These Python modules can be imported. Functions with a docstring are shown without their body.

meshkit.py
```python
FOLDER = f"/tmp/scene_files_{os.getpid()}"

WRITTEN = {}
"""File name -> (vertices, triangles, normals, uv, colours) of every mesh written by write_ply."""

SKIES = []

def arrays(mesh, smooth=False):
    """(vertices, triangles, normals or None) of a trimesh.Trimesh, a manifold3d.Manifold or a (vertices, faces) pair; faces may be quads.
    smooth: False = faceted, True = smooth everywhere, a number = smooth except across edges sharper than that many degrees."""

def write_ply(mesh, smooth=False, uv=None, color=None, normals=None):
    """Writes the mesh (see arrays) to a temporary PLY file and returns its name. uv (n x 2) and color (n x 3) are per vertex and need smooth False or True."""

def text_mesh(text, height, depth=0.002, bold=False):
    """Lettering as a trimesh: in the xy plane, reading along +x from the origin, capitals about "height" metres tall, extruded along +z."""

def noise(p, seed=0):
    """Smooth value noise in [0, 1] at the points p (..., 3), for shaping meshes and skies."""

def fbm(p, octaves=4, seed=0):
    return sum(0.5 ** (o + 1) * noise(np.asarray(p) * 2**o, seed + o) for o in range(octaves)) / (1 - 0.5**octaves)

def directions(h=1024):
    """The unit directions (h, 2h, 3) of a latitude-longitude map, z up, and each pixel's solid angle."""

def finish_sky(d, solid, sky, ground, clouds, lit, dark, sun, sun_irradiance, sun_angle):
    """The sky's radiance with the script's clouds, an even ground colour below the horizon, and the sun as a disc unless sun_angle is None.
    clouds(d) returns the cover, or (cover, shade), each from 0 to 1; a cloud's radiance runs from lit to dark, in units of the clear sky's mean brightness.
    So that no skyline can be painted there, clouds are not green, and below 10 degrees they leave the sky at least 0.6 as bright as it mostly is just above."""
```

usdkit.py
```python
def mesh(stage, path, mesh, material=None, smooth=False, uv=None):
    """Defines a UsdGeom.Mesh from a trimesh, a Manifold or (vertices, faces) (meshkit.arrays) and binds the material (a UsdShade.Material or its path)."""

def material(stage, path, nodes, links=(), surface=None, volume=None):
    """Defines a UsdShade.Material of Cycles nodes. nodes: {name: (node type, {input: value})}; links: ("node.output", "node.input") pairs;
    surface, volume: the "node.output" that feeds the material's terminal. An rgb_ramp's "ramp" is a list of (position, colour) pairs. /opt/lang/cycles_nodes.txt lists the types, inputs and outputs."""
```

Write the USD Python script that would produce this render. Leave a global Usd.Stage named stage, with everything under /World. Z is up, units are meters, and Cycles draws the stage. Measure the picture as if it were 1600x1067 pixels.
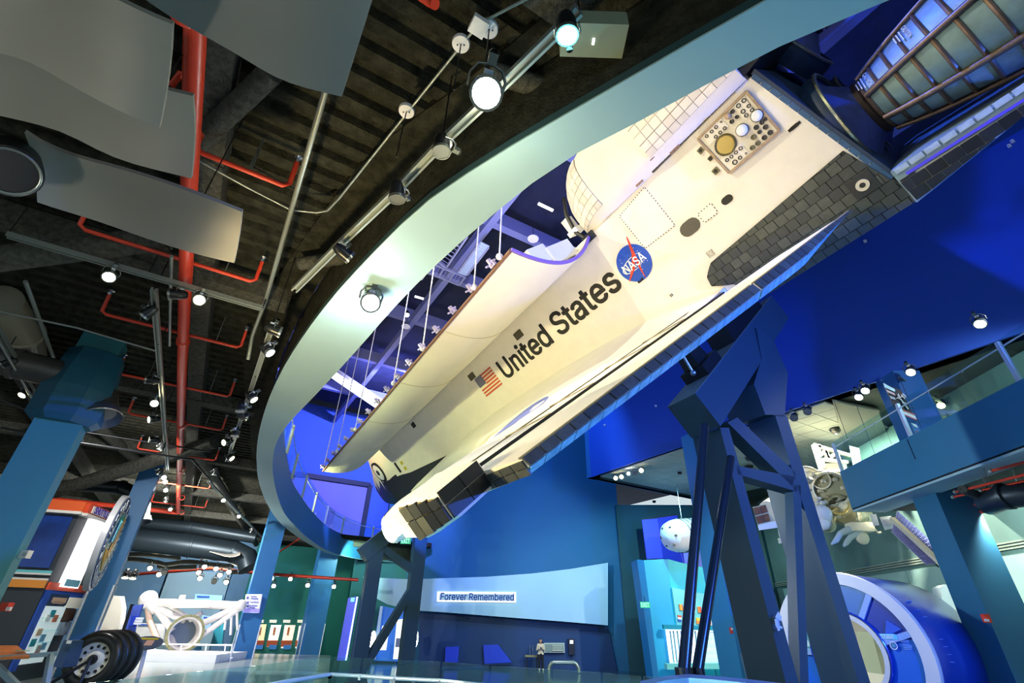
import math, random
import numpy as np, trimesh, usdkit, meshkit
from pxr import Usd, UsdGeom, UsdLux, UsdShade, Gf, Sdf

stage = Usd.Stage.CreateInMemory()
UsdGeom.SetStageUpAxis(stage, UsdGeom.Tokens.z)
UsdGeom.SetStageMetersPerUnit(stage, 1.0)
UsdGeom.Xform.Define(stage, '/World')
UsdGeom.Scope.Define(stage, '/World/Looks')
rng = random.Random(7)

# ---------------------------------------------------------------- camera (16 mm class wide lens, tilted up about 31 degrees, slight roll)
F, CX, CY = 738.0, 800.0, 533.5
EYE = np.array([0.0, 0.0, 2.5])
PITCH, ROLL = math.atan2(F, 1236.9), math.atan2(33.0, 1236.5)
_u0 = np.array([0, -math.sin(PITCH), math.cos(PITCH)]); _r0 = np.array([1.0, 0, 0])
FW = np.array([0, math.cos(PITCH), math.sin(PITCH)])
RT = math.cos(ROLL) * _r0 + math.sin(ROLL) * _u0
UP = -math.sin(ROLL) * _r0 + math.cos(ROLL) * _u0
cam = UsdGeom.Camera.Define(stage, '/World/camera')
cam.CreateFocalLengthAttr(F / 1600 * 36.0); cam.CreateHorizontalApertureAttr(36.0); cam.CreateVerticalApertureAttr(36.0 * 1067 / 1600)
cam.CreateClippingRangeAttr(Gf.Vec2f(0.05, 400))
cam.AddTransformOp().Set(Gf.Matrix4d(*[float(x) for r in (RT, UP, -FW, EYE) for x in (*r, 1.0 if r is EYE else 0.0)]))
cam.CreateExposureAttr(EXPOSURE := 0.0)

# ---------------------------------------------------------------- air and lamps
dome = UsdLux.DomeLight.Define(stage, '/World/ambient_light')
dome.CreateIntensityAttr(0.24); dome.CreateColorAttr(Gf.Vec3f(0.80, 0.95, 1.0))
UsdGeom.Scope.Define(stage, '/World/lamps')
_nl = [0]
def spot(p, target, power, color, cone=40, soft=0.4, radius=0.12):
    """A bare light without a lamp body: a small sphere light with a cone."""
    _nl[0] += 1
    L = UsdLux.SphereLight.Define(stage, f'/World/lamps/lamp_{_nl[0]:03d}')
    L.CreateRadiusAttr(radius); L.CreateIntensityAttr(power); L.CreateColorAttr(Gf.Vec3f(*color)); L.CreateNormalizeAttr(True)
    if cone < 90:
        s = UsdLux.ShapingAPI.Apply(L.GetPrim()); s.CreateShapingConeAngleAttr(cone); s.CreateShapingConeSoftnessAttr(soft)
    d = np.asarray(target, float) - np.asarray(p, float); d /= np.linalg.norm(d)
    zax = -d; x = np.cross([0, 0, 1], zax) if abs(zax[2]) < .99 else np.array([1.0, 0, 0]); x /= np.linalg.norm(x); y = np.cross(zax, x)
    L.AddTransformOp().Set(Gf.Matrix4d(*[float(c) for r, w in ((x, 0), (y, 0), (zax, 0), (np.asarray(p, float), 1)) for c in (*r, w)]))
    return L
# bare lights, several of them added, are placed here so that light can be tuned in one place: (position, target, power, colour, cone)
WARM, CREAM, WHITE, COOL, BLUE, DEEP, TEAL, VIOLET = (1, .80, .42), (1, .9, .62), (1, .96, .92), (.82, .92, 1), (.10, .28, 1), (.05, .14, 1), (.12, .62, 1), (.42, .24, 1)
LAMPS = [
 # added unseen lamps on the balcony's edge, last in mid-air, for flank and door
 ((-4.1, 7.9, 7.9), (0.5, 10, 9.8), 240, (1, .76, .33), 65),
 ((-2.0, 5.2, 7.9), (3, 8, 9.5), 95, (1, .83, .52), 65),
 ((0.2, 2.6, 7.9), (6.5, 7.5, 10), 62, (1, .87, .82), 65),
 ((-7.5, 14, 7.9), (-4, 17, 10), 430, (1, .76, .33), 65),
 ((-11, 24, 8.2), (-7, 27, 10), 380, (1, .77, .36), 60),
 ((-3.0, 4.0, 3.0), (2, 9, 9.6), 210, (1, .76, .36), 60),
 # from the upper floor's ceiling, down on the wing
 ((-7, 3, 15), (1, 7, 6), 1200, CREAM, 45),
 ((-9, 12, 15), (-2, 13, 7), 1300, CREAM, 45),
 # the two bare floods by the soffit, then an added teal light below it
 ((-0.33, 2.5, 5.6), (-0.4, 2.4, 0), 8, (1, .95, .7), 180),
 ((-2.05, 5.2, 5.6), (-2, 5, 0), 18, (.85, .97, 1), 180),
 ((2.6, 1.4, 3.4), (1.6, 1.7, 6.2), 16, (.04, .5, 1), 50),
 # washes on the hall's walls
 ((0, 24, 16), (2, 37, 9), 900, (.08, .36, 1), 60),
 ((-5, 29, 7.5), (-4, 38, 10), 420, (.05, .18, 1), 50),
 ((4, 12, 17), (15, 14, 13), 1300, DEEP, 70),
 ((2, 3, 15), (14, 5, 13), 1000, DEEP, 70),
 ((3, 25, 8.5), (7.5, 24.5, 11.5), 130, (.5, .58, 1), 50),
 ((3.5, 10, 16), (8.5, 7, 11), 2200, VIOLET, 30),
 ((-6, 28, 16), (-14, 36, 13), 4500, (.30, .30, 1), 60),
 ((3, 30, 7), (1, 37.5, 5), 330, (.8, .9, 1), 60),
 ((-2, 12, 12), (2, 20, 17.5), 300, (.55, .55, 1), 80),
 # the left hall's ceiling lamps, then two added fills in mid-air
 ((-9, 11, 6.0), (-12, 15, 2), 150, WHITE, 80),
 ((-12, 17, 6.0), (-14, 24, 2), 500, WHITE, 80),
 ((-14, 22, 6.2), (-14, 25, 2), 650, WHITE, 80),
 ((-18, 32, 6.4), (-20, 42, 3), 450, COOL, 80),
 ((-10, 35, 6.4), (-13, 42, 3), 180, (.6, 1, .75), 70),
 ((-5.5, 8.5, 3.2), (-6, 9, 7.2), 18, (1, .80, .52), 180),
 ((-3.5, 1.5, 3.4), (-3.5, 2.5, 7), 17, (1, .92, .75), 180),
 # trestle: blue from the right, pale from the left
 ((11, 1, 7), (6, 11, 4), 2600, (.04, .16, 1), 60),
 ((-3, 5.5, 2.2), (5, 10, 2), 80, (.9, 1, .85), 50),
 ((1.5, 6.2, 1.3), (2, 7, 5), 70, (.25, .8, 1), 90),
 # gallery on the right
 ((13.5, 20, 10.0), (15, 21, 5), 2000, (1, .95, .75), 80),
 ((14, 14, 5.6), (16, 16, 3), 350, (.9, 1, .9), 80),
 ((9, 28, 9.8), (10, 32, 3), 500, (.3, .85, 1), 70),
 ((3, 14.5, 6.0), (9.5, 15.4, 2), 420, COOL, 60),
 ((13.5, 10, 10.0), (14, 12, 7), 150, COOL, 80),
]
for _l in LAMPS: spot(*_l)


# ---------------------------------------------------------------- picture helpers: where a ray of the photograph meets a real surface
U3, V3 = np.array([-.507, .862, 0.0]), np.array([.862, .507, 0.0])       # the building's (and the orbiter's) two directions
def ray(x, y): return (x - CX) / F * RT - (y - CY) / F * UP + FW
def AZ(x, y, z): r = ray(x, y); return EYE + r * ((z - EYE[2]) / r[2])
def AY(x, y, Y): r = ray(x, y); return EYE + r * (Y / r[1])
def AX(x, y, X): r = ray(x, y); return EYE + r * (X / r[0])
def AU(x, y, a): r = ray(x, y); return EYE + r * (a / (r @ U3))
def AV(x, y, b): r = ray(x, y); return EYE + r * (b / (r @ V3))
def AN(x, y, p0, n): r = ray(x, y); n = np.asarray(n, float); return EYE + r * (((np.asarray(p0) - EYE) @ n) / (r @ n))
def W(a, b, z): return a * U3 + b * V3 + np.array([0, 0, z])
def uv(p): return float(p @ U3), float(p @ V3)

# the orbiter's own frame: x aft from the nose, p to port, z up
SA = np.array([0.50631392, -0.86094541, 0.04918549]); SP_ = np.array([-0.60789192, -0.39678756, -0.68776962]); SU = np.array([-0.61164829, -0.31832787, 0.72426082])
ST = np.array([-9.85404354, 34.25002833, 11.7000134])
def S(x, p, z): return ST + x * SA + p * SP_ + z * SU
def SPX(px, py, p):
    """(x, z) on the orbiter of the picture's ray on the plane p = const."""
    r = ray(px, py); t = ((ST + p * SP_ - EYE) @ SP_) / (r @ SP_); q = EYE + r * t - ST
    return float(q @ SA), float(q @ SU)

# ---------------------------------------------------------------- materials
def hexlin(h):
    h = h.lstrip('#'); c = [int(h[i:i + 2], 16) / 255 for i in (0, 2, 4)]
    return tuple(x / 12.92 if x <= .04045 else ((x + .055) / 1.055) ** 2.4 for x in c)
_mats = {}
def paint(name, col, rough=.5, metal=0., var=0., vscale=3., bump=0., bscale=60., spec=.5, emit=0., ecol=None, detail=4.):
    if name in _mats: return _mats[name]
    col = hexlin(col) if isinstance(col, str) else col
    n = {'p': ('principled_bsdf', {'base_color': col, 'roughness': rough, 'metallic': metal, 'specular_ior_level': spec})}
    l = []
    if emit: n['p'][1].update(emission_color=hexlin(ecol) if isinstance(ecol, str) else (ecol or col), emission_strength=emit)
    if var or bump: n['t'] = ('texture_coordinate', {})
    if var:
        n['n'] = ('noise_texture', {'scale': vscale, 'detail': detail, 'roughness': .6})
        a = [max(0, c * (1 - var)) for c in col]; b = [min(1, c * (1 + var * .6)) for c in col]
        n['r'] = ('rgb_ramp', {'ramp': [(.32, a), (.68, b)]})
        l += [('t.object', 'n.vector'), ('n.fac', 'r.fac'), ('r.color', 'p.base_color')]
    if bump:
        n['bn'] = ('noise_texture', {'scale': bscale, 'detail': 4.0, 'roughness': .65}); n['b'] = ('bump', {'strength': min(bump, 1.0), 'distance': .02 * max(1., bump)})
        l += [('t.object', 'bn.vector'), ('bn.fac', 'b.height'), ('b.normal', 'p.normal')]
    m = usdkit.material(stage, '/World/Looks/' + name, n, l, surface='p.BSDF'); _mats[name] = m
    return m
def glow(name, col, strength):
    if name in _mats: return _mats[name]
    col = hexlin(col) if isinstance(col, str) else col
    m = usdkit.material(stage, '/World/Looks/' + name, {'e': ('emission', {'color': col, 'strength': strength})}, [], surface='e.emission'); _mats[name] = m
    return m
def glass(name, tint=(.9, 1, .97), refl=1.0):
    if name in _mats: return _mats[name]
    m = usdkit.material(stage, '/World/Looks/' + name, {'t': ('transparent_bsdf', {'color': tint}), 'g': ('glossy_bsdf', {'color': (.9, 1, 1), 'roughness': .02}), 'f': ('layer_weight', {'blend': .5}), 'w': ('math', {'math_type': 'power', 'value2': 4.0}), 'k': ('math', {'math_type': 'multiply_add', 'value2': .55 * refl, 'value3': .04}), 'm': ('mix_closure', {})},
        [('f.facing', 'w.value1'), ('w.value', 'k.value1'), ('k.value', 'm.fac'), ('t.BSDF', 'm.closure1'), ('g.BSDF', 'm.closure2')], surface='m.closure'); _mats[name] = m
    return m

# ---------------------------------------------------------------- objects
_used = {}
def numbered(path):
    k = _used.get(path, -1) + 1; _used[path] = k
    return path if k == 0 else f'{path}_{k:03d}'
class Node:
    def __init__(s, prim, base): s.prim, s.base, s.path = prim, base, str(prim.GetPath())
def meta(prim, label=None, cat=None, group=None, kind=None):
    for k, x in (('label', label), ('category', cat), ('group', group), ('kind', kind)):
        if x: prim.SetCustomDataByKey(k, x)
def thing(name, label, cat, base=(0, 0, 0), group=None, kind=None, matrix=None):
    x = UsdGeom.Xform.Define(stage, numbered('/World/' + name))
    base = np.asarray(base, float)
    if matrix is None: x.AddTranslateOp().Set(Gf.Vec3d(*map(float, base)))
    else: x.AddTransformOp().Set(matrix); base = np.zeros(3)
    meta(x.GetPrim(), label, cat, group, kind)
    return Node(x.GetPrim(), base)
def structure(name): return thing(name, None, None, kind='structure')
class MB:
    """collects shapes and makes them one mesh"""
    def __init__(s): s.V, s.F, s.n = [], [], 0
    def add(s, V, Fc):
        V = np.asarray(V, float); Fc = np.asarray(Fc, int)
        if Fc.shape[1] == 4: Fc = np.vstack([Fc[:, [0, 1, 2]], Fc[:, [0, 2, 3]]])
        s.V.append(V); s.F.append(Fc + s.n); s.n += len(V); return s
    def tm(s, m): return s.add(m.vertices, m.faces)
    def box(s, c, size, ax=None):
        ax = np.eye(3) if ax is None else np.asarray(ax, float); h = np.asarray(size, float) / 2
        P = np.array([[i, j, k] for i in (-1, 1) for j in (-1, 1) for k in (-1, 1)]) * h
        return s.add(np.asarray(c) + P @ ax, [[0, 1, 3, 2], [4, 6, 7, 5], [0, 4, 5, 1], [2, 3, 7, 6], [0, 2, 6, 4], [1, 5, 7, 3]])
    def bar(s, p0, p1, w, h, up=(0, 0, 1)):
        p0, p1 = np.asarray(p0, float), np.asarray(p1, float); d = p1 - p0; n = np.linalg.norm(d); d = d / n
        x = np.cross(d, up)
        if np.linalg.norm(x) < 1e-4: x = np.cross(d, [1, 0, 0])
        x /= np.linalg.norm(x); y = np.cross(x, d)
        return s.box((p0 + p1) / 2, (w, n, h), [x, d, y])
    def rod(s, p0, p1, r, n=10, r2=None, caps=True):
        return s.tube([p0, p1], r, n, [r, r if r2 is None else r2], caps)
    def tube(s, pts, r, n=8, rs=None, caps=True):
        pts = np.asarray(pts, float); k = len(pts); rs = [r] * k if rs is None else rs
        t = np.gradient(pts, axis=0) if k > 2 else np.repeat([pts[1] - pts[0]], 2, 0); t /= np.linalg.norm(t, axis=1)[:, None]
        x = np.cross(t[0], [0, 0, 1]); x = np.cross(t[0], [1, 0, 0]) if np.linalg.norm(x) < .05 else x; x /= np.linalg.norm(x)
        V = []; a = np.arange(n) * 2 * math.pi / n
        for i in range(k):
            x = x - t[i] * (x @ t[i]); x /= np.linalg.norm(x); y = np.cross(t[i], x)
            V.append(pts[i] + rs[i] * (np.cos(a)[:, None] * x + np.sin(a)[:, None] * y))
        return s._rings(V, n, caps)
    def _rings(s, V, n, caps=True, closed=True):
        k = len(V); V = np.vstack(V); Fc = []
        for i in range(k - 1):
            for j in range(n if closed else n - 1):
                q = (j + 1) % n; Fc.append([i * n + j, i * n + q, (i + 1) * n + q, (i + 1) * n + j])
        s.add(V, Fc)
        if caps and closed:
            for r, o in ((0, True), (k - 1, False)):
                P = V[r * n:(r + 1) * n]; c = P.mean(0); T = [[j, n, (j + 1) % n] if o else [(j + 1) % n, n, j] for j in range(n)]
                s.add(np.vstack([P, c]), T)
        return s
    def loft(s, secs, caps=True, closed=True): return s._rings([np.asarray(q, float) for q in secs], len(secs[0]), caps, closed)
    def lathe(s, prof, p0, axis, n=24, caps=True):
        if caps and prof[0][0] > 0 and prof[-1][0] > 0: prof = list(prof) + [prof[0]]; caps = False          # a ring closes on itself
        ax = np.asarray(axis, float); ax /= np.linalg.norm(ax); x = np.cross(ax, [0, 0, 1]); x = np.cross(ax, [1, 0, 0]) if np.linalg.norm(x) < .05 else x
        x /= np.linalg.norm(x); y = np.cross(ax, x); a = np.arange(n) * 2 * math.pi / n
        return s._rings([np.asarray(p0) + h * ax + r * (np.cos(a)[:, None] * x + np.sin(a)[:, None] * y) for r, h in prof], n, caps)
    def prism(s, pts, vec):
        """a flat polygon (3-D points) given thickness along vec"""
        P = np.asarray(pts, float); vec = np.asarray(vec, float); n = np.zeros(3); k = len(P)
        for i in range(k): n += np.cross(P[i], P[(i + 1) % k])
        n /= np.linalg.norm(n); x = P[1] - P[0]; x /= np.linalg.norm(x); y = np.cross(n, x); Q = np.stack([(P - P[0]) @ x, (P - P[0]) @ y], 1)
        T = _ear(Q)
        s.add(np.vstack([P, P + vec]), np.vstack([T[:, ::-1], T + k] if vec @ n > 0 else [T, T[:, ::-1] + k]))
        return s.add(np.vstack([P, P + vec]), [[i, (i + 1) % k, k + (i + 1) % k, k + i] for i in range(k)])
    def sheet(s, G, th):
        """a curved sheet: grid of points [n, m, 3] with thickness vector th"""
        G = np.asarray(G, float); n, m = G.shape[:2]; A, B = G.reshape(-1, 3), (G + np.asarray(th)).reshape(-1, 3); o = n * m
        Fc = [[i * m + j, i * m + j + 1, (i + 1) * m + j + 1, (i + 1) * m + j] for i in range(n - 1) for j in range(m - 1)]
        Fb = [[q[3] + o, q[2] + o, q[1] + o, q[0] + o] for q in Fc]; E = []
        ring = [(0, j) for j in range(m)] + [(i, m - 1) for i in range(1, n)] + [(n - 1, j) for j in range(m - 2, -1, -1)] + [(i, 0) for i in range(n - 2, 0, -1)]
        for (a, b), (c, d) in zip(ring, ring[1:] + ring[:1]): E.append([a * m + b, a * m + b + o, c * m + d + o, c * m + d])
        return s.add(np.vstack([A, B]), Fc + Fb + E)
    def ball(s, c, r, n=1, scale=(1, 1, 1)):
        m = trimesh.creation.icosphere(n, r); return s.add(m.vertices * np.asarray(scale) + np.asarray(c), m.faces)
    def text(s, t, height, o, xd, yd, depth=.01, bold=True, width=None, center=False):
        m = meshkit.text_mesh(t, height, depth, bold); V = np.array(m.vertices)
        if width: V[:, 0] *= width / (V[:, 0].max() - V[:, 0].min()); V[:, 0] -= V[:, 0].min()
        if center: V[:, 0] -= (V[:, 0].max() + V[:, 0].min()) / 2
        xd, yd = np.asarray(xd, float), np.asarray(yd, float); zd = np.cross(xd, yd); zd /= np.linalg.norm(zd)
        return s.add(np.asarray(o) + V[:, :1] * xd + V[:, 1:2] * yd + V[:, 2:] * zd, m.faces)
    def build(s, name, mat, parent=None, smooth=False, label=None, local=True):
        V = np.vstack(s.V); Fc = np.vstack(s.F)
        path = numbered((parent.path if parent else '/World') + '/' + name)
        if parent is not None: V = V - parent.base
        m = usdkit.mesh(stage, path, (V, Fc), mat, smooth=smooth)
        if label: m.GetPrim().SetCustomDataByKey('label', label)
        return Node(m.GetPrim(), parent.base if parent is not None else np.zeros(3))
def _ear(Q):
    from shapely.geometry import Polygon
    import mapbox_earcut as me
    return me.triangulate_float64(np.asarray(Q, float), np.array([len(Q)], np.uint32)).reshape(-1, 3).astype(int)
def solo(mb, name, mat, label, cat, group=None, smooth=False):
    n = mb.build(name, mat, None, smooth); meta(n.prim, label, cat, group); return n
def sstruct(mb, name, mat, parent=None, smooth=False):
    n = mb.build(name, mat, parent, smooth)
    if parent is None: meta(n.prim, kind='structure')
    return n
_first = {}
def copy_of(key, name, label, cat, group, M):
    """an instance of the thing built first under this key"""
    x = UsdGeom.Xform.Define(stage, numbered('/World/' + name)); p = x.GetPrim()
    p.GetReferences().AddInternalReference(_first[key]); p.SetInstanceable(True)
    x.ClearXformOpOrder(); x.AddTransformOp(opSuffix='place').Set(M); meta(p, label, cat, group)
    return p
def frame(p, xd, yd, zd): return Gf.Matrix4d(*[float(c) for r, w in ((xd, 0), (yd, 0), (zd, 0), (p, 1)) for c in (*r, w)])
def look(d, up=(0, 0, 1)):
    z = np.asarray(d, float) / np.linalg.norm(d); x = np.cross(up, z)
    if np.linalg.norm(x) < 1e-3: x = np.array([1.0, 0, 0])
    x /= np.linalg.norm(x); return x, np.cross(z, x), z

# ================================================================ THE SETTING
teal = paint('teal_paint', '#2f7f8f', .55, var=.06, vscale=.6)
navy = paint('navy_paint', '#1d4f86', .6, var=.08, vscale=.5)
wallblue = paint('wall_blue', '#2d6aa0', .7, var=.05, vscale=.3)
cyc = paint('cyclorama_blue', '#256a94', .75)
darkwall = paint('dark_teal_wall', '#1d4f58', .7, var=.08, vscale=.4)
slate = paint('slate_wall', '#4f6f80', .7, var=.06, vscale=.4)
soffit_m = paint('soffit_pale', '#a2c3c6', .6, var=.03, vscale=.5)
fascia_m = paint('fascia_blue', '#2f74a8', .45, var=.04, vscale=.4)
black_m = paint('black_metal', '#15171a', .45)
dark_m = paint('charcoal', '#24282c', .6)
steel_m = paint('brushed_steel', '#b8bec4', .28, metal=1.)
whitem = paint('white_paint', '#e8eaec', .45)
deckceil = paint('sprayed_deck', '#34352b', .95, var=.55, vscale=7., bump=1.6, bscale=26., spec=.2)
fireproof = paint('fireproofing', '#5c5d55', .95, var=.45, vscale=14., bump=2.0, bscale=40., spec=.2)
floor_m = paint('polished_floor', '#3b5c66', .13, var=.12, vscale=.4)
deckfl_m = paint('polished_pale_floor', '#9aa6a2', .16, var=.1, vscale=.5)
glass_m = glass('rail_glass', (.80, .95, .93))

sstruct(MB().box((5, 25, -.1), (110, 90, .2)), 'floor', floor_m)
# raised deck on which the photographer and the left exhibits stand
dp = [(-60, -8), (7, -8), (7, 1.0), (2.6, 5.6), (-2.2, 7.6), (-8.2, 27), (-60, 27)]
sstruct(MB().prism([(x, y, .01) for x, y in dp], (0, 0, .99)), 'raised_deck', deckfl_m)

# --- the upper floor's curved edge, round the opening the orbiter hangs in
SZ, ST_ = 6.2, 7.5
outer = [(1225, -15), (1100, 55), (1000, 113), (900, 170), (800, 228), (737, 267), (662, 317), (600, 377), (520, 462), (467, 534), (437, 584), (415, 634), (402, 684), (400, 724), (405, 760), (420, 794), (437, 818), (470, 843), (504, 862)]
inner = [(1390, 0), (1200, 78), (1000, 190), (885, 246), (800, 310), (700, 395), (620, 475), (560, 545), (500, 610), (455, 656), (437, 680), (427, 704), (425, 734), (430, 765), (442, 800), (455, 816), (480, 841), (508, 860), (540, 870), (581, 877), (643, 882), (662, 884)]
def resample(P, n):
    P = np.asarray(P, float)
    for _ in range(2):
        Q = np.empty((2 * len(P) - 2, P.shape[1])); Q[0::2] = .75 * P[:-1] + .25 * P[1:]; Q[1::2] = .25 * P[:-1] + .75 * P[1:]; P = np.vstack([P[:1], Q, P[-1:]])
    s = np.r_[0, np.cumsum(np.linalg.norm(np.diff(P, axis=0), axis=1))]; t = np.linspace(0, s[-1], n)
    return np.stack([np.interp(t, s, P[:, k]) for k in range(P.shape[1])], 1)
oc = [AZ(x, y, SZ) for x, y in outer]; ic = [AZ(x, y, SZ) for x, y in inner]
oc = [oc[0] + (oc[0] - oc[1]) * 5] + oc; ic = [ic[0] + (ic[0] - ic[1]) * 5] + ic
oc += [oc[-1] + np.array([.2, 2.6, 0]), oc[-1] + np.array([2.0, 4.6, 0]), oc[-1] + np.array([6, 5.6, 0])]
oc, ic = resample(oc, 90), resample(ic, 90)
up_ = np.array([0, 0, 1.0])
m = MB().loft([[o, i, i + up_ * .02, o + up_ * .02] for o, i in zip(oc, ic)])
ring = structure('balcony_edge')
sstruct(m, 'soffit_band', soffit_m, ring, smooth=30)
sstruct(MB().loft([[i + up_ * .02, i + up_ * (ST_ - SZ), i + up_ * (ST_ - SZ) + (o - i) * .3, i + up_ * .02 + (o - i) * .3] for o, i in zip(oc, ic)]), 'fascia', fascia_m, ring, smooth=30)
sstruct(MB().loft([[o + up_ * .03, o + up_ * .12, o + up_ * .12 + (i - o) * .1, o + up_ * .03 + (i - o) * .1] for o, i in zip(oc, ic)]), 'outer_edge', paint('edge_dark', '#24474c', .8), ring, smooth=30)
sstruct(MB().loft([[o + (i - o) * .10 + up_ * .12, o + (i - o) * .04 + up_ * 1.1, o + up_ * 1.1 + (i - o) * .2, o + up_ * .12 + (i - o) * .2] for o, i in zip(oc, ic)]), 'sprayed_upstand', deckceil, ring, smooth=30)
out_ = [(o - i) / np.linalg.norm(o - i) for o, i in zip(oc, ic)]
sstruct(MB().loft([[o + up_ * .98, o + w_ * 1.1 + up_ * 1.02, o + w_ * 1.1 + up_ * 1.3, o + up_ * 1.3] for o, w_ in zip(oc, out_)]), 'light_stop_ledge', deckceil, ring, smooth=30)  # added over the gap to stop light leaking past the ceiling

# --- ribbed, sprayed steel deck under the upper floor, ribs across the building
oab = np.array([uv(p) for p in oc]); k = np.argsort(oab[:60, 0])
def b_edge(a): return float(np.interp(a, oab[:75, 0][np.argsort(oab[:75, 0])], oab[:75, 1][np.argsort(oab[:75, 0])])) - .02
CZ = 7.25
prof, G = [(0, 0), (.13, 0), (.17, .09), (.26, .09), (.30, 0)], []
a = -7.0
while a < 60:
    for da, dz in prof[:-1]:
        aa = a + da; bb = b_edge(aa) if aa < 35.5 else 12.0
        G.append([W(aa, -32, CZ + dz), W(aa, bb - 3.0, CZ + dz), W(aa, bb, CZ + dz)])
    a += .30
sstruct(MB().sheet(np.array(G), (0, 0, .12)), 'ceiling', deckceil)
# beams under it: along the building and across it
bm = structure('ceiling_001')
for b, a0, a1 in ((-1.2, 3, 40), (-4.6, 1, 46), (-12.5, 0, 46)):
    sstruct(MB().bar(W(a0, b, CZ - .12), W(a1, b, CZ - .12), .3, .3), 'beam', fireproof, bm)
for a in (1.5, 7.6, 13.2, 19.0, 25.0, 31.0, 37.0, 43.0):
    sstruct(MB().bar(W(a, -30, CZ - .16), W(a, min(b_edge(a), 12) - .25 if a < 35 else 11, CZ - .16), .34, .3), 'beam', fireproof, bm)
# sprayed round braces under the deck
br = structure('ceiling_002')
for p, q, r in ((AZ(300, 232, 6.95), AZ(425, 112, 7.0), .11), (AZ(-30, 408, 6.3), AZ(262, 372, 6.95), .17), (AZ(86, 768, 5.6), AZ(335, 690, 6.9), .2), (AZ(470, 412, 7.0), AZ(556, 400, 6.95), .1), (AZ(545, 420, 6.9), AZ(612, 366, 7.0), .1),
                (AZ(765, 112, 7.0), AZ(885, 148, 7.0), .1), (AZ(115, 672, 6.9), AZ(30, 745, 5.3), .2), (AZ(140, 655, 6.95), AZ(260, 760, 7), .14), (AZ(305, 700, 7), AZ(400, 850, 6.9), .18)):
    sstruct(MB().tube([p, p + (q - p) * .5, q], r, 12), 'brace', fireproof, br, smooth=True)

# --- things seen up in the roof
roofp = lambda x, y, z=15.6: AZ(600 + x / 5.08, 250 + y / 5.08, z)
lil = paint('catwalk_lilac', '#8d94bc', .5, .2)
for k, (q, lb) in enumerate([([(585, 570), (662, 605), (495, 850), (425, 800)], 'upper'), ([(355, 890), (392, 822), (643, 925), (597, 990)], 'lowest'), ([(195, 905), (345, 700), (432, 742), (300, 945)], 'leftmost')]):
    t = thing('catwalk_frame', f'{lb} lilac mesh catwalk frame high in the roof above the open door', 'catwalk', roofp(*q[0])); P = [roofp(*a) for a in q]
    for i in range(4): MB().bar(P[i], P[(i + 1) % 4], .07, .12).build('edge_bar', lil, t)
    for i in range(1, 9): MB().bar(P[0] + (P[3] - P[0]) * i / 9, P[1] + (P[2] - P[1]) * i / 9, .018 if i % 3 else .06, .03).build('mesh_bar', lil, t)
P = [roofp(*a) for a in ((590, 885), (760, 655), (830, 690), (660, 910))]; t = thing('roof_rack', 'pale ladder-like rack high in the roof above the open door', 'rack', P[0])
for i in (0, 2): MB().bar(P[i], P[i + 1], .08, .1).build('side_bar', lil, t)
for i in range(15): MB().bar(P[0] + (P[1] - P[0]) * i / 14, P[3] + (P[2] - P[3]) * i / 14, .14, .05).build('rung', paint('rung_pale', '#9fb4d8', .5), t)
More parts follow.
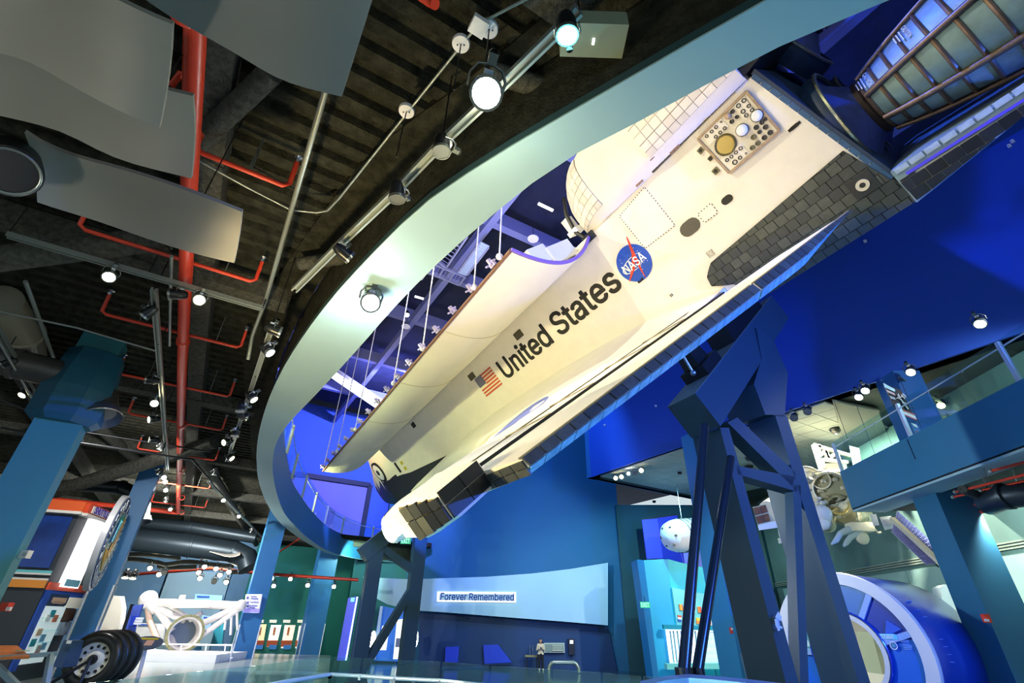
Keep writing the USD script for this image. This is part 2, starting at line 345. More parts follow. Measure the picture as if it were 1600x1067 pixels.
for (px, py), w_ in zip(((742, 332), (833, 374), (634, 511)), ('highest', 'middle', 'lowest')):
    c = AZ(px, py, 16.2); t = thing('roof_disc', f'white round disc lamp hanging in the roof, {w_} of three', 'lamp', c); MB().lathe([(0, 0), (.22, 0), (.24, .04), (.2, .09), (0, .1)], c, (0, 0, 1), 20).build('shade', paint('disc_white', '#dcdcf0', .5, emit=.25), t, smooth=30); MB().rod(c + up_ * .1, (c[0], c[1], 17.0), .015, 6).build('stem', black_m, t)
for (px, py, qx, qy), w_ in zip(((841, 318, 864, 329), (648, 463, 662, 467)), ('upper', 'lower')):
    p, q = AZ(px, py, 16.0), AZ(qx, qy, 16.0); solo(MB().bar(p, q, .1, .08), 'tube_lamp', glow('tube_glow', (.9, .9, 1), 1.4), f'short white tube lamp in the roof, {w_} one', 'lamp')
c = AZ(636, 492, 15.5); t = thing('roof_flood', 'dazzling white roof floodlight below the catwalk frames', 'lamp', c); MB().lathe([(0, 0), (.11, 0), (.11, .02), (0, .02)], c, (.2, -.5, -1), 18).build('lens', glow('flood_glow', (.9, .95, 1), 40), t); MB().lathe([(.0, -.3), (.1, -.28), (.13, 0), (.12, 0)], c, (.2, -.5, -1), 18).build('housing', black_m, t)
# --- columns
def column(c, w, d, z0, z1, mat, ax=(U3, V3), name='column', trim=None):
    n = structure(name); c = np.asarray(c, float)
    x, y = ax
    P = [c + x * sx * w / 2 + y * sy * d / 2 for sx, sy in ((-1, -1), (1, -1), (1, 1), (-1, 1))]
    sstruct(MB().loft([[(*p[:2], z) for p in P] for z in (z0, z1)]), 'shaft', mat, n)
    if trim:
        for i in range(4): sstruct(MB().rod((*P[i][:2], z0), (*P[i][:2], z0 + trim), .03, 6), 'corner_guard', whitem, n)
    return n
col_side = paint('column_teal', '#3b8792', .5, var=.05, vscale=.5)
col_blue = paint('column_blue', '#2a6ea4', .5, var=.05, vscale=.5)
# big column at the left edge with a flared eight-sided head
cl = AY(66, 801, 8.6); n = column(cl + (-.05) * U3 - V3 * .34, .46, .68, 1.0, CZ, col_side)
h = cl + (-.05) * U3 - V3 * .34
a8 = [(math.cos(t), math.sin(t)) for t in np.arange(8) * math.pi / 4 + math.pi / 8]
sstruct(MB().loft([[(h + U3 * s * ca + V3 * s * sa * 1.1) * [1, 1, 0] + [0, 0, z] for ca, sa in a8] for s, z in ((.42, 5.45), (.52, 5.55), (.52, 6.1), (.42, 6.9))]), 'column_head', paint('head_teal', '#1d5a72', .5), n)
# the others: (foot pixel of the middle line, distance, width)
for (px, py, Y, w, d, zb) in ((402, 930, 24.0, .8, .8, 0.), (495, 950, 36.5, 1.25, 1.1, 0.)):
    p = AY(px, py, Y); column(p, d, w, zb, CZ, col_blue, trim=2.2)
EC = AY(171, 846, 14.0)
column(AY(155, 932, 15.7), .5, .55, 1.0, CZ, col_blue, trim=2.2)

# --- end wall of the upper floor, with its dark slot and a screen niche
ew = structure('wall_end')
sstruct(MB().bar(W(40.5, -45, 12.6), W(40.5, 14, 12.6), .6, 10.6), 'wall_face', paint('end_wall', '#3f6ad0', .7, var=.04, vscale=.2), ew)
zt = AU(465, 741, 40)[2]; 
p0, p1 = AU(440, 690, 40.15), AU(560, 716, 40.15)
sstruct(MB().bar(W(40.1, -30, 12.9), W(40.1, 4, 12.9), .25, 1.0), 'light_shelf', paint('shelf_navy', '#123463', .6), ew)
q = [AU(465, 741, 40.1), AU(577, 765, 40.1), AU(562, 838, 40.1), AU(462, 815, 40.1)]
bq = [uv(x)[1] for x in q]; z1, z0 = q[0][2], 7.5
b0, b1 = min(bq) - 1, uv(q[1])[1]
sstruct(MB().bar(W(40.05, b0, z1), W(40.05, b1, z1), .25, .35).bar(W(40.05, b1, z0), W(40.05, b1, z1), .25, .35, up=V3), 'niche_frame', paint('niche_dark', '#0d1f38', .6), ew)
sstruct(MB().bar(W(40.15, b0, (z0 + z1) / 2), W(40.15, b1, (z0 + z1) / 2), .1, z1 - z0), 'niche_panel', paint('niche_violet', '#7f7fc4', .6, var=.1, vscale=.3), ew)
# --- high ceiling over the hall with its trusses
hc = structure('ceiling_003')
sstruct(MB().bar(W(-12, 8, 18.3), W(60, 8, 18.3), 90, .2), 'roof_deck', paint('roof_deck', '#232c47', .9, var=.3, vscale=1.2), hc)
purple = paint('roof_steel', '#7d86c4', .6)
for a in (4, 8.6, 13, 17.4, 22, 28, 34): sstruct(MB().bar(W(a, -30, 17.2), W(a, 40, 17.2), .35, .7), 'roof_beam', purple, hc)
for b in (-12, -7.4, -2.8, 1.8, 6.4, 11, 15.6): sstruct(MB().bar(W(-8, b, 16.9), W(40, b, 16.9), .3, .5), 'roof_beam', purple, hc)
for a, b in ((8.6, -2.8), (13, -7.4), (13, 1.8), (17.4, -7.4), (22, -12), (22, -7.4), (17.4, -2.8)):
    sstruct(MB().bar(W(a, b, 16.8), W(a + 4.4, b + 4.6, 17.4), .16, .16), 'roof_brace', purple, hc)
# --- cyclorama wall behind the banner
cy = [(-9.5, 39.5), (-7, 38.8), (-3, 37.9), (1, 37.4), (5, 37.2), (8.4, 37.3)]
cy = resample(cy, 24)
sstruct(MB().sheet(np.array([[(x, y, z) for z in (0, 5, 10, 18.5)] for x, y in cy]), (0, .4, 0)), 'wall_back', cyc, smooth=30)
# --- right: upper wall over the gallery and the gallery's dark ceiling
b_r = 19.55
sstruct(MB().bar(W(-14, b_r + .3, 15.0), W(23.4, b_r + .3, 15.0), .6, 9.0), 'wall_right', paint('right_blue', '#1f4fb4', .7))
sstruct(MB().bar(W(23.2, b_r, 15.0), W(23.2, b_r + 26, 15.0), .4, 9.0), 'wall_right_return', wallblue)
gc = structure('ceiling_004')
sstruct(MB().prism([W(-14, b_r + .1, 10.5), W(23.3, b_r + .1, 10.5), W(23.3, 50, 10.5), W(-14, 50, 10.5)], (0, 0, .2)), 'gallery_ceiling', paint('gallery_black', '#39443c', .8, var=.1, vscale=.8), gc)
# light grey ceiling tiles over the hanging station part: single tiles with open joints
tl = paint('ceiling_tile', '#a9b0a8', .8, var=.06, vscale=2.)
for i in range(11):
    for j in range(15):
        aa, bb = 9.0 + j * .92, b_r + .6 + i * .92
        sstruct(MB().box(W(aa, bb, 10.44), (.89, .89, .06), [U3, V3, up_]), 'ceiling_tile', tl, gc)
# far right walls of the gallery
fw_ = (17.1, 19.9); dirr = np.array([.07, .9975, 0]); nr = np.array([.9975, -.07, 0])
p = np.array([17.6, 26, 0]); 
wr = structure('wall_gallery')
sstruct(MB().bar(p - dirr * 26 + [0, 0, 5.2], p + dirr * 9 + [0, 0, 5.2], .5, 10.4), 'wall_face', paint('gallery_green', '#5d7c78', .75, var=.15, vscale=.5), wr)
for dz in (0, .09, .18): sstruct(MB().bar(p - dirr * 26 + [-.3, 0, 5.0 + dz], p + dirr * 9 + [-.3, 0, 5.0 + dz], .08, .05), 'rail_moulding', paint('moulding', '#8c968a', .4), wr)
for k in range(8):
    s0 = p - dirr * (24 - k * 4.0); sstruct(MB().bar(s0 + [-.32, 0, 2.5], s0 + dirr * 3.96 + [-.32, 0, 2.5], .06, 4.6), 'wall_panel', paint('gallery_panel', '#8fb0ac', .6, var=.06, vscale=.5), wr)
sstruct(MB().bar((8.2, 37.2, 5.2), (19, 36.0, 5.2), .4, 10.4), 'wall_far', darkwall)
# --- right balcony
bd = np.array([.066, .9978, 0]); bn = np.array([.9978, -.066, 0])
be = AZ(1332, 797, SZ)
rb = structure('balcony_right')
balc = lambda t, z, o=0.: be + bd * t + bn * o + np.array([0, 0, z - SZ])
sstruct(MB().prism([balc(-16, 6.25), balc(0, 6.25), balc(0, ST_ + .05), balc(-16, ST_ + .05)], bn * .3), 'fascia', paint('balcony_face', '#2f7598', .5, var=.07, vscale=.6), rb)
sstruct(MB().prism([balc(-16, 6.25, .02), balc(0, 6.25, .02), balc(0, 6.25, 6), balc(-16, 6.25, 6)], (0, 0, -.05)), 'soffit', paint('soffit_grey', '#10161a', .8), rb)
sstruct(MB().prism([balc(-16, 6.2, .0), balc(0, 6.2, .0), balc(0, 6.2, 1.1), balc(-16, 6.2, .35)], (0, 0, -.06)), 'soffit_lip', soffit_m, rb)
sstruct(MB().prism([balc(-16, ST_, .1), balc(0, ST_, .1), balc(0, ST_, 7), balc(-16, ST_, 7)], (0, 0, -.2)), 'slab', dark_m, rb)
sstruct(MB().bar(balc(-3.7, 6.9, -.005), balc(-3.7, 7.5, -.005), .02, .02), 'joint', black_m, rb)
# column on the balcony and the one that carries it
c = AY(1508, 900, 14.2); column(c + np.array([.75, .5, 0]), 1.05, 1.0, 0, 6.2, paint('column_right', '#2b6e90', .5, var=.06, vscale=.5), (bn, bd))
c = AY(1405, 640, 15.2); column(c + bn * .4, .9, 1.0, 7.5, 10.5, paint('column_royal', '#1f5fa8', .5), (bn, bd))

# ================================================================ THE ORBITER
M4 = Gf.Matrix4d(*[float(c) for r, w in ((SA, 0), (-SP_, 0), (SU, 0), (ST, 1)) for c in (*r, w)])
orb = thing('space_shuttle', 'huge white winged spacecraft hung tilted over the hall, its payload door open', 'spacecraft', matrix=M4)
def lc(x, p, z): return np.array([x, -p, z])
fel = paint('white_blanket', '#efeae0', .8, var=.035, vscale=2.2, bump=.25, bscale=30., spec=.25)
fel2 = paint('white_felt', '#f1efe8', .8, var=.03, vscale=1.5, spec=.25)
tile_w = [paint(f'white_tile_{i}', c, .55, var=.05, vscale=6.) for i, c in enumerate(('#e9e4dc', '#ded7cf', '#efe9df'))]
tile_g = [paint(f'grey_tile_{i}', c, .5, var=.25, vscale=9.) for i, c in enumerate(('#3c423e', '#4a504a', '#333a3a'))]
tile_k = [paint(f'black_tile_{i}', c, .4, var=.25, vscale=9.) for i, c in enumerate(('#15191c', '#1d2226', '#101315'))]
gap_w = paint('pale_joint', '#a8aaa0', .7)
blackbelly = paint('black_belly', '#1b1e20', .5, var=.25, vscale=4.)
stencil = paint('stencil_black', '#1c1b18', .6)
# --- mid body
sec = [(2.62, .5), (2.62, -1.2), (2.62, -2.4), (2.58, -2.9), (2.42, -3.15), (-2.42, -3.15), (-2.58, -2.9), (-2.62, -2.4), (-2.62, .5)]
MB().loft([[lc(x, p, z) for p, z in sec] for x in (8.8, 15, 21, 27.2)]).build('mid_body', fel, orb, smooth=25)
# --- forward body and crew cabin: superellipse sections, white above, black tile below
def fsec(x):
    w = float(np.interp(x, [.0, .5, 1.5, 3, 4.8, 6.6, 8.0, 8.8], [.15, .62, 1.12, 1.6, 2.05, 2.42, 2.6, 2.62])); zb = float(np.interp(x, [0, .5, 1.5, 3, 5, 8.8], [-1.75, -2.25, -2.65, -2.95, -3.1, -3.15]))
    zt = float(np.interp(x, [0, .5, 1.5, 3, 4.6, 5.4, 6.6, 7.6, 8.8], [-1.5, -1.1, -.75, -.2, .45, 1.2, 2.1, 2.5, 2.54]))
    e = 2.0 / 3.6; out = []
    for t in np.linspace(0, 2 * math.pi, 40, endpoint=False):
        cx, sx = math.cos(t), math.sin(t)
        out.append(lc(x, w * math.copysign(abs(cx) ** e, cx), (zb + zt) / 2 + (zt - zb) / 2 * math.copysign(abs(sx) ** e, sx)))
    return out
fm = MB().loft([fsec(x) for x in (.02, .2, .5, 1, 1.6, 2.4, 3.2, 4, 4.8, 5.4, 6, 6.6, 7.3, 8, 8.8)])
V, Fc = np.vstack(fm.V), np.vstack(fm.F); zc = V[Fc][:, :, 2].mean(1); xc = V[Fc][:, :, 0].mean(1)
lower = zc < np.interp(xc, [0, 2, 6, 8.8], [-.9, -1.2, -1.25, -1.45])
MB().add(V, Fc[~lower]).build('forward_body', fel, orb, smooth=30); MB().add(V, Fc[lower]).build('black_nose', blackbelly, orb, smooth=30)
# dark tiled chine below the white flank
ch = [(6.8, -1.25), (9.26, -1.52), (10.4, -1.72), (13.9, -2.04), (18, -2.4), (21, -2.75), (21, -3.0), (7.2, -3.0)]
MB().prism([lc(x, 2.60, z) for x, z in ch], lc(0, .035, 0)).build('black_chine', blackbelly, orb)
# side hatch
hx, hz = SPX(592, 738, 2.5)
hp = 2.50
hatch = MB().lathe([(.0, .0), (.50, .0), (.52, .03), (.50, .05), (0, .05)], lc(hx, hp, hz), lc(-.1, 1, -.05), 28).build('side_hatch', whitem, orb, smooth=30)
MB().lathe([(.12, .05), (.17, .05), (.17, .075), (.12, .075)], lc(hx, hp, hz), lc(-.1, 1, -.05), 20).build('window_ring', stencil, hatch)
MB().lathe([(0, .05), (.12, .05), (.12, .06), (0, .06)], lc(hx, hp, hz), lc(-.1, 1, -.05), 20).build('window_pane', paint('hatch_glass', '#30363c', .1), hatch)
MB().lathe([(.52, .0), (.66, .0), (.66, .03), (.52, .03)], lc(hx, hp, hz), lc(-.1, 1, -.05), 28).build('hatch_outline', stencil, orb)
x, z = SPX(622, 730, 2.6); MB().box(lc(x, 2.62, z), (.22, .03, .62)).build('vent', stencil, orb)
x, z = SPX(631, 727, 2.6)
for k in (-1, 1): MB().box(lc(x, 2.62, z + .17 * k), (.26, .03, .2)).build('caution_mark', paint('caution_yellow', '#c9b928', .6), orb)
# --- aft body
ap = [(27.2, .52), (32.3, .52), (32.86, -2.66), (32.95, -3.15), (27.2, -3.15)]
MB().prism([lc(x, 2.62, z) for x, z in ap], lc(0, -5.24, 0)).build('aft_body', fel, orb)
base_m = paint('base_shield', '#16304c', .55, var=.25, vscale=3.)
b0, b1 = np.array([32.3, .52]), np.array([32.86, -2.66])
MB().prism([lc(32.30, 2.64, .56), lc(32.86, 2.64, -2.64), lc(32.86, -2.64, -2.64), lc(32.30, -2.64, .56)], lc(.1, 0, .02)).build('base_heat_shield', base_m, orb)
MB().prism([lc(31.9, 1.9, .5), lc(31.9, -1.9, .5), lc(31.9, -1.3, 2.4), lc(31.9, 1.3, 2.4)], lc(.35, 0, 0)).build('upper_heat_shield', base_m, orb)
# tile strip along the rim of the base
for k in range(14):
    t = (k + .5) / 14; c = lc(32.3 + .56 * t, 2.63, .52 - 3.18 * t); MB().bar(c - lc(.56, 0, -3.18) / 30, c + lc(.56, 0, -3.18) / 30, .09, .03, up=lc(0, 1, 0)).build('rim_tile', paint('rim_blue', '#24527a', .5, var=.2, vscale=8.), orb)

# --- black tiles low on the aft flank: each tile a piece, laid in rows, uneven
from shapely.geometry import Polygon, box as sbox
def lay(poly, p, size, mats, name, parent, th=.03, skew=0., gapw=.012, jit=.012, off=0., dirn=1, offset=(0, 0), backing=None):
    pg = Polygon(poly); x0, z0, x1, z1 = pg.bounds; i = 0; r = 0
    if backing is not None: MB().prism([lc(a, p, b) for a, b in poly], lc(0, .012 * dirn, 0)).build(name + '_bed', backing, parent)
    z = z0 + offset[1]
    while z < z1:
        x = x0 + offset[0] - (size[0] / 2 if r % 2 else 0) * off
        while x < x1:
            q = sbox(x + gapw / 2, z + gapw / 2, x + size[0] - gapw / 2, z + size[1] - gapw / 2).intersection(pg)
            if q.geom_type == 'Polygon' and q.area > size[0] * size[1] * .12:
                pts = list(q.exterior.coords)[:-1]; pr = rng.uniform(0, jit)
                MB().prism([lc(a, p + .012, b) for a, b in pts], lc(0, (th + pr) * dirn, 0)).build(name, mats[rng.randrange(len(mats))], parent); i += 1
            x += size[0]
        z += size[1]; r += 1
    return i
lay([(29.05, -2.45), (29.1, -2.2), (29.38, -1.98), (32.60, -1.72), (32.84, -2.62), (33.0, -3.22), (29.8, -3.3), (29.5, -2.7)], 2.63, (.225, .215), tile_g, 'aft_tile', orb, th=.02, off=1., backing=paint('tile_bed', '#20251f', .7))
# drain port in its dark square
x, z = SPX(1348, 289, 2.68)
MB().box(lc(x, 2.675, z), (.42, .03, .4)).build('port_plate', tile_k[1], orb)
MB().lathe([(.05, 0), (.11, 0), (.11, .03), (.05, .03)], lc(x, 2.69, z), lc(0, 1, 0), 18).build('port_ring', paint('port_cream', '#d9d0b8', .5), orb)
# --- orbital engine pod: swelling from a rounded nose, white with small tiles aft
def psec(x):
    t = (x - 26.9) / 5.4; g = min(1, math.sqrt(max(0, 1 - (1 - min(t / .28, 1)) ** 2)))
    w = .18 + .92 * g + .18 * max(0, t - .3); hh = .16 + .98 * g; cp, cz = 1.62 + .18 * g, .62 + .75 * g
    out = []
    for k in np.linspace(0, 2 * math.pi, 28, endpoint=False):
        c, s = math.cos(k), math.sin(k); e = 2 / 2.5
        out.append(lc(x, cp + w * math.copysign(abs(c) ** e, c), max(.5, cz + hh * math.copysign(abs(s) ** e, s))))
    return out
pod = MB().loft([psec(x) for x in (26.9, 26.95, 27.05, 27.25, 27.5, 27.9, 28.4, 29.2, 30, 31, 32.2)]).build('engine_pod', fel, orb, smooth=40)
# white tiles on the pod's outer face (rows follow its curve), and black ones along its foot
def podpt(x, ang, o=0.):
    ss = psec(x); n = len(ss); f = (ang % (2 * math.pi)) / (2 * math.pi) * n; i = int(f) % n; a = f - int(f)
    q = ss[i] * (1 - a) + ss[(i + 1) % n] * a; c = np.mean(ss, 0); d = q - c; d[0] = 0; return q + d / np.linalg.norm(d) * o
for x0, dx, n_, a0, a1, na in ((29.9, .235, 10, -.45, .85, 9), (27.15, .22, 5, -.4, .9, 9)):
    MB().loft([[podpt(x, A_, .003) for A_ in np.linspace(a0, a1, 12)] + [podpt(x, A_, -.03) for A_ in np.linspace(a1, a0, 12)] for x in np.linspace(x0, x0 + dx * n_, 8)]).build('tile_bed', paint('pod_joint', '#8f857c', .8), pod)
    for i in range(n_):
        for j in range(na):
            A0, A1 = a0 + (a1 - a0) * j / na + .005, a0 + (a1 - a0) * (j + 1) / na - .005
            X0, X1 = x0 + i * dx + .006, x0 + (i + 1) * dx - .006
            q = [podpt(X0, A0, .004), podpt(X1, A0, .004), podpt(X1, A1, .004), podpt(X0, A1, .004)]
            n3 = np.cross(q[1] - q[0], q[3] - q[0]); n3 /= np.linalg.norm(n3); n3 *= -1 if n3[1] > 0 else 1
            MB().loft([q, [v_ + n3 * (.018 + rng.uniform(0, .006)) for v_ in q]]).build('tile', tile_w[rng.randrange(3)], pod)
for k in range(14):
    h_ = (.17, .17, .30, .17, .17, .42, .17)[k % 7]; MB().box(lc(29.75 + k * .185, 2.66, .50 + h_ / 2 + .02), (.175, .06, h_)).build('foot_tile', tile_k[k % 3], pod)
for px, py, s in ((993, 283, .30), (997, 286, .22), (1045, 228, .26), (1007, 178, .16), (1052, 233, .26), (1064, 152, .12), (975, 265, .1), (1020, 247, .12), (976, 300, .1), (1040, 226, .1)):
    x, z = SPX(px, py, 2.78); ang = None
    MB().box(lc(x, 2.83 if z > .7 else 2.72, z), (s, .012, s * .4)).build('scorch_mark', paint('scorch', '#9a7f74', .9, var=.4, vscale=20.), pod)
# black edge where the pod's nose meets the door, with a hinge block
MB().tube([lc(26.93, 1.9, 2.0), lc(26.9, 2.3, 1.5), lc(26.95, 2.55, .9), lc(27.15, 2.66, .55)], .06, 8).build('pod_lip', tile_k[0], orb, smooth=True)
MB().box(lc(27.25, 2.66, .5), (.4, .1, .22)).build('hinge_block', tile_k[1], orb)
MB().box(lc(26.9, 2.35, .95), (.35, .5, .14)).box(lc(26.75, 2.2, 1.2), (.22, .3, .5)).build('door_bracket', whitem, orb)
# rear control-thruster housing, black, at the pod's tail and the tail root behind it
MB().loft([[lc(x, p, z) for p, z in q] for x, q in ((32.2, [(2.75, .6), (2.7, 2.0), (1.2, 2.2), (.8, .6)]), (33.2, [(2.6, .75), (2.5, 1.8), (1.4, 1.9), (1.1, .75)]))]).build('thruster_housing', tile_k[1], orb)
for k in range(4): MB().lathe([(.10, 0), (.13, .12), (.10, .12)], lc(32.55 + .0, 2.72, .95 + k * .28), lc(.1, 1, 0), 14).build('thruster', paint('thruster_metal', '#3a3f48', .4, .6), orb)
MB().loft([[lc(27.5, .12, 2.6), lc(27.5, -.12, 2.6), lc(33.0, -.2, 2.5), lc(33.0, .2, 2.5)], [lc(32.5, .05, 9.5), lc(32.5, -.05, 9.5), lc(35.6, -.1, 9.5), lc(35.6, .1, 9.5)]]).build('tail_fin', fel, orb)
MB().prism([lc(27.2, 2.4, .5), lc(27.2, 1.4, 2.3), lc(27.2, -1.4, 2.3), lc(27.2, -2.4, .5)], lc(5, 0, 0)).build('upper_aft_body', fel, orb)

# --- main engines
bell_m = paint('bell_metal', '#6d8a90', .5, metal=.35, var=.3, vscale=2.5)
hoop_m = paint('hoop_metal', '#6a5a50', .42, metal=.7, var=.25, vscale=6.)
blanket = paint('engine_blanket', '#2a3a78', .6, var=.2, vscale=5., bump=.5, bscale=9.)
def engine(p, z, tilt):
    ax = lc(1, .03 * np.sign(p), tilt); ax /= np.linalg.norm(ax); o = lc(32.7, p, z)
    MB().lathe([(1.2, -.25), (1.24, .05), (1.20, .16), (1.14, .18)], o, ax, 40, caps=False).build('engine_collar', base_m, orb, smooth=30)
    MB().lathe([(1.2, .17), (1.12, .1), (.95, .16), (.72, .34), (.55, .5), (.5, .6)], o, ax, 36, caps=False).build('engine_dome', blanket, orb, smooth=40)
    MB().lathe([(1.18, .14), (1.25, .16), (1.25, .2), (1.18, .21)], o, ax, 40).build('collar_ring', paint('ring_metal', '#8a8f7c', .35, .8), orb, smooth=20)
    pr = [(.50, .45), (.56, .62), (.66, .9), (.78, 1.3), (.90, 1.8), (1.0, 2.3), (1.08, 2.8), (1.15, 3.3), (1.2, 3.75)]
    b = MB().lathe(pr + [(r - .03, h) for r, h in pr[::-1]], o, ax, 48, caps=False).build('engine_bell', bell_m, orb, smooth=40)
    for h in (.62, .86, 1.12, 1.4, 1.72, 2.06, 2.42, 2.8, 3.2, 3.72):
        r = float(np.interp(h, [q[1] for q in pr], [q[0] for q in pr])); MB().lathe([(r - .005, h - .035), (r + .03, h - .03), (r + .045, h), (r + .03, h + .03), (r - .005, h + .035)], o, ax, 48, caps=False).build('hoop', hoop_m, b, smooth=50)
    e1 = np.cross(ax, [0, 0, 1]); e1 /= np.linalg.norm(e1); e2 = np.cross(ax, e1)
    for k in range(7):
        t = k * 2 * math.pi / 7 + .55
        MB().tube([o + ax * h + (r + .06) * (math.cos(t) * e1 + math.sin(t) * e2) for r, h in pr[1:]], .045 if k % 2 else .06, 8).build('feed_pipe', hoop_m, b, smooth=True)
    MB().lathe([(.46, .45), (.58, .47), (.62, .55), (.56, .6)], o, ax, 32).build('manifold', paint('manifold', '#3d342e', .45, .5), b, smooth=30)
def caution(px, py, p, z, tilt):
    ax = lc(1, .03 * np.sign(p), tilt); ax /= np.linalg.norm(ax); o = lc(32.7, p, z); e1 = np.cross(ax, [0, 0, 1]); e1 /= np.linalg.norm(e1); e2 = np.cross(ax, e1); best = None
    prh, prr = [.45, .62, .9, 1.3, 1.8, 2.3, 2.8, 3.3, 3.75], [.50, .56, .66, .78, .90, 1.0, 1.08, 1.15, 1.2]
    for h in np.linspace(.5, 3.6, 80):
        for t in np.linspace(0, 2 * math.pi, 240):
            rad = math.cos(t) * e1 + math.sin(t) * e2; q = o + ax * h + rad * np.interp(h, prh, prr); w = S(q[0], -q[1], q[2]); d = w - EYE; rw = rad[0] * SA - rad[1] * SP_ + rad[2] * SU
            if d @ rw > 0: continue
            e = math.hypot(CX + F * (d @ RT) / (d @ FW) - px, CY - F * (d @ UP) / (d @ FW) - py)
            if best is None or e < best[0]: best = (e, q, rad)
    e, q, rad = best; tan = np.cross(rad, ax); tan = -tan if (lambda v_: (v_[0] * SA - v_[1] * SP_ + v_[2] * SU) @ RT)(tan) > 0 else tan; yd = np.cross(rad, tan)
    m = MB().text('CAUTION', .07, q + rad * .012 - tan * .2, tan, yd, .004, width=.4)
    for k in range(3): m.bar(q + rad * .014 - tan * (.16 - .03 * k) - yd * (.05 + .05 * k), q + rad * .014 + tan * (.16 - .03 * k) - yd * (.05 + .05 * k), .02, .004, up=rad)
    m.build('stencil_note', paint('stencil_pale', '#b8c0b8', .6), orb)
caution(1415, 52, 1.35, -1.35, -.02); caution(1355, 126, 1.35, -1.35, -.02)
engine(1.35, -1.35, -.02); engine(-1.35, -1.35, -.02); engine(0, 1.15, .2)
# --- body flap with tiles on its side and edge
bf = [(32.95, -2.52), (33.3, -2.5), (35.1, -2.62), (35.1, -2.82), (33.2, -3.16), (32.95, -3.2)]
flap = MB().prism([lc(x, 3.05, z) for x, z in bf], lc(0, -6.1, 0)).build('body_flap', paint('flap_pale', '#7d97a4', .5, var=.2, vscale=5.), orb)
lay([(32.97, -2.72), (35.0, -2.78), (35.0, -2.84), (33.25, -3.13), (32.97, -3.16)], 3.06, (.24, .2), tile_k, 'tile', flap, th=.015, off=1., backing=gap_w)
MB().prism([lc(33.1, 3.06, -2.66), lc(35.05, 3.06, -2.70), lc(35.05, 3.06, -2.74), lc(33.1, 3.06, -2.71)], lc(0, .03, 0)).build('flap_seal', paint('violet_seal', '#5a4ad0', .5), flap)
for k in range(9): MB().box(lc(33.1 + k * .23, 3.02, -2.56), (.2, .1, .1)).build('tile', paint('flap_tile_pale', '#a9bcc6', .5, var=.15, vscale=8.), flap)

# --- wing (the port one; its twin is hidden behind the body, built the same way)
def xle(p): return float(np.interp(p, [2.0, 2.6, 3.3, 5.1, 11.0, 11.45, 11.75, 11.92], [7, 9.0, 13.5, 20.6, 26.6, 27.2, 27.9, 28.75]))
def zh(p): return -2.91 + .066 * p
XH = 29.26
def wing_sec(p, n=14):
    x0 = xle(p); c = XH - x0; tip = math.sqrt(max(0, 1 - ((p - 11.2) / .72) ** 2)) if p > 11.2 else 1
    up, lo = [], []
    for k in range(n + 1):
        s = (1 - math.cos(math.pi * k / n)) / 2; x = x0 + c * s
        zu = float(np.interp(x, [9, 14, 18.2, 21.4, 24.3, 26.85, 29.4], [-2.5, -2.1, -1.72, -1.81, -1.95, -2.19, -2.66])) + .02
        w0 = max(0, min(1, (6.5 - p) / 4.2)); root_ = zu; out_ = zh(p) + .16 * math.sin(math.pi * s) + .10 * (1 - s) ** 2 * max(0, min(1, (p - 6) / 4))
        z1 = root_ * w0 + out_ * (1 - w0) if s > .02 else (root_ * w0 + out_ * (1 - w0)) - .03
        z0 = -3.13 + .078 * max(0, p - 2.6); z0 = z0 + (zh(p) - .17 - z0) * max(0, (s - .55) / .45)
        mid = (z1 + z0) / 2; e = min(1, math.sqrt(max(0, 1 - (1 - min(1, s / .12)) ** 2))) if p > 3 else 1
        t2 = tip if p > 11.2 else 1
        up.append(lc(x, p, mid + (z1 - mid) * e * t2)); lo.append(lc(x, p, mid + (z0 - mid) * e * t2))
    return up + lo[::-1]
ps = [2.2, 2.62, 3.3, 4.2, 5.1, 6.2, 7.4, 8.6, 9.8, 10.8, 11.3, 11.55, 11.75, 11.88]
wing = MB().loft([wing_sec(p) for p in ps]).build('wing', fel2, orb, smooth=35)
MB().loft([[q * [1, -1, 1] for q in wing_sec(p)] for p in ps]).build('wing', fel2, orb, smooth=35)
# dark lower skin under the port wing
# rub strip along the hinge line and panel lines on the upper skin
MB().tube([lc(XH + .03, p, zh(p) + .012) for p in np.linspace(2.9, 11.35, 20)], .022, 6).build('hinge_gap', stencil, wing)
MB().tube([lc(XH - .45, p, zh(p) + .085) for p in np.linspace(3.2, 11.2, 20)], .010, 6).build('panel_line', paint('seam_olive', '#6f6950', .7), wing)
for p0, p1 in ((6.6, 7.4), (8.4, 9.0), (9.5, 10.0), (5.0, 6.0)):
    MB().tube([lc(XH - .02, p0, zh(p0) + .03), lc(XH - .5, p1, zh(p1) + .10)], .012, 6).build('panel_line', paint('seam_tan', '#b5a98a', .7), wing)
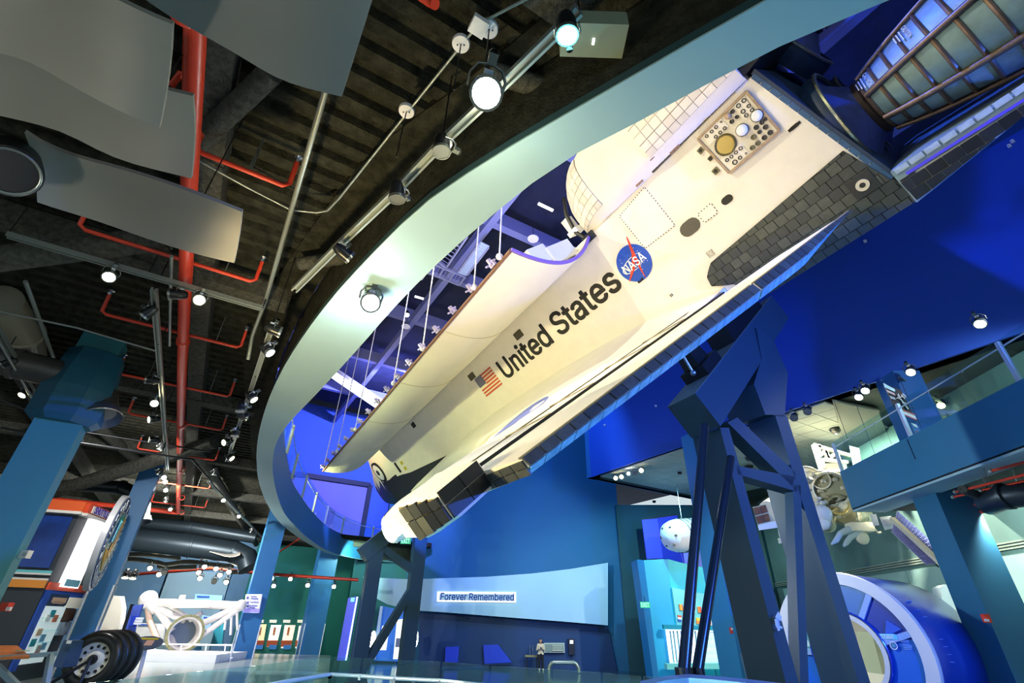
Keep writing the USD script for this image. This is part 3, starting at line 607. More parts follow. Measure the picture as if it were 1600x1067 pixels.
# round emblem on the wing's upper skin, seen at a very flat angle
# elevons
def te_x(p): return 32.2 - .18 * (p - 2.9)
def te_z(p): return -2.85 + .052 * p
felc = paint('elevon_felt', '#efe9d8', .8, var=.03, vscale=2.)
skin_l = paint('elevon_underside_lit_cyan', '#8fc0d0', .35, var=.35, vscale=6., detail=6.)  # cyan cast of the blue light put into the underside's colour
TH = lambda p: min(.25, .15 + .018 * (11.4 - p)) * max(.08, min(1, (p - 2.8) / 2.6))
for p0, p1 in ((3.0, 6.95), (7.0, 11.4)):
    ss = []
    for p in np.linspace(p0, p1, 10):
        zu, zt, xt, hth = zh(p), te_z(p), te_x(p), TH(p)
        ss.append([lc(XH + .06, p, zu - .01), lc(XH + (xt - XH) * .5, p, (zu + zt) / 2 + .03), lc(xt - .03, p, zt), lc(xt, p, zt - hth * .55), lc(xt - .12, p, zt - hth), lc(XH + .06, p, zu - .06 - .14 * min(1, (p - 2.9) / 2.6))])
    el = MB().loft(ss).build('elevon', felc, orb)
    n = int(round((p1 - p0) / .2)); w = (p1 - p0) / n
    for k in range(n):
        a, b = p0 + k * w + .008, p0 + (k + 1) * w - .008; q = []
        for p in (a, b): q.append((lc(te_x(p) - .03, p, te_z(p) + .004), lc(te_x(p) + .004, p, te_z(p) - TH(p) * .56)))
        quad = [q[0][0], q[1][0], q[1][1], q[0][1]]; out = lc(.014 + rng.uniform(0, .006), 0, .004)
        far = p1 < 7; dark = tile_g
        MB().loft([quad, [v_ + out for v_ in quad]]).build('tile', dark[rng.randrange(3)], el)
        q2 = [lc(te_x(a), a, te_z(a) - TH(a) * .60), lc(te_x(b), b, te_z(b) - TH(b) * .60), lc(te_x(b) - .11, b, te_z(b) - TH(b)), lc(te_x(a) - .11, a, te_z(a) - TH(a))]
        MB().loft([q2, [v_ + lc(.012, 0, -.004) for v_ in q2]]).build('lower_tile', skin_l, el)
    if p1 > 7:
        for i in range(7):
            for j in range(2):
                x0, x1 = XH + .1 + i * .185, XH + .1 + (i + 1) * .185 - .01; f0, f1 = (x0 - XH) / (te_x(p1) - XH), (x1 - XH) / (te_x(p1) - XH)
                zt0, zt1 = zh(p1) + (te_z(p1) - zh(p1)) * f0 - .01, zh(p1) + (te_z(p1) - zh(p1)) * f1 - .01; h0 = .16 + (TH(p1) - .16) * f0
                q = [lc(x0, p1, zt0 - h0 * (j * .5 + .02)), lc(x1, p1, zt1 - h0 * (j * .5 + .02)), lc(x1, p1, zt1 - h0 * (j * .5 + .46)), lc(x0, p1, zt0 - h0 * (j * .5 + .46))]
                MB().loft([q, [v_ + lc(0, .02, 0) for v_ in q]]).build('tile', tile_g[(i + j) % 3], el)
    MB().tube([lc(te_x(p) - .06, p, te_z(p) + .012) for p in np.linspace(p0, p1, 12)], .012, 5).build('edge_seam', paint('seam_tan', '#b5a98a', .7), el)
# wing tip: rounded cream leading edge and a block of grey and black tiles facing aft and out
def tipz(x): return float(np.interp(x, [28.6, 29.26, 30.0], [-1.98, -1.95, -2.06])), float(np.interp(x, [28.6, 29.26, 30.0], [-2.30, -2.43, -2.36]))
tip = MB().loft([[lc(x, 11.38, tipz(x)[0]), lc(x, 11.82, tipz(x)[0] - .015), lc(x, 11.93, tipz(x)[0] - .07), lc(x, 11.93, tipz(x)[1] + .06), lc(x, 11.85, tipz(x)[1]), lc(x, 11.38, tipz(x)[1])] for x in (28.9, 29.2, 29.5, 29.8, 30.02)]).build('wing_tip', felc, orb, smooth=30)
rcc = paint('leading_edge_cream', '#e6e2cc', .45, var=.05, vscale=3.)
le = [MB()]
for i in range(len(ps) - 1): pass
lp = np.linspace(5.2, 11.88, 23)
for i in range(len(lp) - 1):
    q = []
    for p in (lp[i] + .01, lp[i + 1] - .01):
        s_ = wing_sec(p); q.append([v_ * 1.0 for v_ in (s_[4:0:-1] + s_[:1] + s_[:-5:-1])])
    for row in q:
        c = np.mean(row, 0)
        for v_ in row: d = v_ - (c + lc(.6, 0, 0)); d[1] = 0; v_ += d / np.linalg.norm(d) * .018
    MB().loft(q, caps=False, closed=False).build('leading_edge_panel', rcc, wing, smooth=True)
MB().prism([lc(x, 11.928, z) for x, z in ((29.18, tipz(29.2)[0] - .04), (30.0, tipz(30.0)[0] - .04), (30.0, tipz(30.)[1] + .03), (29.18, tipz(29.2)[1] + .03))], lc(0, .006, 0)).build('tile_bed', paint('tip_bronze', '#8f8458', .4, .3), tip)
for j, k in ((0, 0), (0, 1), (1, 0), (1, 1)): z0, z1 = tipz(30.)[1] + .03 + j * .14, tipz(30.)[1] + .16 + j * .14; MB().box(lc(30.03, 11.53 + k * .26, (z0 + z1) / 2), (.03, .25, z1 - z0)).build('tile', tile_k[(j + k) % 3], tip)
for i in range(4):
    for j in range(2):
        x0, x1 = 29.2 + i * .205 + .006, 29.2 + (i + 1) * .205 - .006; zc_ = (tipz(x0)[0] + tipz(x0)[1]) / 2 + .02
        z0, z1 = (tipz(x0)[1] + .05, zc_ - .006) if j == 0 else (zc_ + .006, tipz(x0)[0] - .06)
        MB().box(lc((x0 + x1) / 2, 11.94, (z0 + z1) / 2), (x1 - x0, .03, z1 - z0)).build('tile', (tile_g if i < 2 else tile_k)[(i + j) % 3], tip)

# --- payload bay door, swung out flat, its bulging outer skin towards the floor
HP, HZ, EP, EZ = 2.62, .5, 5.65, .92
def door_pt(s, x, o=0.):
    ch = np.array([EP - HP, EZ - HZ]); n = np.array([-ch[1], ch[0]]); n /= np.linalg.norm(n)
    q = np.array([HP, HZ]) + ch * s - n * (.62 * (1 - (2 * s - 1) ** 2)) * 1.0 - n * o
    return lc(x, q[0], q[1])
dcol = paint('door_skin', '#ece8da', .75, var=.03, vscale=1.2, bump=.15, bscale=18., spec=.3)
xs = np.linspace(8.8, 27.25, 12)
G = np.array([[door_pt(s, x) for s in np.linspace(0.02, 1, 15)] for x in xs])
door = MB().sheet(G, lc(0, 0, .09)).build('payload_bay_door', dcol, orb, smooth=30)
for x in (12.5, 16.2, 19.9, 23.5): MB().tube([door_pt(s, x, .004) for s in np.linspace(.03, .99, 15)], .008, 5).build('panel_seam', paint('seam_tan', '#b5a98a', .7), door)
MB().tube([door_pt(1.0, x, .0) + lc(0, .02, .04) for x in (8.8, 18, 27.25)], .045, 8).build('edge_seal', paint('edge_rust', '#7a5a4c', .6), door)
MB().tube([door_pt(s, 27.25, .0) + lc(.02, 0, .05) for s in np.linspace(.02, 1, 15)], .05, 8).build('end_seal', paint('seal_violet', '#7a5fc0', .5), door, smooth=True)
lat = paint('latch_lilac_lit', '#b9b4e0', .4, .3)  # lilac of the purple light put into the latch colour
for k in range(17):
    x = 9.3 + k * 1.08; c = door_pt(1.0, x) + lc(0, .05, .14)
    m = MB().box(c, (.2, .07, .10)).box(c + lc(0, .03, .09), (.07, .10, .16)).box(c + lc(.13, .04, .05), (.05, .13, .04)).box(c + lc(-.13, .04, .05), (.05, .13, .04)); m.build('latch', lat, door)
MB().sheet(np.array([[door_pt(s, x, -.18) for s in np.linspace(.1, .94, 9)] for x in (10, 15, 20, 26.9)]), lc(0, 0, .03)).build('radiator_panel', paint('radiator_white', '#f2f3f6', .25), door, smooth=30)
MB().box(door_pt(.55, 26.6) + lc(0, 0, .6), (.6, .7, .5)).box(door_pt(.3, 26.85) + lc(0, 0, .45), (.25, 1.0, .5)).build('radiator_link', whitem, door)

# --- markings and fittings on the flank
FP = 2.628
def fl(px, py, o=0.): x, z = SPX(px, py, FP); return lc(x, FP + o, z)
xd, zd = lc(1, 0, 0), lc(0, 0, 1)                        # letters read aft, so that they run left to right from the port side
x0, z0 = SPX(779, 592, FP); x1, z1 = SPX(975, 455, FP)
MB().text('United States', .71, lc(21.0, FP - .004, -1.10), xd, zd, .012, bold=True, width=6.15).build('lettering', stencil, orb, label='dark lettering on the white flank')
# flag
fx, fz, fw2, fh2 = 19.42, -1.13, 1.22, .80
fr, fb, fwh = paint('flag_red', '#c8503a', .7), paint('flag_blue', '#2c4680', .7), paint('flag_white', '#e8dcc0', .8)
fg = MB().box(lc(fx + fw2 / 2, FP, fz + fh2 / 2), (fw2, .008, fh2)).build('flag', fwh, orb, label='red, white and blue flag painted on the flank')
for k in range(7):
    a = fz + fh2 * (2 * k) / 13; long_ = k < 3
    MB().box(lc(fx + fw2 / 2 + (0 if long_ else .24), FP + .005, a + fh2 / 26), (fw2 - (0 if long_ else .48), .006, fh2 / 13)).build('stripe', fr, fg)
MB().box(lc(fx + .24, FP + .006, fz + fh2 * 10 / 13 - .0), (.48, .008, fh2 * 6.6 / 13)).build('canton', fb, fg)
st = MB()
for r in range(9):
    for q in range(6 if r % 2 == 0 else 5):
        cx, cz = fx + .045 + (q + (.5 if r % 2 else 0)) * .078, fz + fh2 * 10 / 13 - .17 + r * .0425
        st.prism([lc(cx + .017 * math.cos(t), FP + .011, cz + .017 * math.sin(t)) for t in np.arange(5) * 2 * math.pi / 5], lc(0, .003, 0))
st.build('stars', fwh, fg)
# round blue emblem
ex, ez = SPX(990.5, 411, FP); R = .50
eb = paint('emblem_blue', '#1f50c0', .6); er = paint('emblem_red', '#d8412c', .6); ewm = paint('emblem_white', '#eef0f4', .6)
em = MB().lathe([(0, 0), (R, 0), (R, .008), (0, .008)], lc(ex, FP, ez), lc(0, 1, 0), 40).build('round_emblem', eb, orb, label='round blue emblem with white letters and a red wing')
MB().text('NASA', .235, lc(ex - .36, FP + .022, ez - .115), xd, zd, .006, bold=True, width=.74).build('emblem_lettering', ewm, em)
def band(pts, w, o, name, m):
    L_ = [np.array(p) for p in pts]; q = []
    for i, p in enumerate(L_):
        t = L_[min(i + 1, len(L_) - 1)] - L_[max(i - 1, 0)]; t = t / np.linalg.norm(t); n = np.array([-t[1], t[0]]); ww = w * (1 - abs(2 * i / (len(L_) - 1) - 1)) + w * .25
        q.append([lc(ex + p[0] + n[0] * ww, FP + o, ez + p[1] + n[1] * ww), lc(ex + p[0] - n[0] * ww, FP + o, ez + p[1] - n[1] * ww), lc(ex + p[0] - n[0] * ww, FP + o + .004, ez + p[1] - n[1] * ww), lc(ex + p[0] + n[0] * ww, FP + o + .004, ez + p[1] + n[1] * ww)])
    MB().loft(q).build(name, m, em)
band([(-.42, -.30), (-.1, -.1), (.16, .2), (.30, .64)], .05, .014, 'red_wing', er); band([(.02, -.48), (.05, -.25), (.12, .0), (.2, .3), (.30, .64)], .03, .012, 'red_wing', er)
band([(.40 * math.cos(t), .16 * math.sin(t) + .03 * math.cos(t)) for t in np.linspace(.5, 5.6, 24)], .012, .009, 'orbit_line', ewm)
sm = MB()
for k in range(16):
    t, r = rng.uniform(0, 6.28), rng.uniform(.2, .45); sm.box(lc(ex + r * math.cos(t), FP + .010, ez + r * math.sin(t)), (.018, .004, .018))
sm.build('star_dots', ewm, em)
# vents and ports
def vent(px, py, w, h, m=stencil, rnd=.3, name='vent', o=.0):
    x, z = SPX(px, py, FP); r = rnd * min(w, h)
    pts = [(w / 2 * sx + r * (math.cos(t) - sx * 1), h / 2 * sy + r * (math.sin(t) - sy * 1)) for sx, sy, t0 in ((1, 1, 0), (-1, 1, math.pi / 2), (-1, -1, math.pi), (1, -1, 1.5 * math.pi)) for t in np.linspace(t0, t0 + math.pi / 2, 4)]
    MB().prism([lc(x + a, FP - .004 + o, z + b) for a, b in pts], lc(0, .012, 0)).build(name, m, orb)
vm = paint('vent_olive', '#4f4a38', .6)
vent(737, 588, .42, .26, vm, .1); vent(810, 523, .42, .26, vm, .1); vent(646, 664, .34, .26, stencil, .1)
vent(1078, 355, .52, .34, paint('vent_grey', '#55524a', .6), .5); vent(1136, 312, .26, .17, stencil, .5); vent(1110, 396, .15, .15, stencil, 1.0); vent(1001, 438, .2, .07, stencil, .2); vent(1049, 461, .07, .07, stencil, 1.); vent(1241, 198, .24, .07, stencil, .9)
# dotted outlines of the big access panels
def dotted(poly, step, name, plate=True):
    P = [SPX(px, py, FP) for px, py in poly]
    pn = MB().prism([lc(x, FP - .006, z) for x, z in P], lc(0, .012, 0)).build(name, paint('panel_white', '#f0ebe2', .7, var=.03, vscale=2.), orb)
    b = MB()
    for i in range(len(P)):
        a, c = np.array(P[i]), np.array(P[(i + 1) % len(P)]); n = max(2, int(np.linalg.norm(c - a) / step))
        for k in range(n): q = a + (c - a) * (k + .5) / n; b.box(lc(q[0], FP + .007, q[1]), (.022, .006, .022))
    b.build('fastener_dots', stencil, pn)
dotted([(1007, 292), (1055, 352), (1008, 388), (968, 338)], .075, 'access_panel'); dotted([(1111, 317), (1122, 332), (1101, 348), (1090, 335)], .07, 'access_panel')
# umbilical plate with its round connectors
up_p = [(1167, 143), (1219, 204), (1141, 270), (1092, 217)]
P = [SPX(*q, FP) for q in up_p]
pl = paint('plate_bone', '#d9d2c2', .6, var=.12, vscale=5.)
ump = MB().prism([lc(x, FP, z) for x, z in P], lc(0, .05, 0)).build('umbilical_plate', pl, orb)
for i in range(4):
    a, c = P[i], P[(i + 1) % 4]; MB().bar(lc(a[0], FP + .05, a[1]), lc(c[0], FP + .05, c[1]), .05, .06, up=lc(0, 1, 0)).build('plate_rim', paint('rim_tan', '#a9916f', .7, var=.3, vscale=8.), ump)
S2 = 1 / 6.275
conn = [(525, 232, 17), (472, 283, 17), (571, 286, 14), (604, 326, 14), (517, 338, 17), (549, 378, 15), (413, 340, 16), (457, 393, 14), (406, 438, 16), (700, 446, 16), (736, 412, 14), (645, 494, 18), (736, 491, 18), (677, 540, 14), (781, 545, 18), (724, 594, 18), (618, 590, 20), (659, 650, 18), (607, 693, 18), (254, 492, 14), (338, 502, 14), (211, 535, 14), (294, 544, 14), (162, 580, 14), (250, 586, 14), (493, 698, 15), (447, 739, 15), (403, 780, 14), (361, 813, 15), (488, 790, 15), (437, 834, 20), (304, 440, 8), (547, 747, 8)]
cd = paint('connector_dark', '#2c2a2e', .45); co = paint('connector_olive', '#6d6848', .5)
for k, (cx, cy_, r) in enumerate(conn):
    x, z = SPX(1080 + cx * S2, 120 + cy_ * S2, FP); r *= S2 * .0155 * 1.05
    MB().lathe([(r * .75, .05), (r * 1.1, .05), (r, .085), (r * .7, .085), (r * .6, .06), (0, .06)], lc(x, FP, z), lc(0, 1, 0), 12).build('connector', co if k in (16, 17, 18) else cd, ump)
for cx, cy_, r, mm in ((345, 665, 80, 'gold'), (510, 520, 46, 'w'), (655, 380, 44, 'w'), (370, 385, 26, 'tan')):
    x, z = SPX(1080 + cx * S2, 120 + cy_ * S2, FP); r *= S2 * .0155
    MB().lathe([(r * 1.15, .05), (r * 1.1, .075), (r, .09), (r * .9, .075), (0, .075)] if mm == 'gold' else [(r, .05), (r * .95, .11), (r * .6, .14), (0, .145)], lc(x, FP, z), lc(0, 1, 0), 28).build('big_connector', {'gold': paint('brass_disc', '#8a7a48', .3, .8), 'w': whitem, 'tan': paint('tan_cap', '#b59a78', .6)}[mm], ump, smooth=30)
    if mm in 'goldw' and r > .1:
        bb = MB()
        for t in np.arange(26) * 2 * math.pi / 26: bb.ball(lc(x + r * 1.06 * math.cos(t), FP + .085, z + r * 1.06 * math.sin(t)), .012, 0)
        bb.build('bolt_ring', stencil, ump)
for q in ([(112, 560), (300, 405), (375, 480), (190, 670)], [(290, 810), (490, 655), (580, 740), (400, 920)], [(430, 280), (530, 190), (620, 330), (545, 420)]):
    pp = [SPX(1080 + a * S2, 120 + b * S2, FP) for a, b in q]; MB().prism([lc(x, FP + .05, z) for x, z in pp], lc(0, .014, 0)).build('connector_panel', paint('panel_bone', '#e6e0d4', .55), ump)
for a, b, s in ((95, 722, .17), (190, 800, .13), (242, 922, .18)):
    x, z = SPX(1080 + a * S2, 120 + b * S2, FP); w = s / 2
    MB().prism([lc(x + w * math.cos(t), FP, z + w * math.sin(t)) for t in np.arange(4) * math.pi / 2 + .9], lc(0, .03, 0)).build('socket_plate', co, orb)
    MB().lathe([(.0, .03), (.04, .03), (.035, .05), (0, .05)], lc(x, FP, z), lc(0, 1, 0), 12).build('socket', stencil, orb)
# large emblem on the upper skin of the wing, seen almost edge on
def wing_top(x, p):
    s_ = wing_sec(p); u_ = s_[:15]; return float(np.interp(x, [q[0] for q in u_], [q[2] for q in u_]))
MB().loft([[lc(x, p, wing_top(x, p) + .012) for x, p in ((24.2 + 1.5 * math.cos(t), 6.6 + 1.5 * math.sin(t)), (24.2 + .02 * math.cos(t), 6.6 + .02 * math.sin(t)))] for t in np.linspace(0, 2 * math.pi, 48)], caps=False, closed=False).build('wing_emblem', paint('emblem_faded', '#6f7fd0', .7), wing)

# ================================================================ THE CRADLES THAT CARRY IT
gdk = paint('cradle_blue', '#2c4858', .5, var=.05, vscale=.5); ggr = paint('cradle_grey', '#7d8a86', .5)
def oprism(pts, v, name, mat, par): return MB().prism([S(*q) for q in pts], v).build(name, mat, par)
cr = thing('support_cradle', 'tall dark blue steel trestle with a sloping box girder under the spacecraft’s tail', 'support frame')
gx0, gx1, gz, gh = 26.8, 27.674, -4.26, .951
def girder(x0, x1, z, h, p0, p1, par, cap=True):
    MB().loft([[S(x0, p, z), S(x1, p, z), S(x1, p, z - h), S(x0, p, z - h)] for p in (p0, p1)]).build('box_girder', gdk, par)
    if cap: MB().loft([[S(x0 - .01, p, z + .012), S(x1 + .01, p, z + .012), S(x1 + .01, p, z + .002), S(x0 - .01, p, z + .002)] for p in (p0, p1)]).build('girder_top_plate', ggr, par)
girder(gx0, gx1, gz, gh, 3.89, -3.75, cr)
# bearing between girder and belly
MB().loft([[S(x, p, gz + .01) for x, p in ((gx0 + .1, 2.75), (gx1 - .05, 2.75), (gx1 - .05, 1.7), (gx0 + .1, 1.7))], [S(x, p, gz + .3) for x, p in ((gx0 + .1, 2.75), (gx1 - .05, 2.75), (gx1 - .05, 1.7), (gx0 + .1, 1.7))]]).build('bearing_block', black_m, cr)
MB().loft([[S(x, p, gz + .3) for x, p in ((gx0 + .2, 2.6), (gx1 - .2, 2.6), (gx1 - .2, 1.9), (gx0 + .2, 1.9))], [S(x, p, -3.16) for x, p in ((gx0 + .25, 2.5), (gx1 - .25, 2.5), (gx1 - .25, 2.0), (gx0 + .25, 2.0))]]).build('bearing_post', black_m, cr)
MB().rod(S(gx1 - .3, 2.9, gz + .25), S(gx1 - .3, 2.7, -3.2), .035, 8).ball(S(gx1 - .3, 2.9, gz + .25), .08, 1).build('guy_rod', steel_m, cr)
MB().loft([[S(x, p, gz + .01) for x, p in ((gx0 + .1, .5), (gx1 - .05, .5), (gx1 - .05, -2.7), (gx0 + .1, -2.7))], [S(x, p, -3.16) for x, p in ((gx0 + .1, .2), (gx1 - .05, .2), (gx1 - .05, -2.5), (gx0 + .1, -2.5))]]).build('bearing_block', black_m, cr)
# vertical legs in the plane of the girder: horizontal direction along the girder and along the orbiter
hg = np.array([SP_[0], SP_[1], 0]); hg /= np.linalg.norm(hg); hx_ = np.array([SA[0], SA[1], 0]); hx_ /= np.linalg.norm(hx_)
def leg(p, z_top_local, w, par, mat=gdk, x0=gx0 + .06, x1=gx1 - .02, zb=0., name='leg'):
    a, b = S(x0, p, z_top_local), S(x1, p, z_top_local); P = [a - hg * w / 2, b - hg * w / 2, b + hg * w / 2, a + hg * w / 2]
    MB().loft([[(*q[:2], zb) for q in P], [(q[0], q[1], q[2]) for q in P]]).build(name, mat, par)
    return (a + b) / 2
upz = np.array([0, 0, 1.0])
gpt = lambda x, y: AN(x, y, S(gx1 - .02, 2, gz), hx_)          # a pixel on the trestle's aft plane
GD = .82
def leg_at(c, d, ztop, name='leg'):
    """a vertical box leg whose aft face runs from corner c to corner d"""
    c, d = c * [1, 1, 0], d * [1, 1, 0]; P = [c, d, d - hx_ * GD, c - hx_ * GD]
    MB().loft([[q + upz * z for q in P] for z in (0, ztop)]).build(name, gdk, cr)
def slab(px, name, mat=gdk, dep=GD): MB().prism([gpt(*q) for q in px], -hx_ * dep).build(name, mat, cr)
def ext(a, b):
    d = b - a; return a + d * (a[2] / (a[2] - b[2]))                # down to the floor
for t0, t1, u0, u1 in (((1125, 668), (1139, 668), (1228, 1067), (1248, 1067)), ((1211, 648), (1229, 648), (1342, 1067), (1360, 1067))):
    a, b, c_, d_ = gpt(*t0), gpt(*t1), gpt(*u0), gpt(*u1); MB().prism([a, b, ext(b, d_), ext(a, c_)], -hx_ * GD).build('leg', gdk, cr)
slab([(1182, 512), (1208, 530), (1231, 583), (1226, 652), (1206, 648), (1204, 604), (1190, 560)], 'haunch')
MB().prism([gpt(1190, 560), gpt(1204, 604), gpt(1206, 648), gpt(1196, 648), gpt(1178, 600)], -hx_ * (GD + .25)).build('haunch_side', gdk, cr)
slab([(1137, 660), (1152, 652), (1243, 738), (1238, 760)], 'brace', dep=.35)
slab([(1150, 727), (1153, 741), (1246, 768), (1243, 745)], 'strut', dep=.35)
slab([(1239, 758), (1251, 758), (1264, 1075), (1251, 1075)], 'brace', dep=.22)
# round steel props leaning to the floor
pf = AZ(1078, 1052, 1.0 + .55)
pole_m = paint('prop_steel', '#39434f', .25, metal=.85)
MB().rod(AY(1068, 1056, 8.1), AY(1101, 665, 9.6), .085, 20).build('round_prop', pole_m, cr, smooth=30)
MB().rod(AY(1090, 1048, 8.4), AY(1142, 715, 9.9), .08, 20).build('round_prop', pole_m, cr, smooth=30)
for px in (1068, 1090):
    p_ = AY(px, 1056, 8.1 if px < 1080 else 8.4); MB().rod([p_[0], p_[1], 0], p_ + np.array([0, 0, .1]), .11, 16).build('prop_foot', pole_m, cr)
# white bird-shaped mark on the near leg
# --- front cradle, far away under the nose
cf = thing('support_cradle', 'distant dark teal steel trestle carrying the spacecraft’s nose in front of the pale banner', 'support frame')
fz_, fh_ = -3.478, .854
girder(3.9, 4.5, fz_, fh_, 4.943, -2.6, cf)
MB().loft([[S(x, p, fz_) for x, p in ((3.9, 1.2), (4.5, 1.2), (4.5, -1.2), (3.9, -1.2))], [S(x, p, -2.9) for x, p in ((3.9, 1.0), (4.5, 1.0), (4.5, -1.0), (3.9, -1.0))]]).build('bearing_block', black_m, cf)
la = leg(4.1, fz_ - fh_ + .2, .8, cf, x0=4.0, x1=4.5); lb = leg(.4, fz_ - fh_ + .2, .8, cf, x0=4.0, x1=4.5)
A0, B0 = np.array([la[0], la[1], 0]), np.array([lb[0], lb[1], 0])
MB().bar(A0 + upz * 6.3, B0 + upz * 5.0, .4, .4).build('brace', gdk, cf); MB().bar(A0 + (B0 - A0) * .05, B0 + upz * 4.4, .4, .4).build('brace', gdk, cf)

# --- cables from the ceiling to the door's free edge
cab = paint('cable_white', '#d4d8ea', .4)
cx_ = [9.4, 11.9, 14.9, 19.6, 22.2, 25.6, 26.9]
words = ['first', 'second', 'third', 'fourth', 'fifth', 'sixth', 'seventh']
for k, x in enumerate(cx_):
    q = S(x, 5.7, 1.06)
    n = MB().rod(q, (q[0], q[1], 17.0), .022, 6).ball(q, .09, 1); solo(n, 'suspension_cable', cab, f'white steel cable to the open bay door, {words[k]} counting from the nose', 'cable', 'cables holding the open door')
# bright white linear lamp high over the opening
p0, p1 = AU(492, 566, 29), AU(612, 648, 29)
t = thing('light_bar', 'long glowing white light bar slanting across the upper wall', 'light', p0)
d_ = (p1 - p0); MB().bar(p0 - d_ * .2, p1 + d_ * .3, .42, .3).build('diffuser', glow('bar_glow', '#eef0ff', 3.0), t)
MB().bar(p0 - d_ * .2 + upz * .3, p1 + d_ * .3 + upz * .3, .5, .25).build('housing', whitem, t)

# ================================================================ UNDER THE CEILING, LEFT
redp = paint('sprinkler_red', '#d8432a', .35); galv = paint('galvanised', '#9aa39c', .4, .6)
ORD = ['first', 'second', 'third', 'fourth', 'fifth', 'sixth', 'seventh', 'eighth', 'ninth', 'tenth', 'eleventh', 'twelfth']
sp = thing('sprinkler_pipe', 'red sprinkler main running the length of the ceiling with short side branches', 'pipe')
MB().tube([W(0.5, -1.22, 6.6), W(10, -1.33, 6.6), W(20, -1.4, 6.6), W(27.8, -1.48, 6.6)], .085, 14).build('main_pipe', redp, sp, smooth=True)
MB().tube([W(27.8, -1.48, 6.6), W(27.9, -1.6, 6.6), W(28.0, -6.5, 6.6)], .1, 12).build('main_pipe', redp, sp, smooth=True)
for a in (3.0, 9.1, 14.0, 19, 24, 27.75): MB().lathe([(.085, -.07), (.105, -.06), (.105, .06), (.085, .07)], W(a, -1.32, 6.6), U3, 14).build('coupling', redp, sp, smooth=30)
for i, a in enumerate((4.55, 6.7, 9.0, 11.6, 14.2, 17.5, 22.0, 26.4)):
    b0, b1 = (-2.5, -.45) if i else (-1.25, -.33)
    bp = MB().tube([W(a - .12, b0, 7.0), W(a - .05, b0, 6.72), W(a, b0 + .06, 6.7), W(a, b1 - .06, 6.7), W(a - .05, b1, 6.72), W(a - .12, b1, 7.0)], .028, 8).build('branch', redp, sp, smooth=True)
    for b in (b0, b1): MB().lathe([(.02, 0), (.035, .03), (.015, .06), (.045, .08), (.045, .085), (0, .085)], W(a - .12, b, 7.0), (0, 0, 1), 10).build('sprinkler_head', steel_m, bp)
    for b in (b0 + .5, b1 - .4): MB().rod(W(a, b, 6.72), W(a, b, CZ), .007, 5).build('hanger_rod', galv, bp)
t = thing('sprinkler_pipe', 'short red pipe stub at the top edge between the grey sheets and the lamps', 'pipe')
MB().tube([AZ(640, -20, 6.8), AZ(672, 2, 6.75), AZ(680, 6, 6.7)], .045, 10).build('main_pipe', redp, t, smooth=True)
t = thing('sprinkler_pipe', 'small red elbow pipe between the overlapping grey sheets', 'pipe')
MB().tube([AZ(267, 135, 6.7), AZ(282, 115, 6.8), AZ(300, 121, 6.8)], .03, 8).build('branch', redp, t, smooth=True)
t = thing('sprinkler_pipe', 'long thin red pipe crossing in front of the far left exhibit wall', 'pipe')
MB().tube([AY(200, 848 + 50, 33), AY(330, 888, 33), AY(420, 897, 33), AY(560, 906, 33)], .09, 8).build('main_pipe', redp, t, smooth=True)
MB().tube([AY(312, 885, 32), AY(330, 826, 30)], .05, 8).build('branch', redp, t, smooth=True)
MB().tube([AY(425, 870, 34), AY(467, 842, 33), AY(480, 825, 33)], .05, 8).build('branch', redp, t, smooth=True)
# --- lighting rails
def rail(pts, label, w=.06):
    t = thing('lighting_rail', label, 'lighting rail', pts[0])
    for p, q in zip(pts, pts[1:]):
        d = (q - p) / np.linalg.norm(q - p); s = np.cross(d, upz); s /= np.linalg.norm(s)
        MB().bar(p + s * w / 2, q + s * w / 2, .02, .06).bar(p - s * w / 2, q - s * w / 2, .02, .06).bar(p + upz * .02, q + upz * .02, w, .012).build('channel', galv, t)
    n = max(2, int(sum(np.linalg.norm(q - p) for p, q in zip(pts, pts[1:])) / 1.8))
    L_ = pts[-1] - pts[0]
    for k in range(n + 1): c = pts[0] + L_ * k / n if len(pts) == 2 else pts[min(k, len(pts) - 1)]; MB().rod(c, (c[0], c[1], CZ), .008, 5).build('hanger_rod', black_m, t)
    return t
rail([W(7.0, -1.57, 6.3), W(17.8, -1.6, 6.3)], 'lighting rail hung just left of the red sprinkler main')
rail([W(6.5, -.05, 6.0), W(14.4, -.11, 6.0)], 'lighting rail between the red sprinkler main and the pale curved edge')
rail([AZ(905, 15, 6.2), AZ(757, 160, 6.2), AZ(690, 223, 6.2), AZ(620, 297, 6.2), AZ(533, 380, 6.2), AZ(460, 453, 6.2)], 'lighting rail that follows the curved edge of the opening')
rail([W(6.85, -3.1, 6.4), W(6.85, -.25, 6.4)], 'short lighting rail crossing behind the lowest grey sheet')
rail([W(8.6, -3.8, 6.4), W(16.8, -4.06, 6.4)], 'lighting rail at the left edge above the teal column')
rail([AZ(326, 752, 6.2), AZ(371, 800, 6.2), AZ(420, 850, 6.2)], 'far lighting rail slanting down towards the blue columns')
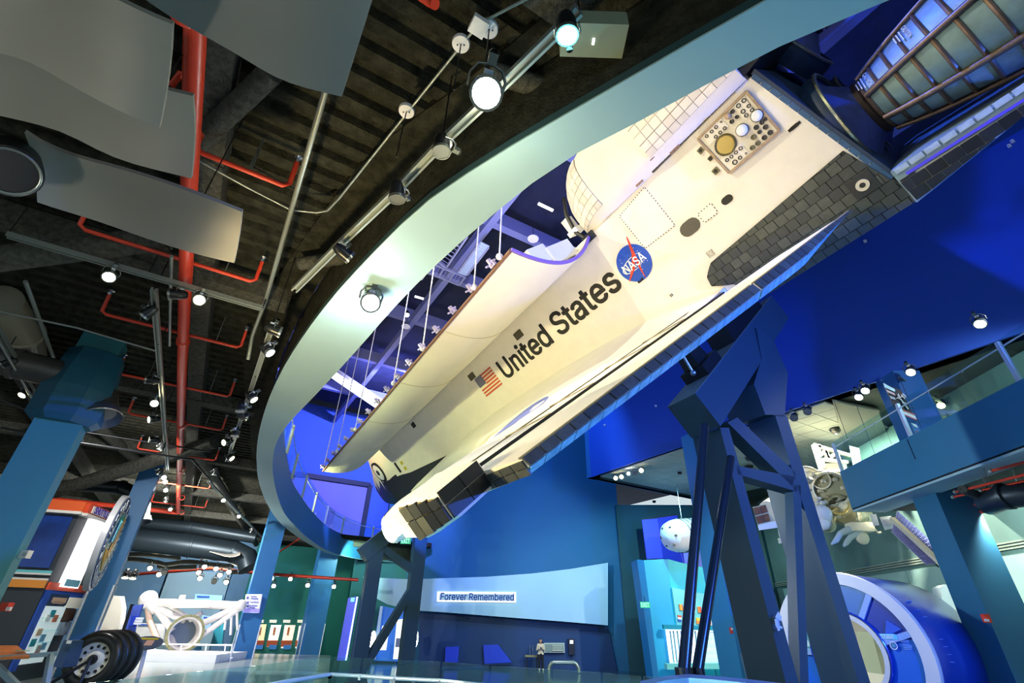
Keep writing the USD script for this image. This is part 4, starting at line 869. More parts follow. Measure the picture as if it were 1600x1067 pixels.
# --- spotlights
lens_m = {'off': paint('lens_off', '#6a6c66', .25), 'warm': glow('lens_warm', (1, .86, .45), 26), 'cool': glow('lens_cool', (.85, .93, 1), 26), 'big': glow('lens_big', (1, .97, .85), 130)}
can_m = paint('can_black', '#2a2d2e', .3, .5); can_s = paint('can_silver', '#8f968f', .25, .8)
def spot_body(key, state, s=1.0, can=None):
    t = thing('spotlight', 'x', 'spotlight'); _first[key] = t.path; can = can or can_m
    MB().lathe([(0, -.13), (.05, -.13), (.07, -.09), (.085, -.02), (.085, .10), (.078, .10)], (0, 0, 0), (0, 0, 1), 18).build('housing', can, t, smooth=30)
    MB().lathe([(.078, .10), (.095, .09), (.095, .125), (.08, .125)], (0, 0, 0), (0, 0, 1), 18).build('bezel', can_s, t, smooth=30)
    MB().lathe([(0, .112), (.08, .112), (.08, .118), (0, .12)], (0, 0, 0), (0, 0, 1), 18).build('lens', lens_m[state], t)
    MB().tube([(-.1, 0, 0), (-.105, .07, 0), (-.07, .125, 0), (0, .14, 0), (.07, .125, 0), (.105, .07, 0), (.1, 0, 0)], .009, 6).build('yoke', can_s, t, smooth=True)
    MB().box((0, .165, 0), (.05, .06, .05)).lathe([(.03, 0), (.03, .05)], (0, .19, -.02), (0, 0, 1), 10).build('clamp', can_s, t)
    MB().box((0, .095, -.05), (.05, .03, .06)).build('tag_plate', whitem, t)
    return t
def place_spot(px, py, z, aim, state, label, group, s=1.0, p=None):
    s *= {'off': .85, 'warm': .85, 'cool': .85, 'big': 1.35}[state] if py else 1.0
    p = AZ(px, py, z) if p is None else p; d = np.asarray(aim, float) - p if len(np.shape(aim)) and np.linalg.norm(aim) > 1.5 else np.asarray(aim, float)
    x, y, zz = look(d); key = state
    if key not in _first:
        t = spot_body(key, state); UsdGeom.Xformable(t.prim).ClearXformOpOrder(); UsdGeom.Xformable(t.prim).AddTransformOp(opSuffix='place').Set(frame(p, x * s, y * s, zz * s)); meta(t.prim, label, 'spotlight', group); return
    copy_of(key, 'spotlight', label, 'spotlight', group, frame(p, x * s, y * s, zz * s))
def dirv(a, b, z): v_ = a * U3 + b * V3 + np.array([0, 0, z]); return v_ / np.linalg.norm(v_)
toc = lambda p: (EYE - p) / np.linalg.norm(EYE - p)
def row(items, z, words_, group):
    for i, (px, py, st, aim) in enumerate(items):
        p = AZ(px, py, z); d = aim if aim is not None else toc(p) * .9 + np.array([.1, 0, -.2])
        w = {'off': 'unlit', 'warm': 'glowing warm', 'cool': 'glowing cool white', 'big': 'dazzling white'}[st]
        place_spot(px, py, z, np.asarray(d) / np.linalg.norm(d), st, f'{w} black spotlight, {ORD[i]} {words_}', group, 1.0 if z < 7 else 1.0)
row([(233, 487, 'off', dirv(.3, -.5, -.8)), (238, 594, 'off', dirv(0, -1, -.1)), (241, 629, 'warm', None), (241, 655, 'warm', dirv(-.4, -.8, -.4)), (241, 687, 'warm', dirv(-.2, -1, -.2)), (253, 697, 'off', dirv(.1, -.1, -1)), (250, 737, 'off', dirv(.1, -.3, -.9)), (256, 745, 'cool', None), (258, 752, 'warm', None), (259, 765, 'cool', None), (260, 780, 'off', dirv(0, 0, -1)), (266, 795, 'warm', None)], 6.2,
    'from the camera along the rail beside the red main', 'spotlights beside the red sprinkler main')
row([(427, 515, 'off', dirv(0, 1, -.1)), (416, 545, 'warm', dirv(-.3, .6, -.6)), (392, 619, 'warm', dirv(-.3, .6, -.6)), (376, 635, 'off', dirv(0, .2, -1)), (379, 650, 'off', dirv(0, 1, -.15)), (369, 675, 'off', dirv(0, 0, -1)), (356, 690, 'warm', dirv(-.5, -.7, -.5)), (358, 713, 'warm', dirv(-.4, .7, -.5)), (337, 737, 'off', dirv(.1, -.1, -1))], 5.9,
    'from the camera along the rail near the curved edge', 'spotlights near the pale curved edge')
row([(885, 40, 'warm', dirv(.1, .1, -1)), (757, 142, 'big', None), (690, 225, 'off', dirv(0, .1, -1)), (620, 298, 'off', dirv(.1, .2, -1)), (536, 394, 'off', dirv(.2, 1, -.3)), (578, 470, 'big', None)], 6.05,
    'from the top along the edge of the opening', 'spotlights along the edge of the opening')
row([(172, 429, 'warm', dirv(-.6, .2, -.7)), (278, 460, 'off', dirv(.2, -1, -.2)), (311, 467, 'cool', None)], 6.28, 'from the left on the short cross rail', 'spotlights on the short cross rail')
row([(15, 566, 'off', dirv(.3, -.6, -.5)), (41, 613, 'warm', dirv(-.4, -.2, -.8)), (60, 645, 'off', dirv(.2, .8, -.4)), (68, 660, 'off', dirv(.2, .8, -.5)), (76, 674, 'cool', dirv(-.3, .5, -.7))], 6.3, 'from the left on the rail above the teal column', 'spotlights above the teal column')
row([(349, 781, 'warm', None), (373, 806, 'warm', None), (394, 829, 'off', dirv(.3, -.3, -.8))], 6.1, 'from the top on the far slanting rail', 'spotlights on the far slanting rail')
for i, (px, py, st) in enumerate([(235, 886, 'warm'), (249, 896, 'cool'), (257, 893, 'off'), (311, 893, 'warm'), (313, 902, 'cool'), (335, 907, 'off'), (344, 897, 'cool'), (354, 908, 'warm'), (358, 892, 'warm'), (320, 884, 'cool'), (338, 887, 'cool')]):
    p = AY(px, py, 29); place_spot(0, 0, 0, toc(p) + np.array([0, 0, -.3]), st, f'tiny distant spotlight above the white docking frame, {ORD[i]} of that cluster', 'spotlights above the docking frame', 1.5, p)
for i, (px, py, st) in enumerate([(425, 902, 'cool'), (454, 903, 'warm'), (481, 913, 'cool'), (522, 915, 'warm'), (428, 914, 'cool')]):
    p = AY(px, py, 34); place_spot(0, 0, 0, toc(p) + np.array([0, 0, -.3]), st, f'tiny distant spotlight above the green poster wall, {ORD[i]} from the left', 'spotlights above the green poster wall', 1.6, p)
for i, (px, py, st) in enumerate([(198, 896, 'warm'), (210, 897, 'warm')]):
    p = AY(px, py, 18); place_spot(0, 0, 0, (.2, -.3, -.9), st, f'spotlight on the short arm beside the round emblem, {ORD[i]} from the left', 'spotlights beside the emblem column', 1.2, p)
# --- conduits
def conduit(pts, r, label, m=galv, name='conduit'):
    t = MB().tube(pts, r, 8); return solo(t, name, m, label, 'conduit', smooth=True)
conduit([W(2.6, -.22, 6.6), W(6.9, -.25, 6.6), W(8.1, -.3, 6.55), W(8.3, -.25, 6.2)], .03, 'straight grey conduit dropping from the top grey sheet to a spotlight rail')
cp = [AZ(*q, 6.9) for q in ((300, 245), (385, 292), (455, 328), (495, 332), (512, 329), (530, 310), (635, 178), (720, 72), (742, 45))]
conduit(cp, .014, 'thin bent conduit running up past three white discs', galv)
conduit([AZ(744, 40, 6.9), AZ(800, 10, 6.9), AZ(840, -10, 6.9)], .014, 'thin conduit rising from the square box at the top', galv)
conduit([AZ(265, 540, 6.5), AZ(266, 470, 6.5), AZ(268, 400, 6.5)], .022, 'pale conduit beside the red main below the lowest grey sheet', galv)
conduit([AZ(0, 487, 6.6), AZ(120, 512, 6.6), AZ(250, 550, 6.6)], .018, 'thin pale conduit crossing the brown ribbed ceiling', galv)
conduit([AZ(40, 440, 6.7), AZ(95, 590, 6.7), AZ(130, 690, 6.7)], .03, 'grey conduit along the sprayed beam at the left', galv)
conduit([AZ(-5, 528, 6.2), AZ(60, 640, 6.2), AZ(92, 695, 6.2)][::-1], .022, 'second grey conduit along the left lighting rail', galv)
conduit([AZ(0, 623, 6.1), AZ(115, 672, 6.3), AZ(330, 706, 6.5)], .02, 'long black conduit crossing in front of the teal column head', black_m)
conduit([AZ(0, 668, 5.7), AZ(105, 688, 5.9), AZ(300, 718, 6.3), AZ(330, 752, 6.2)], .024, 'long black conduit below the teal column head', black_m)
for px, py, l in ((635, 175, 'lowest'), (720, 70, 'middle'), (764, 47, 'topmost')):
    t = thing('junction_disc', f'{l} of the three round white discs on the ceiling conduit', 'junction box', AZ(px, py, 6.88))
    c = AZ(px, py, 6.88); MB().lathe([(0, 0), (.075, 0), (.08, .01), (.08, .04), (0, .04)], c, (0, 0, 1), 20).build('cover', whitem, t, smooth=30); MB().rod(c, c + np.array([.02, .02, -.9]) * .0 + upz * .3, .008, 5).build('stem', black_m, t)
    MB().box(c + [.03, 0, -.005], (.01, .01, .01)).box(c + [-.03, 0, -.005], (.01, .01, .01)).build('screw', black_m, t)
    solo(MB().rod(c - upz * .01, (c[0], c[1], 6.2), .006, 5), 'suspension_wire', black_m, f'thin black wire hanging from the {l} white disc', 'wire')
solo(MB().box(AZ(748, 41, 6.85), (.14, .14, .06), [U3, V3, upz]), 'junction_box', whitem, 'square white junction box beside the topmost white disc', 'junction box')
c = AZ(926, 54, 6.65)
t = thing('speaker_box', 'grey box loudspeaker hung beside the curved edge at the top', 'loudspeaker', c); MB().box(c, (.52, .26, .2), [V3 * .86 + U3 * -.5, U3 * .86 + V3 * .5, upz]).build('cabinet', paint('speaker_grey', '#8f9c84', .5), t); MB().box(c - upz * .104, (.02, .05, .01)).build('indicator', glow('indicator_white', '#ffffff', 3), t)
c = AZ(16, 262, 5.4); d = toc(c) + np.array([.2, 0, -.5]); d /= np.linalg.norm(d)
t = thing('barrel_lamp', 'large black barrel lamp half outside the left edge of the picture', 'lamp', c)
MB().lathe([(0, -.35), (.17, -.35), (.19, .0), (.19, .12), (.17, .12)], c, d, 28).build('housing', black_m, t, smooth=30)
for k, r in enumerate((.17, .14, .11)): MB().lathe([(r, .12 - k * .04), (r + .012, .13 - k * .04), (r, .14 - k * .04), (r - .012, .13 - k * .04)], c, d, 28, caps=False).build('baffle_ring', can_s, t, smooth=True)
MB().lathe([(0, .0), (.12, .0), (.12, .02), (0, .05)], c, d, 24).build('lens', paint('lens_blue', '#6f8fb8', .1), t, smooth=True)
# --- ducts
duct_m = paint('duct_grey', '#5a5a58', .45, .55, var=.15, vscale=3.)
def duct(pts, r, label, bands=(), name='air_duct', outlet=None, m=duct_m):
    t = thing(name, label, 'air duct', pts[0]); MB().tube(pts, r, 20).build('pipe', m, t, smooth=40)
    for i in bands: q = pts[i]; d = pts[min(i + 1, len(pts) - 1)] - pts[max(i - 1, 0)]; MB().lathe([(r, -.05), (r + .03, -.04), (r + .03, .04), (r, .05)], q, d, 20, caps=False).build('band', m, t, smooth=30)
    if outlet: d = pts[-1] - pts[-2]; d /= np.linalg.norm(d); MB().lathe([(r, 0), (r * 1.15, .02), (r * 1.35, .2), (r * 1.3, .22), (r * .9, .1), (0, .08)], pts[-1], d, 24).build('outlet', paint('duct_bright', '#8a8c90', .3, .8), t, smooth=30)
    return t
e0 = AZ(120, 590, 6.35)
duct([AZ(-70, 545, 6.4), AZ(25, 568, 6.38), AZ(70, 579, 6.36), e0, e0 + (AZ(145, 603, 6.3) - e0), AZ(160, 622, 6.1), AZ(158, 640, 5.85)], .26, 'fat grey air duct with a bent-down outlet above the teal column', (1, 3), outlet=True)
duct([AZ(0, 470, 6.9), AZ(35, 520, 6.9), AZ(45, 575, 6.8)], .3, 'pale flexible air duct at the left edge behind the lighting rail', (1,), m=paint('flex_beige', '#8d8a78', .5, .2))
duct([AY(120, 757, 17), AY(190, 762, 17), AY(215, 772, 17), AY(224, 790, 17), AY(222, 806, 17)], .22, 'dark air duct bending down behind the round emblem', (1,), outlet=True, m=paint('duct_dark', '#2c3338', .4, .5))
duct([AY(205, 842, 26), AY(300, 853, 27), AY(365, 862, 28), AY(385, 872, 28), AY(390, 888, 28)], .55, 'long dark air duct above the far wavy strips, bent down at its right end', (1, 2), m=paint('duct_slate', '#2f3c44', .4, .5))
duct([AY(205, 815, 26), AY(300, 824, 27), AY(400, 840, 28)], .3, 'slim dark air duct behind the far main duct', (1,), m=paint('duct_slate', '#2f3c44', .4, .5))
# --- wavy grey sheets hung under the ceiling
wavy = paint('wavy_sheet_grey', '#8a8a80', .55, .1, var=.04, vscale=1.)
def curve(P, n=14):
    P = np.array(P, float); s = np.r_[0, np.cumsum(np.linalg.norm(np.diff(P, axis=0), axis=1))]
    from scipy.interpolate import CubicSpline
    t = np.linspace(0, s[-1], n); return np.stack([CubicSpline(s, P[:, k])(t) for k in range(2)], 1)
def wsheet(top, bot, zt, zb, label, wav=.05):
    a, b = curve(top), curve(bot); n = len(a); G = []
    for i in range(n):
        w_ = wav * math.sin(i / (n - 1) * 5.5); p, q = AZ(*a[i], zt + w_), AZ(*b[i], zb + w_); G.append([p + (q - p) * k / 4 + upz * .05 * math.sin(math.pi * k / 4) for k in range(5)])
    t = thing('ceiling_sheet', label, 'ceiling panel', G[0][0], 'large wavy sheets above the entrance')
    MB().sheet(np.array(G), (0, 0, .035)).build('sheet', wavy, t, smooth=40)
    for i in (3, n - 4): c = G[i][2] + upz * .03; MB().rod(c, (c[0], c[1], CZ), .006, 5).build('hanger_wire', black_m, t)
    return t
wsheet([(-90, -90), (60, -60), (185, 0), (269, 38)], [(-90, 62), (0, 83), (50, 99), (95, 124), (180, 170), (249, 200)], 5.45, 5.3, 'wavy grey metal sheet at the upper left corner, overlapping the one below')
wsheet([(-90, 60), (60, 90), (180, 120), (301, 150)], [(-90, 160), (0, 181), (40, 190), (100, 208), (165, 240), (230, 262), (299, 279)], 5.75, 5.55, 'wavy grey metal sheet partly hidden under the corner sheet, beside the red main')
wsheet([(38, 207), (100, 239), (180, 262), (255, 285), (378, 331)], [(58, 316), (95, 328), (150, 345), (210, 366), (270, 386), (366, 411)], 5.7, 5.5, 'lowest wavy grey metal sheet, curling down at its left end')
wsheet([(180, -160), (330, -130), (470, -90), (600, -60)], [(215, -10), (270, 28), (330, 62), (390, 97), (430, 120), (480, 138), (534, 151)], 5.7, 5.55, 'wavy grey metal sheet at the top centre with one straight end')
pale = paint('wavy_strip_beige', '#d6cfc0', .55, var=.04, vscale=1.)
for k, (pts, Y) in enumerate([([(216, 847), (237, 857), (267, 855), (303, 861)], 27), ([(304, 860), (327, 859), (350, 866), (375, 864)], 27), ([(199, 867), (245, 868), (282, 873)], 28), ([(245, 879), (267, 882), (282, 879), (320, 881), (344, 884), (365, 886)], 29), ([(245, 885), (275, 887), (307, 886)], 30), ([(357, 893), (370, 894), (386, 889)], 31), ([(199, 874), (225, 876), (246, 880)], 29)]):
    a = curve(pts, 10); G = [[AY(x, y - 3.2, Y + 1.0), AY(x, y, Y + .4), AY(x, y + 3.2, Y)] for x, y in a]
    t = solo(MB().sheet(np.array(G), (0, 0, .04)), 'ceiling_strip', pale, f'{ORD[k]} small wavy beige strip under the far left ceiling, counting from the top left', 'ceiling panel', 'small wavy strips over the docking frame', smooth=40)
# --- railings of the upper floor and of the deck
postm = paint('rail_post', '#d5dde4', .3, .4)
def railing(pts, name, label, post_every=4, top=1.07, hand=.92, inward=None, posts=True):
    t = thing(name, label, 'railing', pts[0]); pts = [np.asarray(p, float) for p in pts]
    for i, (p, q) in enumerate(zip(pts, pts[1:])):
        d = (q - p) / np.linalg.norm(q - p); MB().bar(p + d * .015 + upz * (top / 2 + .04), q - d * .015 + upz * (top / 2 + .04), .018, top).build('glass_pane', glass_m, t)
    MB().tube([p + upz * hand for p in pts], .022, 8).build('handrail', postm, t, smooth=True)
    for i, p in enumerate(pts):
        if posts and i % post_every == 0: MB().box(p + upz * (top / 2), (.09, .09, top)).build('post', postm, t)
        else: MB().box(p + upz * hand * .98, (.03, .06, .05)).build('bracket', steel_m, t)
    return t
iu = resample(ic[34:], 34)
railing([p + upz * (ST_ - SZ) for p in iu[::1]], 'glass_railing', 'curved glass railing on the far edge of the upper floor', 4)
re_ = [balc(t_, ST_ + .05, .1) for t_ in np.arange(0, -15.1, -1.25)]
railing(re_, 'glass_railing', 'glass railing with white posts on the right balcony', 3)
RT_ = 2.07 - 1.0
lp_ = [AZ(60, 1075, 2.07), AZ(180, 1063, 2.07), AZ(290, 1051, 2.07), AZ(400, 1040, 2.07), AZ(455, 1033, 2.07), AZ(521, 1026, 2.07)]
rp_ = [AZ(521, 1026, 2.07), AZ(567, 1028, 2.07), AZ(620, 1031, 2.07), AZ(690, 1034, 2.07), AZ(766, 1040, 2.07), AZ(862, 1046, 2.07), AZ(940, 1051, 2.07), AZ(1003, 1056, 2.07), AZ(1075, 1060, 2.07)]
railing([p - upz * 1.11 for p in lp_], 'glass_railing', 'glass railing in front of the white docking frame, left of the corner', 9, posts=False)
railing([p - upz * 1.11 for p in rp_], 'glass_railing', 'long glass railing across the bottom of the view, right of its corner', 9, posts=False)
cu = [AZ(x, y, 1.95) for x, y in ((1000, 1064), (1040, 1056), (1075, 1053), (1120, 1056), (1170, 1061), (1230, 1068))]
t = thing('ramp_parapet', 'pale grey curved parapet top at the foot of the trestle', 'parapet', cu[0])
MB().loft([[p, p + (p * [1, 1, 0]) / np.linalg.norm(p[:2]) * -.6, p + (p * [1, 1, 0]) / np.linalg.norm(p[:2]) * -.6 - upz * .9, p - upz * .9] for p in cu]).build('wall_body', paint('parapet_grey', '#8d99ab', .5), t, smooth=30)

# ================================================================ EXHIBITS, LEFT
def PX(P):
    d = np.asarray(P, float) - EYE; z = d @ FW; return CX + F * (d @ RT) / z, CY - F * (d @ UP) / z
def zat(c, py):
    lo, hi = -3.0, 12.0
    for _ in range(40):
        m_ = (lo + hi) / 2
        if PX((c[0], c[1], m_))[1] > py: lo = m_
        else: hi = m_
    return (lo + hi) / 2
# back wall of the left hall
wl = structure('wall_left')
sstruct(MB().bar(W(42.3, -60, 3.6), W(42.3, 3.4, 3.6), .5, 7.2), 'wall_face', paint('hall_slate', '#5c7f98', .7, var=.05, vscale=.3), wl)
sstruct(MB().bar(W(42.2, 3.4, 3.6), W(42.2, 11.5, 3.6), .5, 7.2), 'wall_face', paint('hall_green', '#1f7568', .7, var=.05, vscale=.3), wl)
sstruct(MB().bar(W(41.9, -1.5, 2.6), W(41.9, 2.2, 2.6), .3, 5.0), 'wall_panel', paint('hall_pale', '#8fa9b4', .7), wl)
# kiosk with the launch sign
K = AZ(130, 792, 5.0); zk = lambda py: zat(K, py)
t = thing('launch_kiosk', 'two-sided launch exhibit with orange bands, dark screens and posters behind the teal column', 'exhibit', (K[0], K[1], 1.0))
KF = {'L': (-V3 * .97 + U3 * .25, -U3 * .97 - V3 * .25), 'R': (U3 * .958 + V3 * .287, V3 * .958 - U3 * .287)}
KU, KV = KF['R']
def face(side, s0, s1, py0, py1, mat, name, th=.08, o=0., lab=None):
    h, n = KF[side]
    c = np.array([K[0], K[1], 0]); z0, z1 = zk(py1), zk(py0)
    return MB().prism([c + h * s0 + n * o + upz * z0, c + h * s1 + n * o + upz * z0, c + h * s1 + n * o + upz * z1, c + h * s0 + n * o + upz * z1], n * th).build(name, mat, t, label=lab)
ora = paint('kiosk_orange', '#e8632e', .5); red_o = paint('kiosk_redorange', '#d8502e', .5); kd = paint('kiosk_dark', '#3b4148', .5); kb = paint('kiosk_blue', '#2b56b8', .5); wht = paint('kiosk_white', '#eceae2', .5)
MB().prism([(K[0], K[1], 1.0), *[(K + h)[:2].tolist() + [1.0] for h in (KF['L'][0] * 3.4, KF['L'][0] * 3.4 + KU * 1.9, KU * 1.9)]], (0, 0, K[2] - 1.05)).build('body', kd, t)
face('L', -.12, 3.4, 786, 801, ora, 'header', .2, .02); face('L', -.12, 3.4, 801, 805, wht, 'header_stripe', .22, .02)
face('R', -.12, 1.9, 787, 802, red_o, 'header', .2, .02); face('R', -.12, 1.9, 802, 806, wht, 'header_stripe', .22, .02)
sg = face('R', .02, 1.75, 789.5, 800.5, wht, 'sign_board', .03, .23)
MB().text('SHUTTLE LAUNCH', .17, K * [1, 1, 0] + KU * .1 + KV * .265 + upz * (zk(799.5)), KU, upz, .012, width=1.55).build('sign_lettering', paint('sign_violet', '#5a45b0', .5), sg)
face('L', .1, 3.3, 808, 888, paint('screen_blue', '#1b3f90', .2, var=.6, vscale=.8), 'screen', .04, .02)
face('R', .42, 1.25, 806, 915, glow('sign_white', (1, .98, 1), 1.6), 'light_panel', .12, .03); face('R', .48, 1.2, 902, 913, paint('panel_teal', '#8fd0e0', .5), 'light_panel_caption', .13, .03)
face('L', .0, 3.4, 892, 896, paint('stripe_teal', '#6fd0d8', .5), 'stripe', .05, .02); face('L', .0, 3.4, 896, 899, wht, 'stripe', .05, .02); face('L', .0, 3.4, 904, 907, wht, 'stripe', .05, .02)
face('L', .0, 3.4, 907, 919, paint('band_orange', '#f09a3e', .5), 'band', .06, .02); face('R', .0, 1.9, 909, 921, paint('band_coral', '#f0603e', .5), 'band', .06, .02)
face('R', .0, 1.9, 921, 935, kb, 'lower_band', .04, .02); face('R', .0, .22, 921, 1050, kb, 'edge_post', .06, .02)
fs = face('R', .22, 1.15, 926, 944, paint('sign_navy', '#1b3a5c', .5), 'name_board', .05, .03)
for zz, w0, w1 in ((zk(936), .38, 1.05), (zk(940), .45, .95)): MB().bar(K * [1, 1, 0] + KU * w0 + KV * .09 + upz * zz, K * [1, 1, 0] + KU * w1 + KV * .09 + upz * zz, .012, .12 if w0 < .4 else .05).build('caption_bar', paint('caption_peach', '#e8b890', .5), fs)
cb = face('R', .22, 1.2, 946, 1040, paint('cabinet_lit', '#dfeef0', .3, emit=.35), 'display_cabinet', .06, .03)
face('R', 1.2, 1.9, 930, 948, paint('poster_cream', '#f0ecd8', .5, emit=.15), 'poster', .05, .03); face('R', 1.3, 1.85, 950, 970, paint('poster_launch', '#5a4030', .5, var=.8, vscale=3.), 'poster', .05, .03); face('R', 1.3, 1.85, 972, 995, paint('poster_suits', '#b8c8e0', .5, var=.6, vscale=5.), 'poster', .05, .03)
for k in range(9):
    u0, u1 = .3 + rng.uniform(0, .6), 0; z_ = zk(955 + rng.uniform(0, 70)); mcol = ('#2f9aa8', '#e07a50', '#f5f5f0', '#7fb0d0', '#e8c0a0')[k % 5]
    MB().box(K * [1, 1, 0] + KU * u0 + KV * .11 + upz * z_, (.2, .02, .16), [KU, KV, upz]).build('display_card', paint('card_' + mcol[1:], mcol, .5), cb)
for k in range(4): MB().bar(K * [1, 1, 0] + KU * .24 + KV * .2 + upz * zk(965 + 20 * k), K * [1, 1, 0] + KU * 1.18 + KV * .2 + upz * zk(965 + 20 * k), .2, .015).build('cabinet_shelf', glass_m, cb)
# figure-like mannequin in a red jacket by the cabinet
# dark interior wall with posters left of the kiosk, seen past the column
t2 = thing('picture_board', 'cream board with an orange and black drawing at the far left edge', 'board')
p0 = AY(-20, 790, 16); MB().prism([AY(-40, 745, 16), AY(22, 738, 16), AY(2, 815, 16), AY(-60, 830, 16)], (0, .1, 0)).build('board', paint('board_cream', '#cfcabb', .6), t2)
MB().prism([AY(-20, 750, 15.95), AY(16, 752, 15.95), AY(3, 775, 15.95), AY(-20, 778, 15.95)], (0, .03, 0)).build('drawing', paint('board_drawing', '#a8602a', .6, var=.8, vscale=3.), t2)
MB().text('35', .28, AY(-4, 800, 15.93), V3, upz, .01).build('number', stencil, t2)
# round emblem leaning on the second column
R_ = 1.2
t = thing('round_sign', 'big round launch emblem with a silver rim and navy ring on the blue column', 'sign', EC)
MB().lathe([(0, -.1), (R_, -.1), (R_, .03), (R_ * .97, .05), (0, .05)], EC, V3, 56).build('silver_disc', paint('silver_rim', '#c9ccd2', .35, .3), t, smooth=30)
MB().lathe([(R_ * .66, .05), (R_ * .95, .05), (R_ * .95, .065), (R_ * .66, .065)], EC, V3, 56).build('navy_ring', paint('ring_navy', '#2b3f78', .5), t)
MB().lathe([(0, .05), (R_ * .64, .05), (R_ * .64, .075), (0, .075)], EC, V3, 48).build('picture_disc', paint('disc_pale', '#dfe3cf', .5), t)
def arc_text(txt, r, t0, t1, h, mat, flip=False):
    for k, ch_ in enumerate(txt):
        if ch_ == ' ': continue
        th = t0 + (t1 - t0) * k / (len(txt) - 1); rad = U3 * math.cos(th) + upz * math.sin(th); tan = U3 * math.sin(th) - upz * math.cos(th)
        if flip: rad, tan = -rad, -tan
        c = EC + (U3 * math.cos(th) + upz * math.sin(th)) * r * R_ + V3 * .066
        MB().text(ch_, h, c - rad * h / 2, tan, rad, .012, center=True).build('letter', mat, t)
arc_text('SHUTTLE LAUNCH', .80, math.radians(205), math.radians(-20), .24, paint('letter_white', '#eef0f0', .5))
arc_text('EXPERIENCE', .82, math.radians(222), math.radians(325), .24, paint('letter_grey', '#c8ccd8', .5), True)
def disc_poly(pts, mat, name, o=.078): MB().prism([EC + U3 * a * R_ + upz * b * R_ + V3 * o for a, b in pts], V3 * .012).build(name, mat, t)
disc_poly([(.62 * math.cos(q), .62 * math.sin(q)) for q in np.linspace(1.0, 3.3, 12)] + [(-.1, .0), (.1, .3)], paint('art_blue', '#1f5f9a', .5), 'sky_segment')
disc_poly([(.58 * math.cos(q), .58 * math.sin(q)) for q in np.linspace(1.1, 2.2, 9)] + [(-.12, .2), (.12, .32)], paint('art_green', '#2fa070', .5), 'land_segment', .09)
disc_poly([(-.2, -.25), (-.05, -.35), (.42, .40), (.30, .55), (.1, .45)], paint('art_orange', '#e8a850', .5), 'tank_shape', .10)
disc_poly([(-.1, -.3), (.05, -.4), (.3, .05), (.2, .1)], paint('art_cream', '#efe0c0', .5), 'craft_shape', .115)
disc_poly([(.60 * math.cos(q), .60 * math.sin(q)) for q in np.linspace(3.5, 4.7, 9)] + [(-.05, -.2)], paint('art_yellow', '#efb010', .5), 'flame_segment', .09)
for k in range(3): disc_poly([(-.55 + k * .12, -.05), (-.53 + k * .12, -.05), (-.40 + k * .12, .42), (-.42 + k * .12, .42)], paint('art_cyan', '#6fd0e8', .5), 'grid_line', .125)
# curved pale panel behind the second column
t = solo(MB().prism([AY(170, 930, 19), AY(187, 931, 19), AY(190, 950, 19), AY(187, 975, 19), AY(181, 1000, 19), AY(150, 1010, 19), AY(152, 960, 19)], (0, .25, 0)), 'curved_board', paint('panel_beige', '#dfdccf', .6), 'tall pale beige panel with one curved side behind the blue column', 'panel')
t = thing('poster_stand', 'narrow purple-blue poster stand between the tyres and the white frame', 'sign', AY(195, 1000, 18))
q = AY(187, 1003, 18.04); MB().bar(q * [1, 1, 0] + upz * 1.0, q + upz * .1, .12, .06, up=(0, 1, 0)).build('stand_foot', black_m, t)
MB().prism([AY(208, 946, 18), AY(223, 944, 18), AY(204, 1002, 18), AY(190, 1002, 18)], (0, .06, 0)).build('poster', paint('poster_purple', '#4a62c0', .5, var=.4, vscale=2.), t); MB().prism([AY(206, 962, 17.97), AY(216, 962, 17.97), AY(211, 978, 17.97), AY(201, 978, 17.97)], (0, .02, 0)).build('caption', paint('cap_blue', '#1f3fb8', .5), t); MB().bar(AY(207, 944, 18.04), AY(187, 1003, 18.04), .12, .05).build('stand_post', black_m, t)
for k in range(3): q = AY(212 - k * 1.8, 966 + k * 4, 17.94); MB().bar(q, q + V3 * .22 - U3 * .03, .01, .06).build('caption_line', whitem, t)
# white docking frame on its stand
DY_ = 23.0
wf = paint('frame_white', '#efe9e2', .5, emit=.0); gold = paint('ring_gold', '#9a9460', .4, .3)
c3 = lambda x, y, Y=DY_: AY(180 + x / 5.154, 860 + y / 5.154, Y)
t = thing('docking_frame', 'white triangular docking truss with a ring-shaped hatch, standing behind low white rails', 'spacecraft part', c3(560, 900))
for (a, b, r) in [((235, 385), (330, 480), .2), ((270, 440), (560, 560), .13), ((330, 470), (470, 650), .13), ((320, 420), (1010, 445), .16), ((1010, 440), (680, 600), .13), ((1010, 460), (650, 720), .11), ((440, 690), (500, 870), .14), ((660, 740), (500, 870), .12), ((700, 500), (600, 560), .1), ((430, 440), (600, 550), .08), ((900, 480), (880, 640), .05), ((940, 470), (930, 680), .05), ((980, 450), (985, 640), .05)]:
    MB().tube([c3(*a), c3(*b)], r, 12).build('strut', wf, t, smooth=True)
MB().tube([c3(262, 470), c3(275, 560), c3(300, 620), c3(340, 720)], .11, 10).build('hose', paint('hose_rust', '#d8b8a0', .6), t, smooth=True)
MB().loft([[c3(x, y, Yy) for x, y in ((470, 410), (740, 395), (760, 460), (460, 465))] for Yy in (22.4, 24.5)]).build('body_box', wf, t); MB().rod(c3(535, 400), c3(545, 360), .12, 10).build('nozzle', wf, t); MB().ball(c3(265, 395), .35, 2).build('joint', wf, t, smooth=True); MB().ball(c3(1012, 442), .22, 2).build('joint', wf, t, smooth=True)
RC = c3(560, 668, 22.4); rd = toc(RC) + V3 * .1; rd[2] *= .3; rd /= np.linalg.norm(rd)
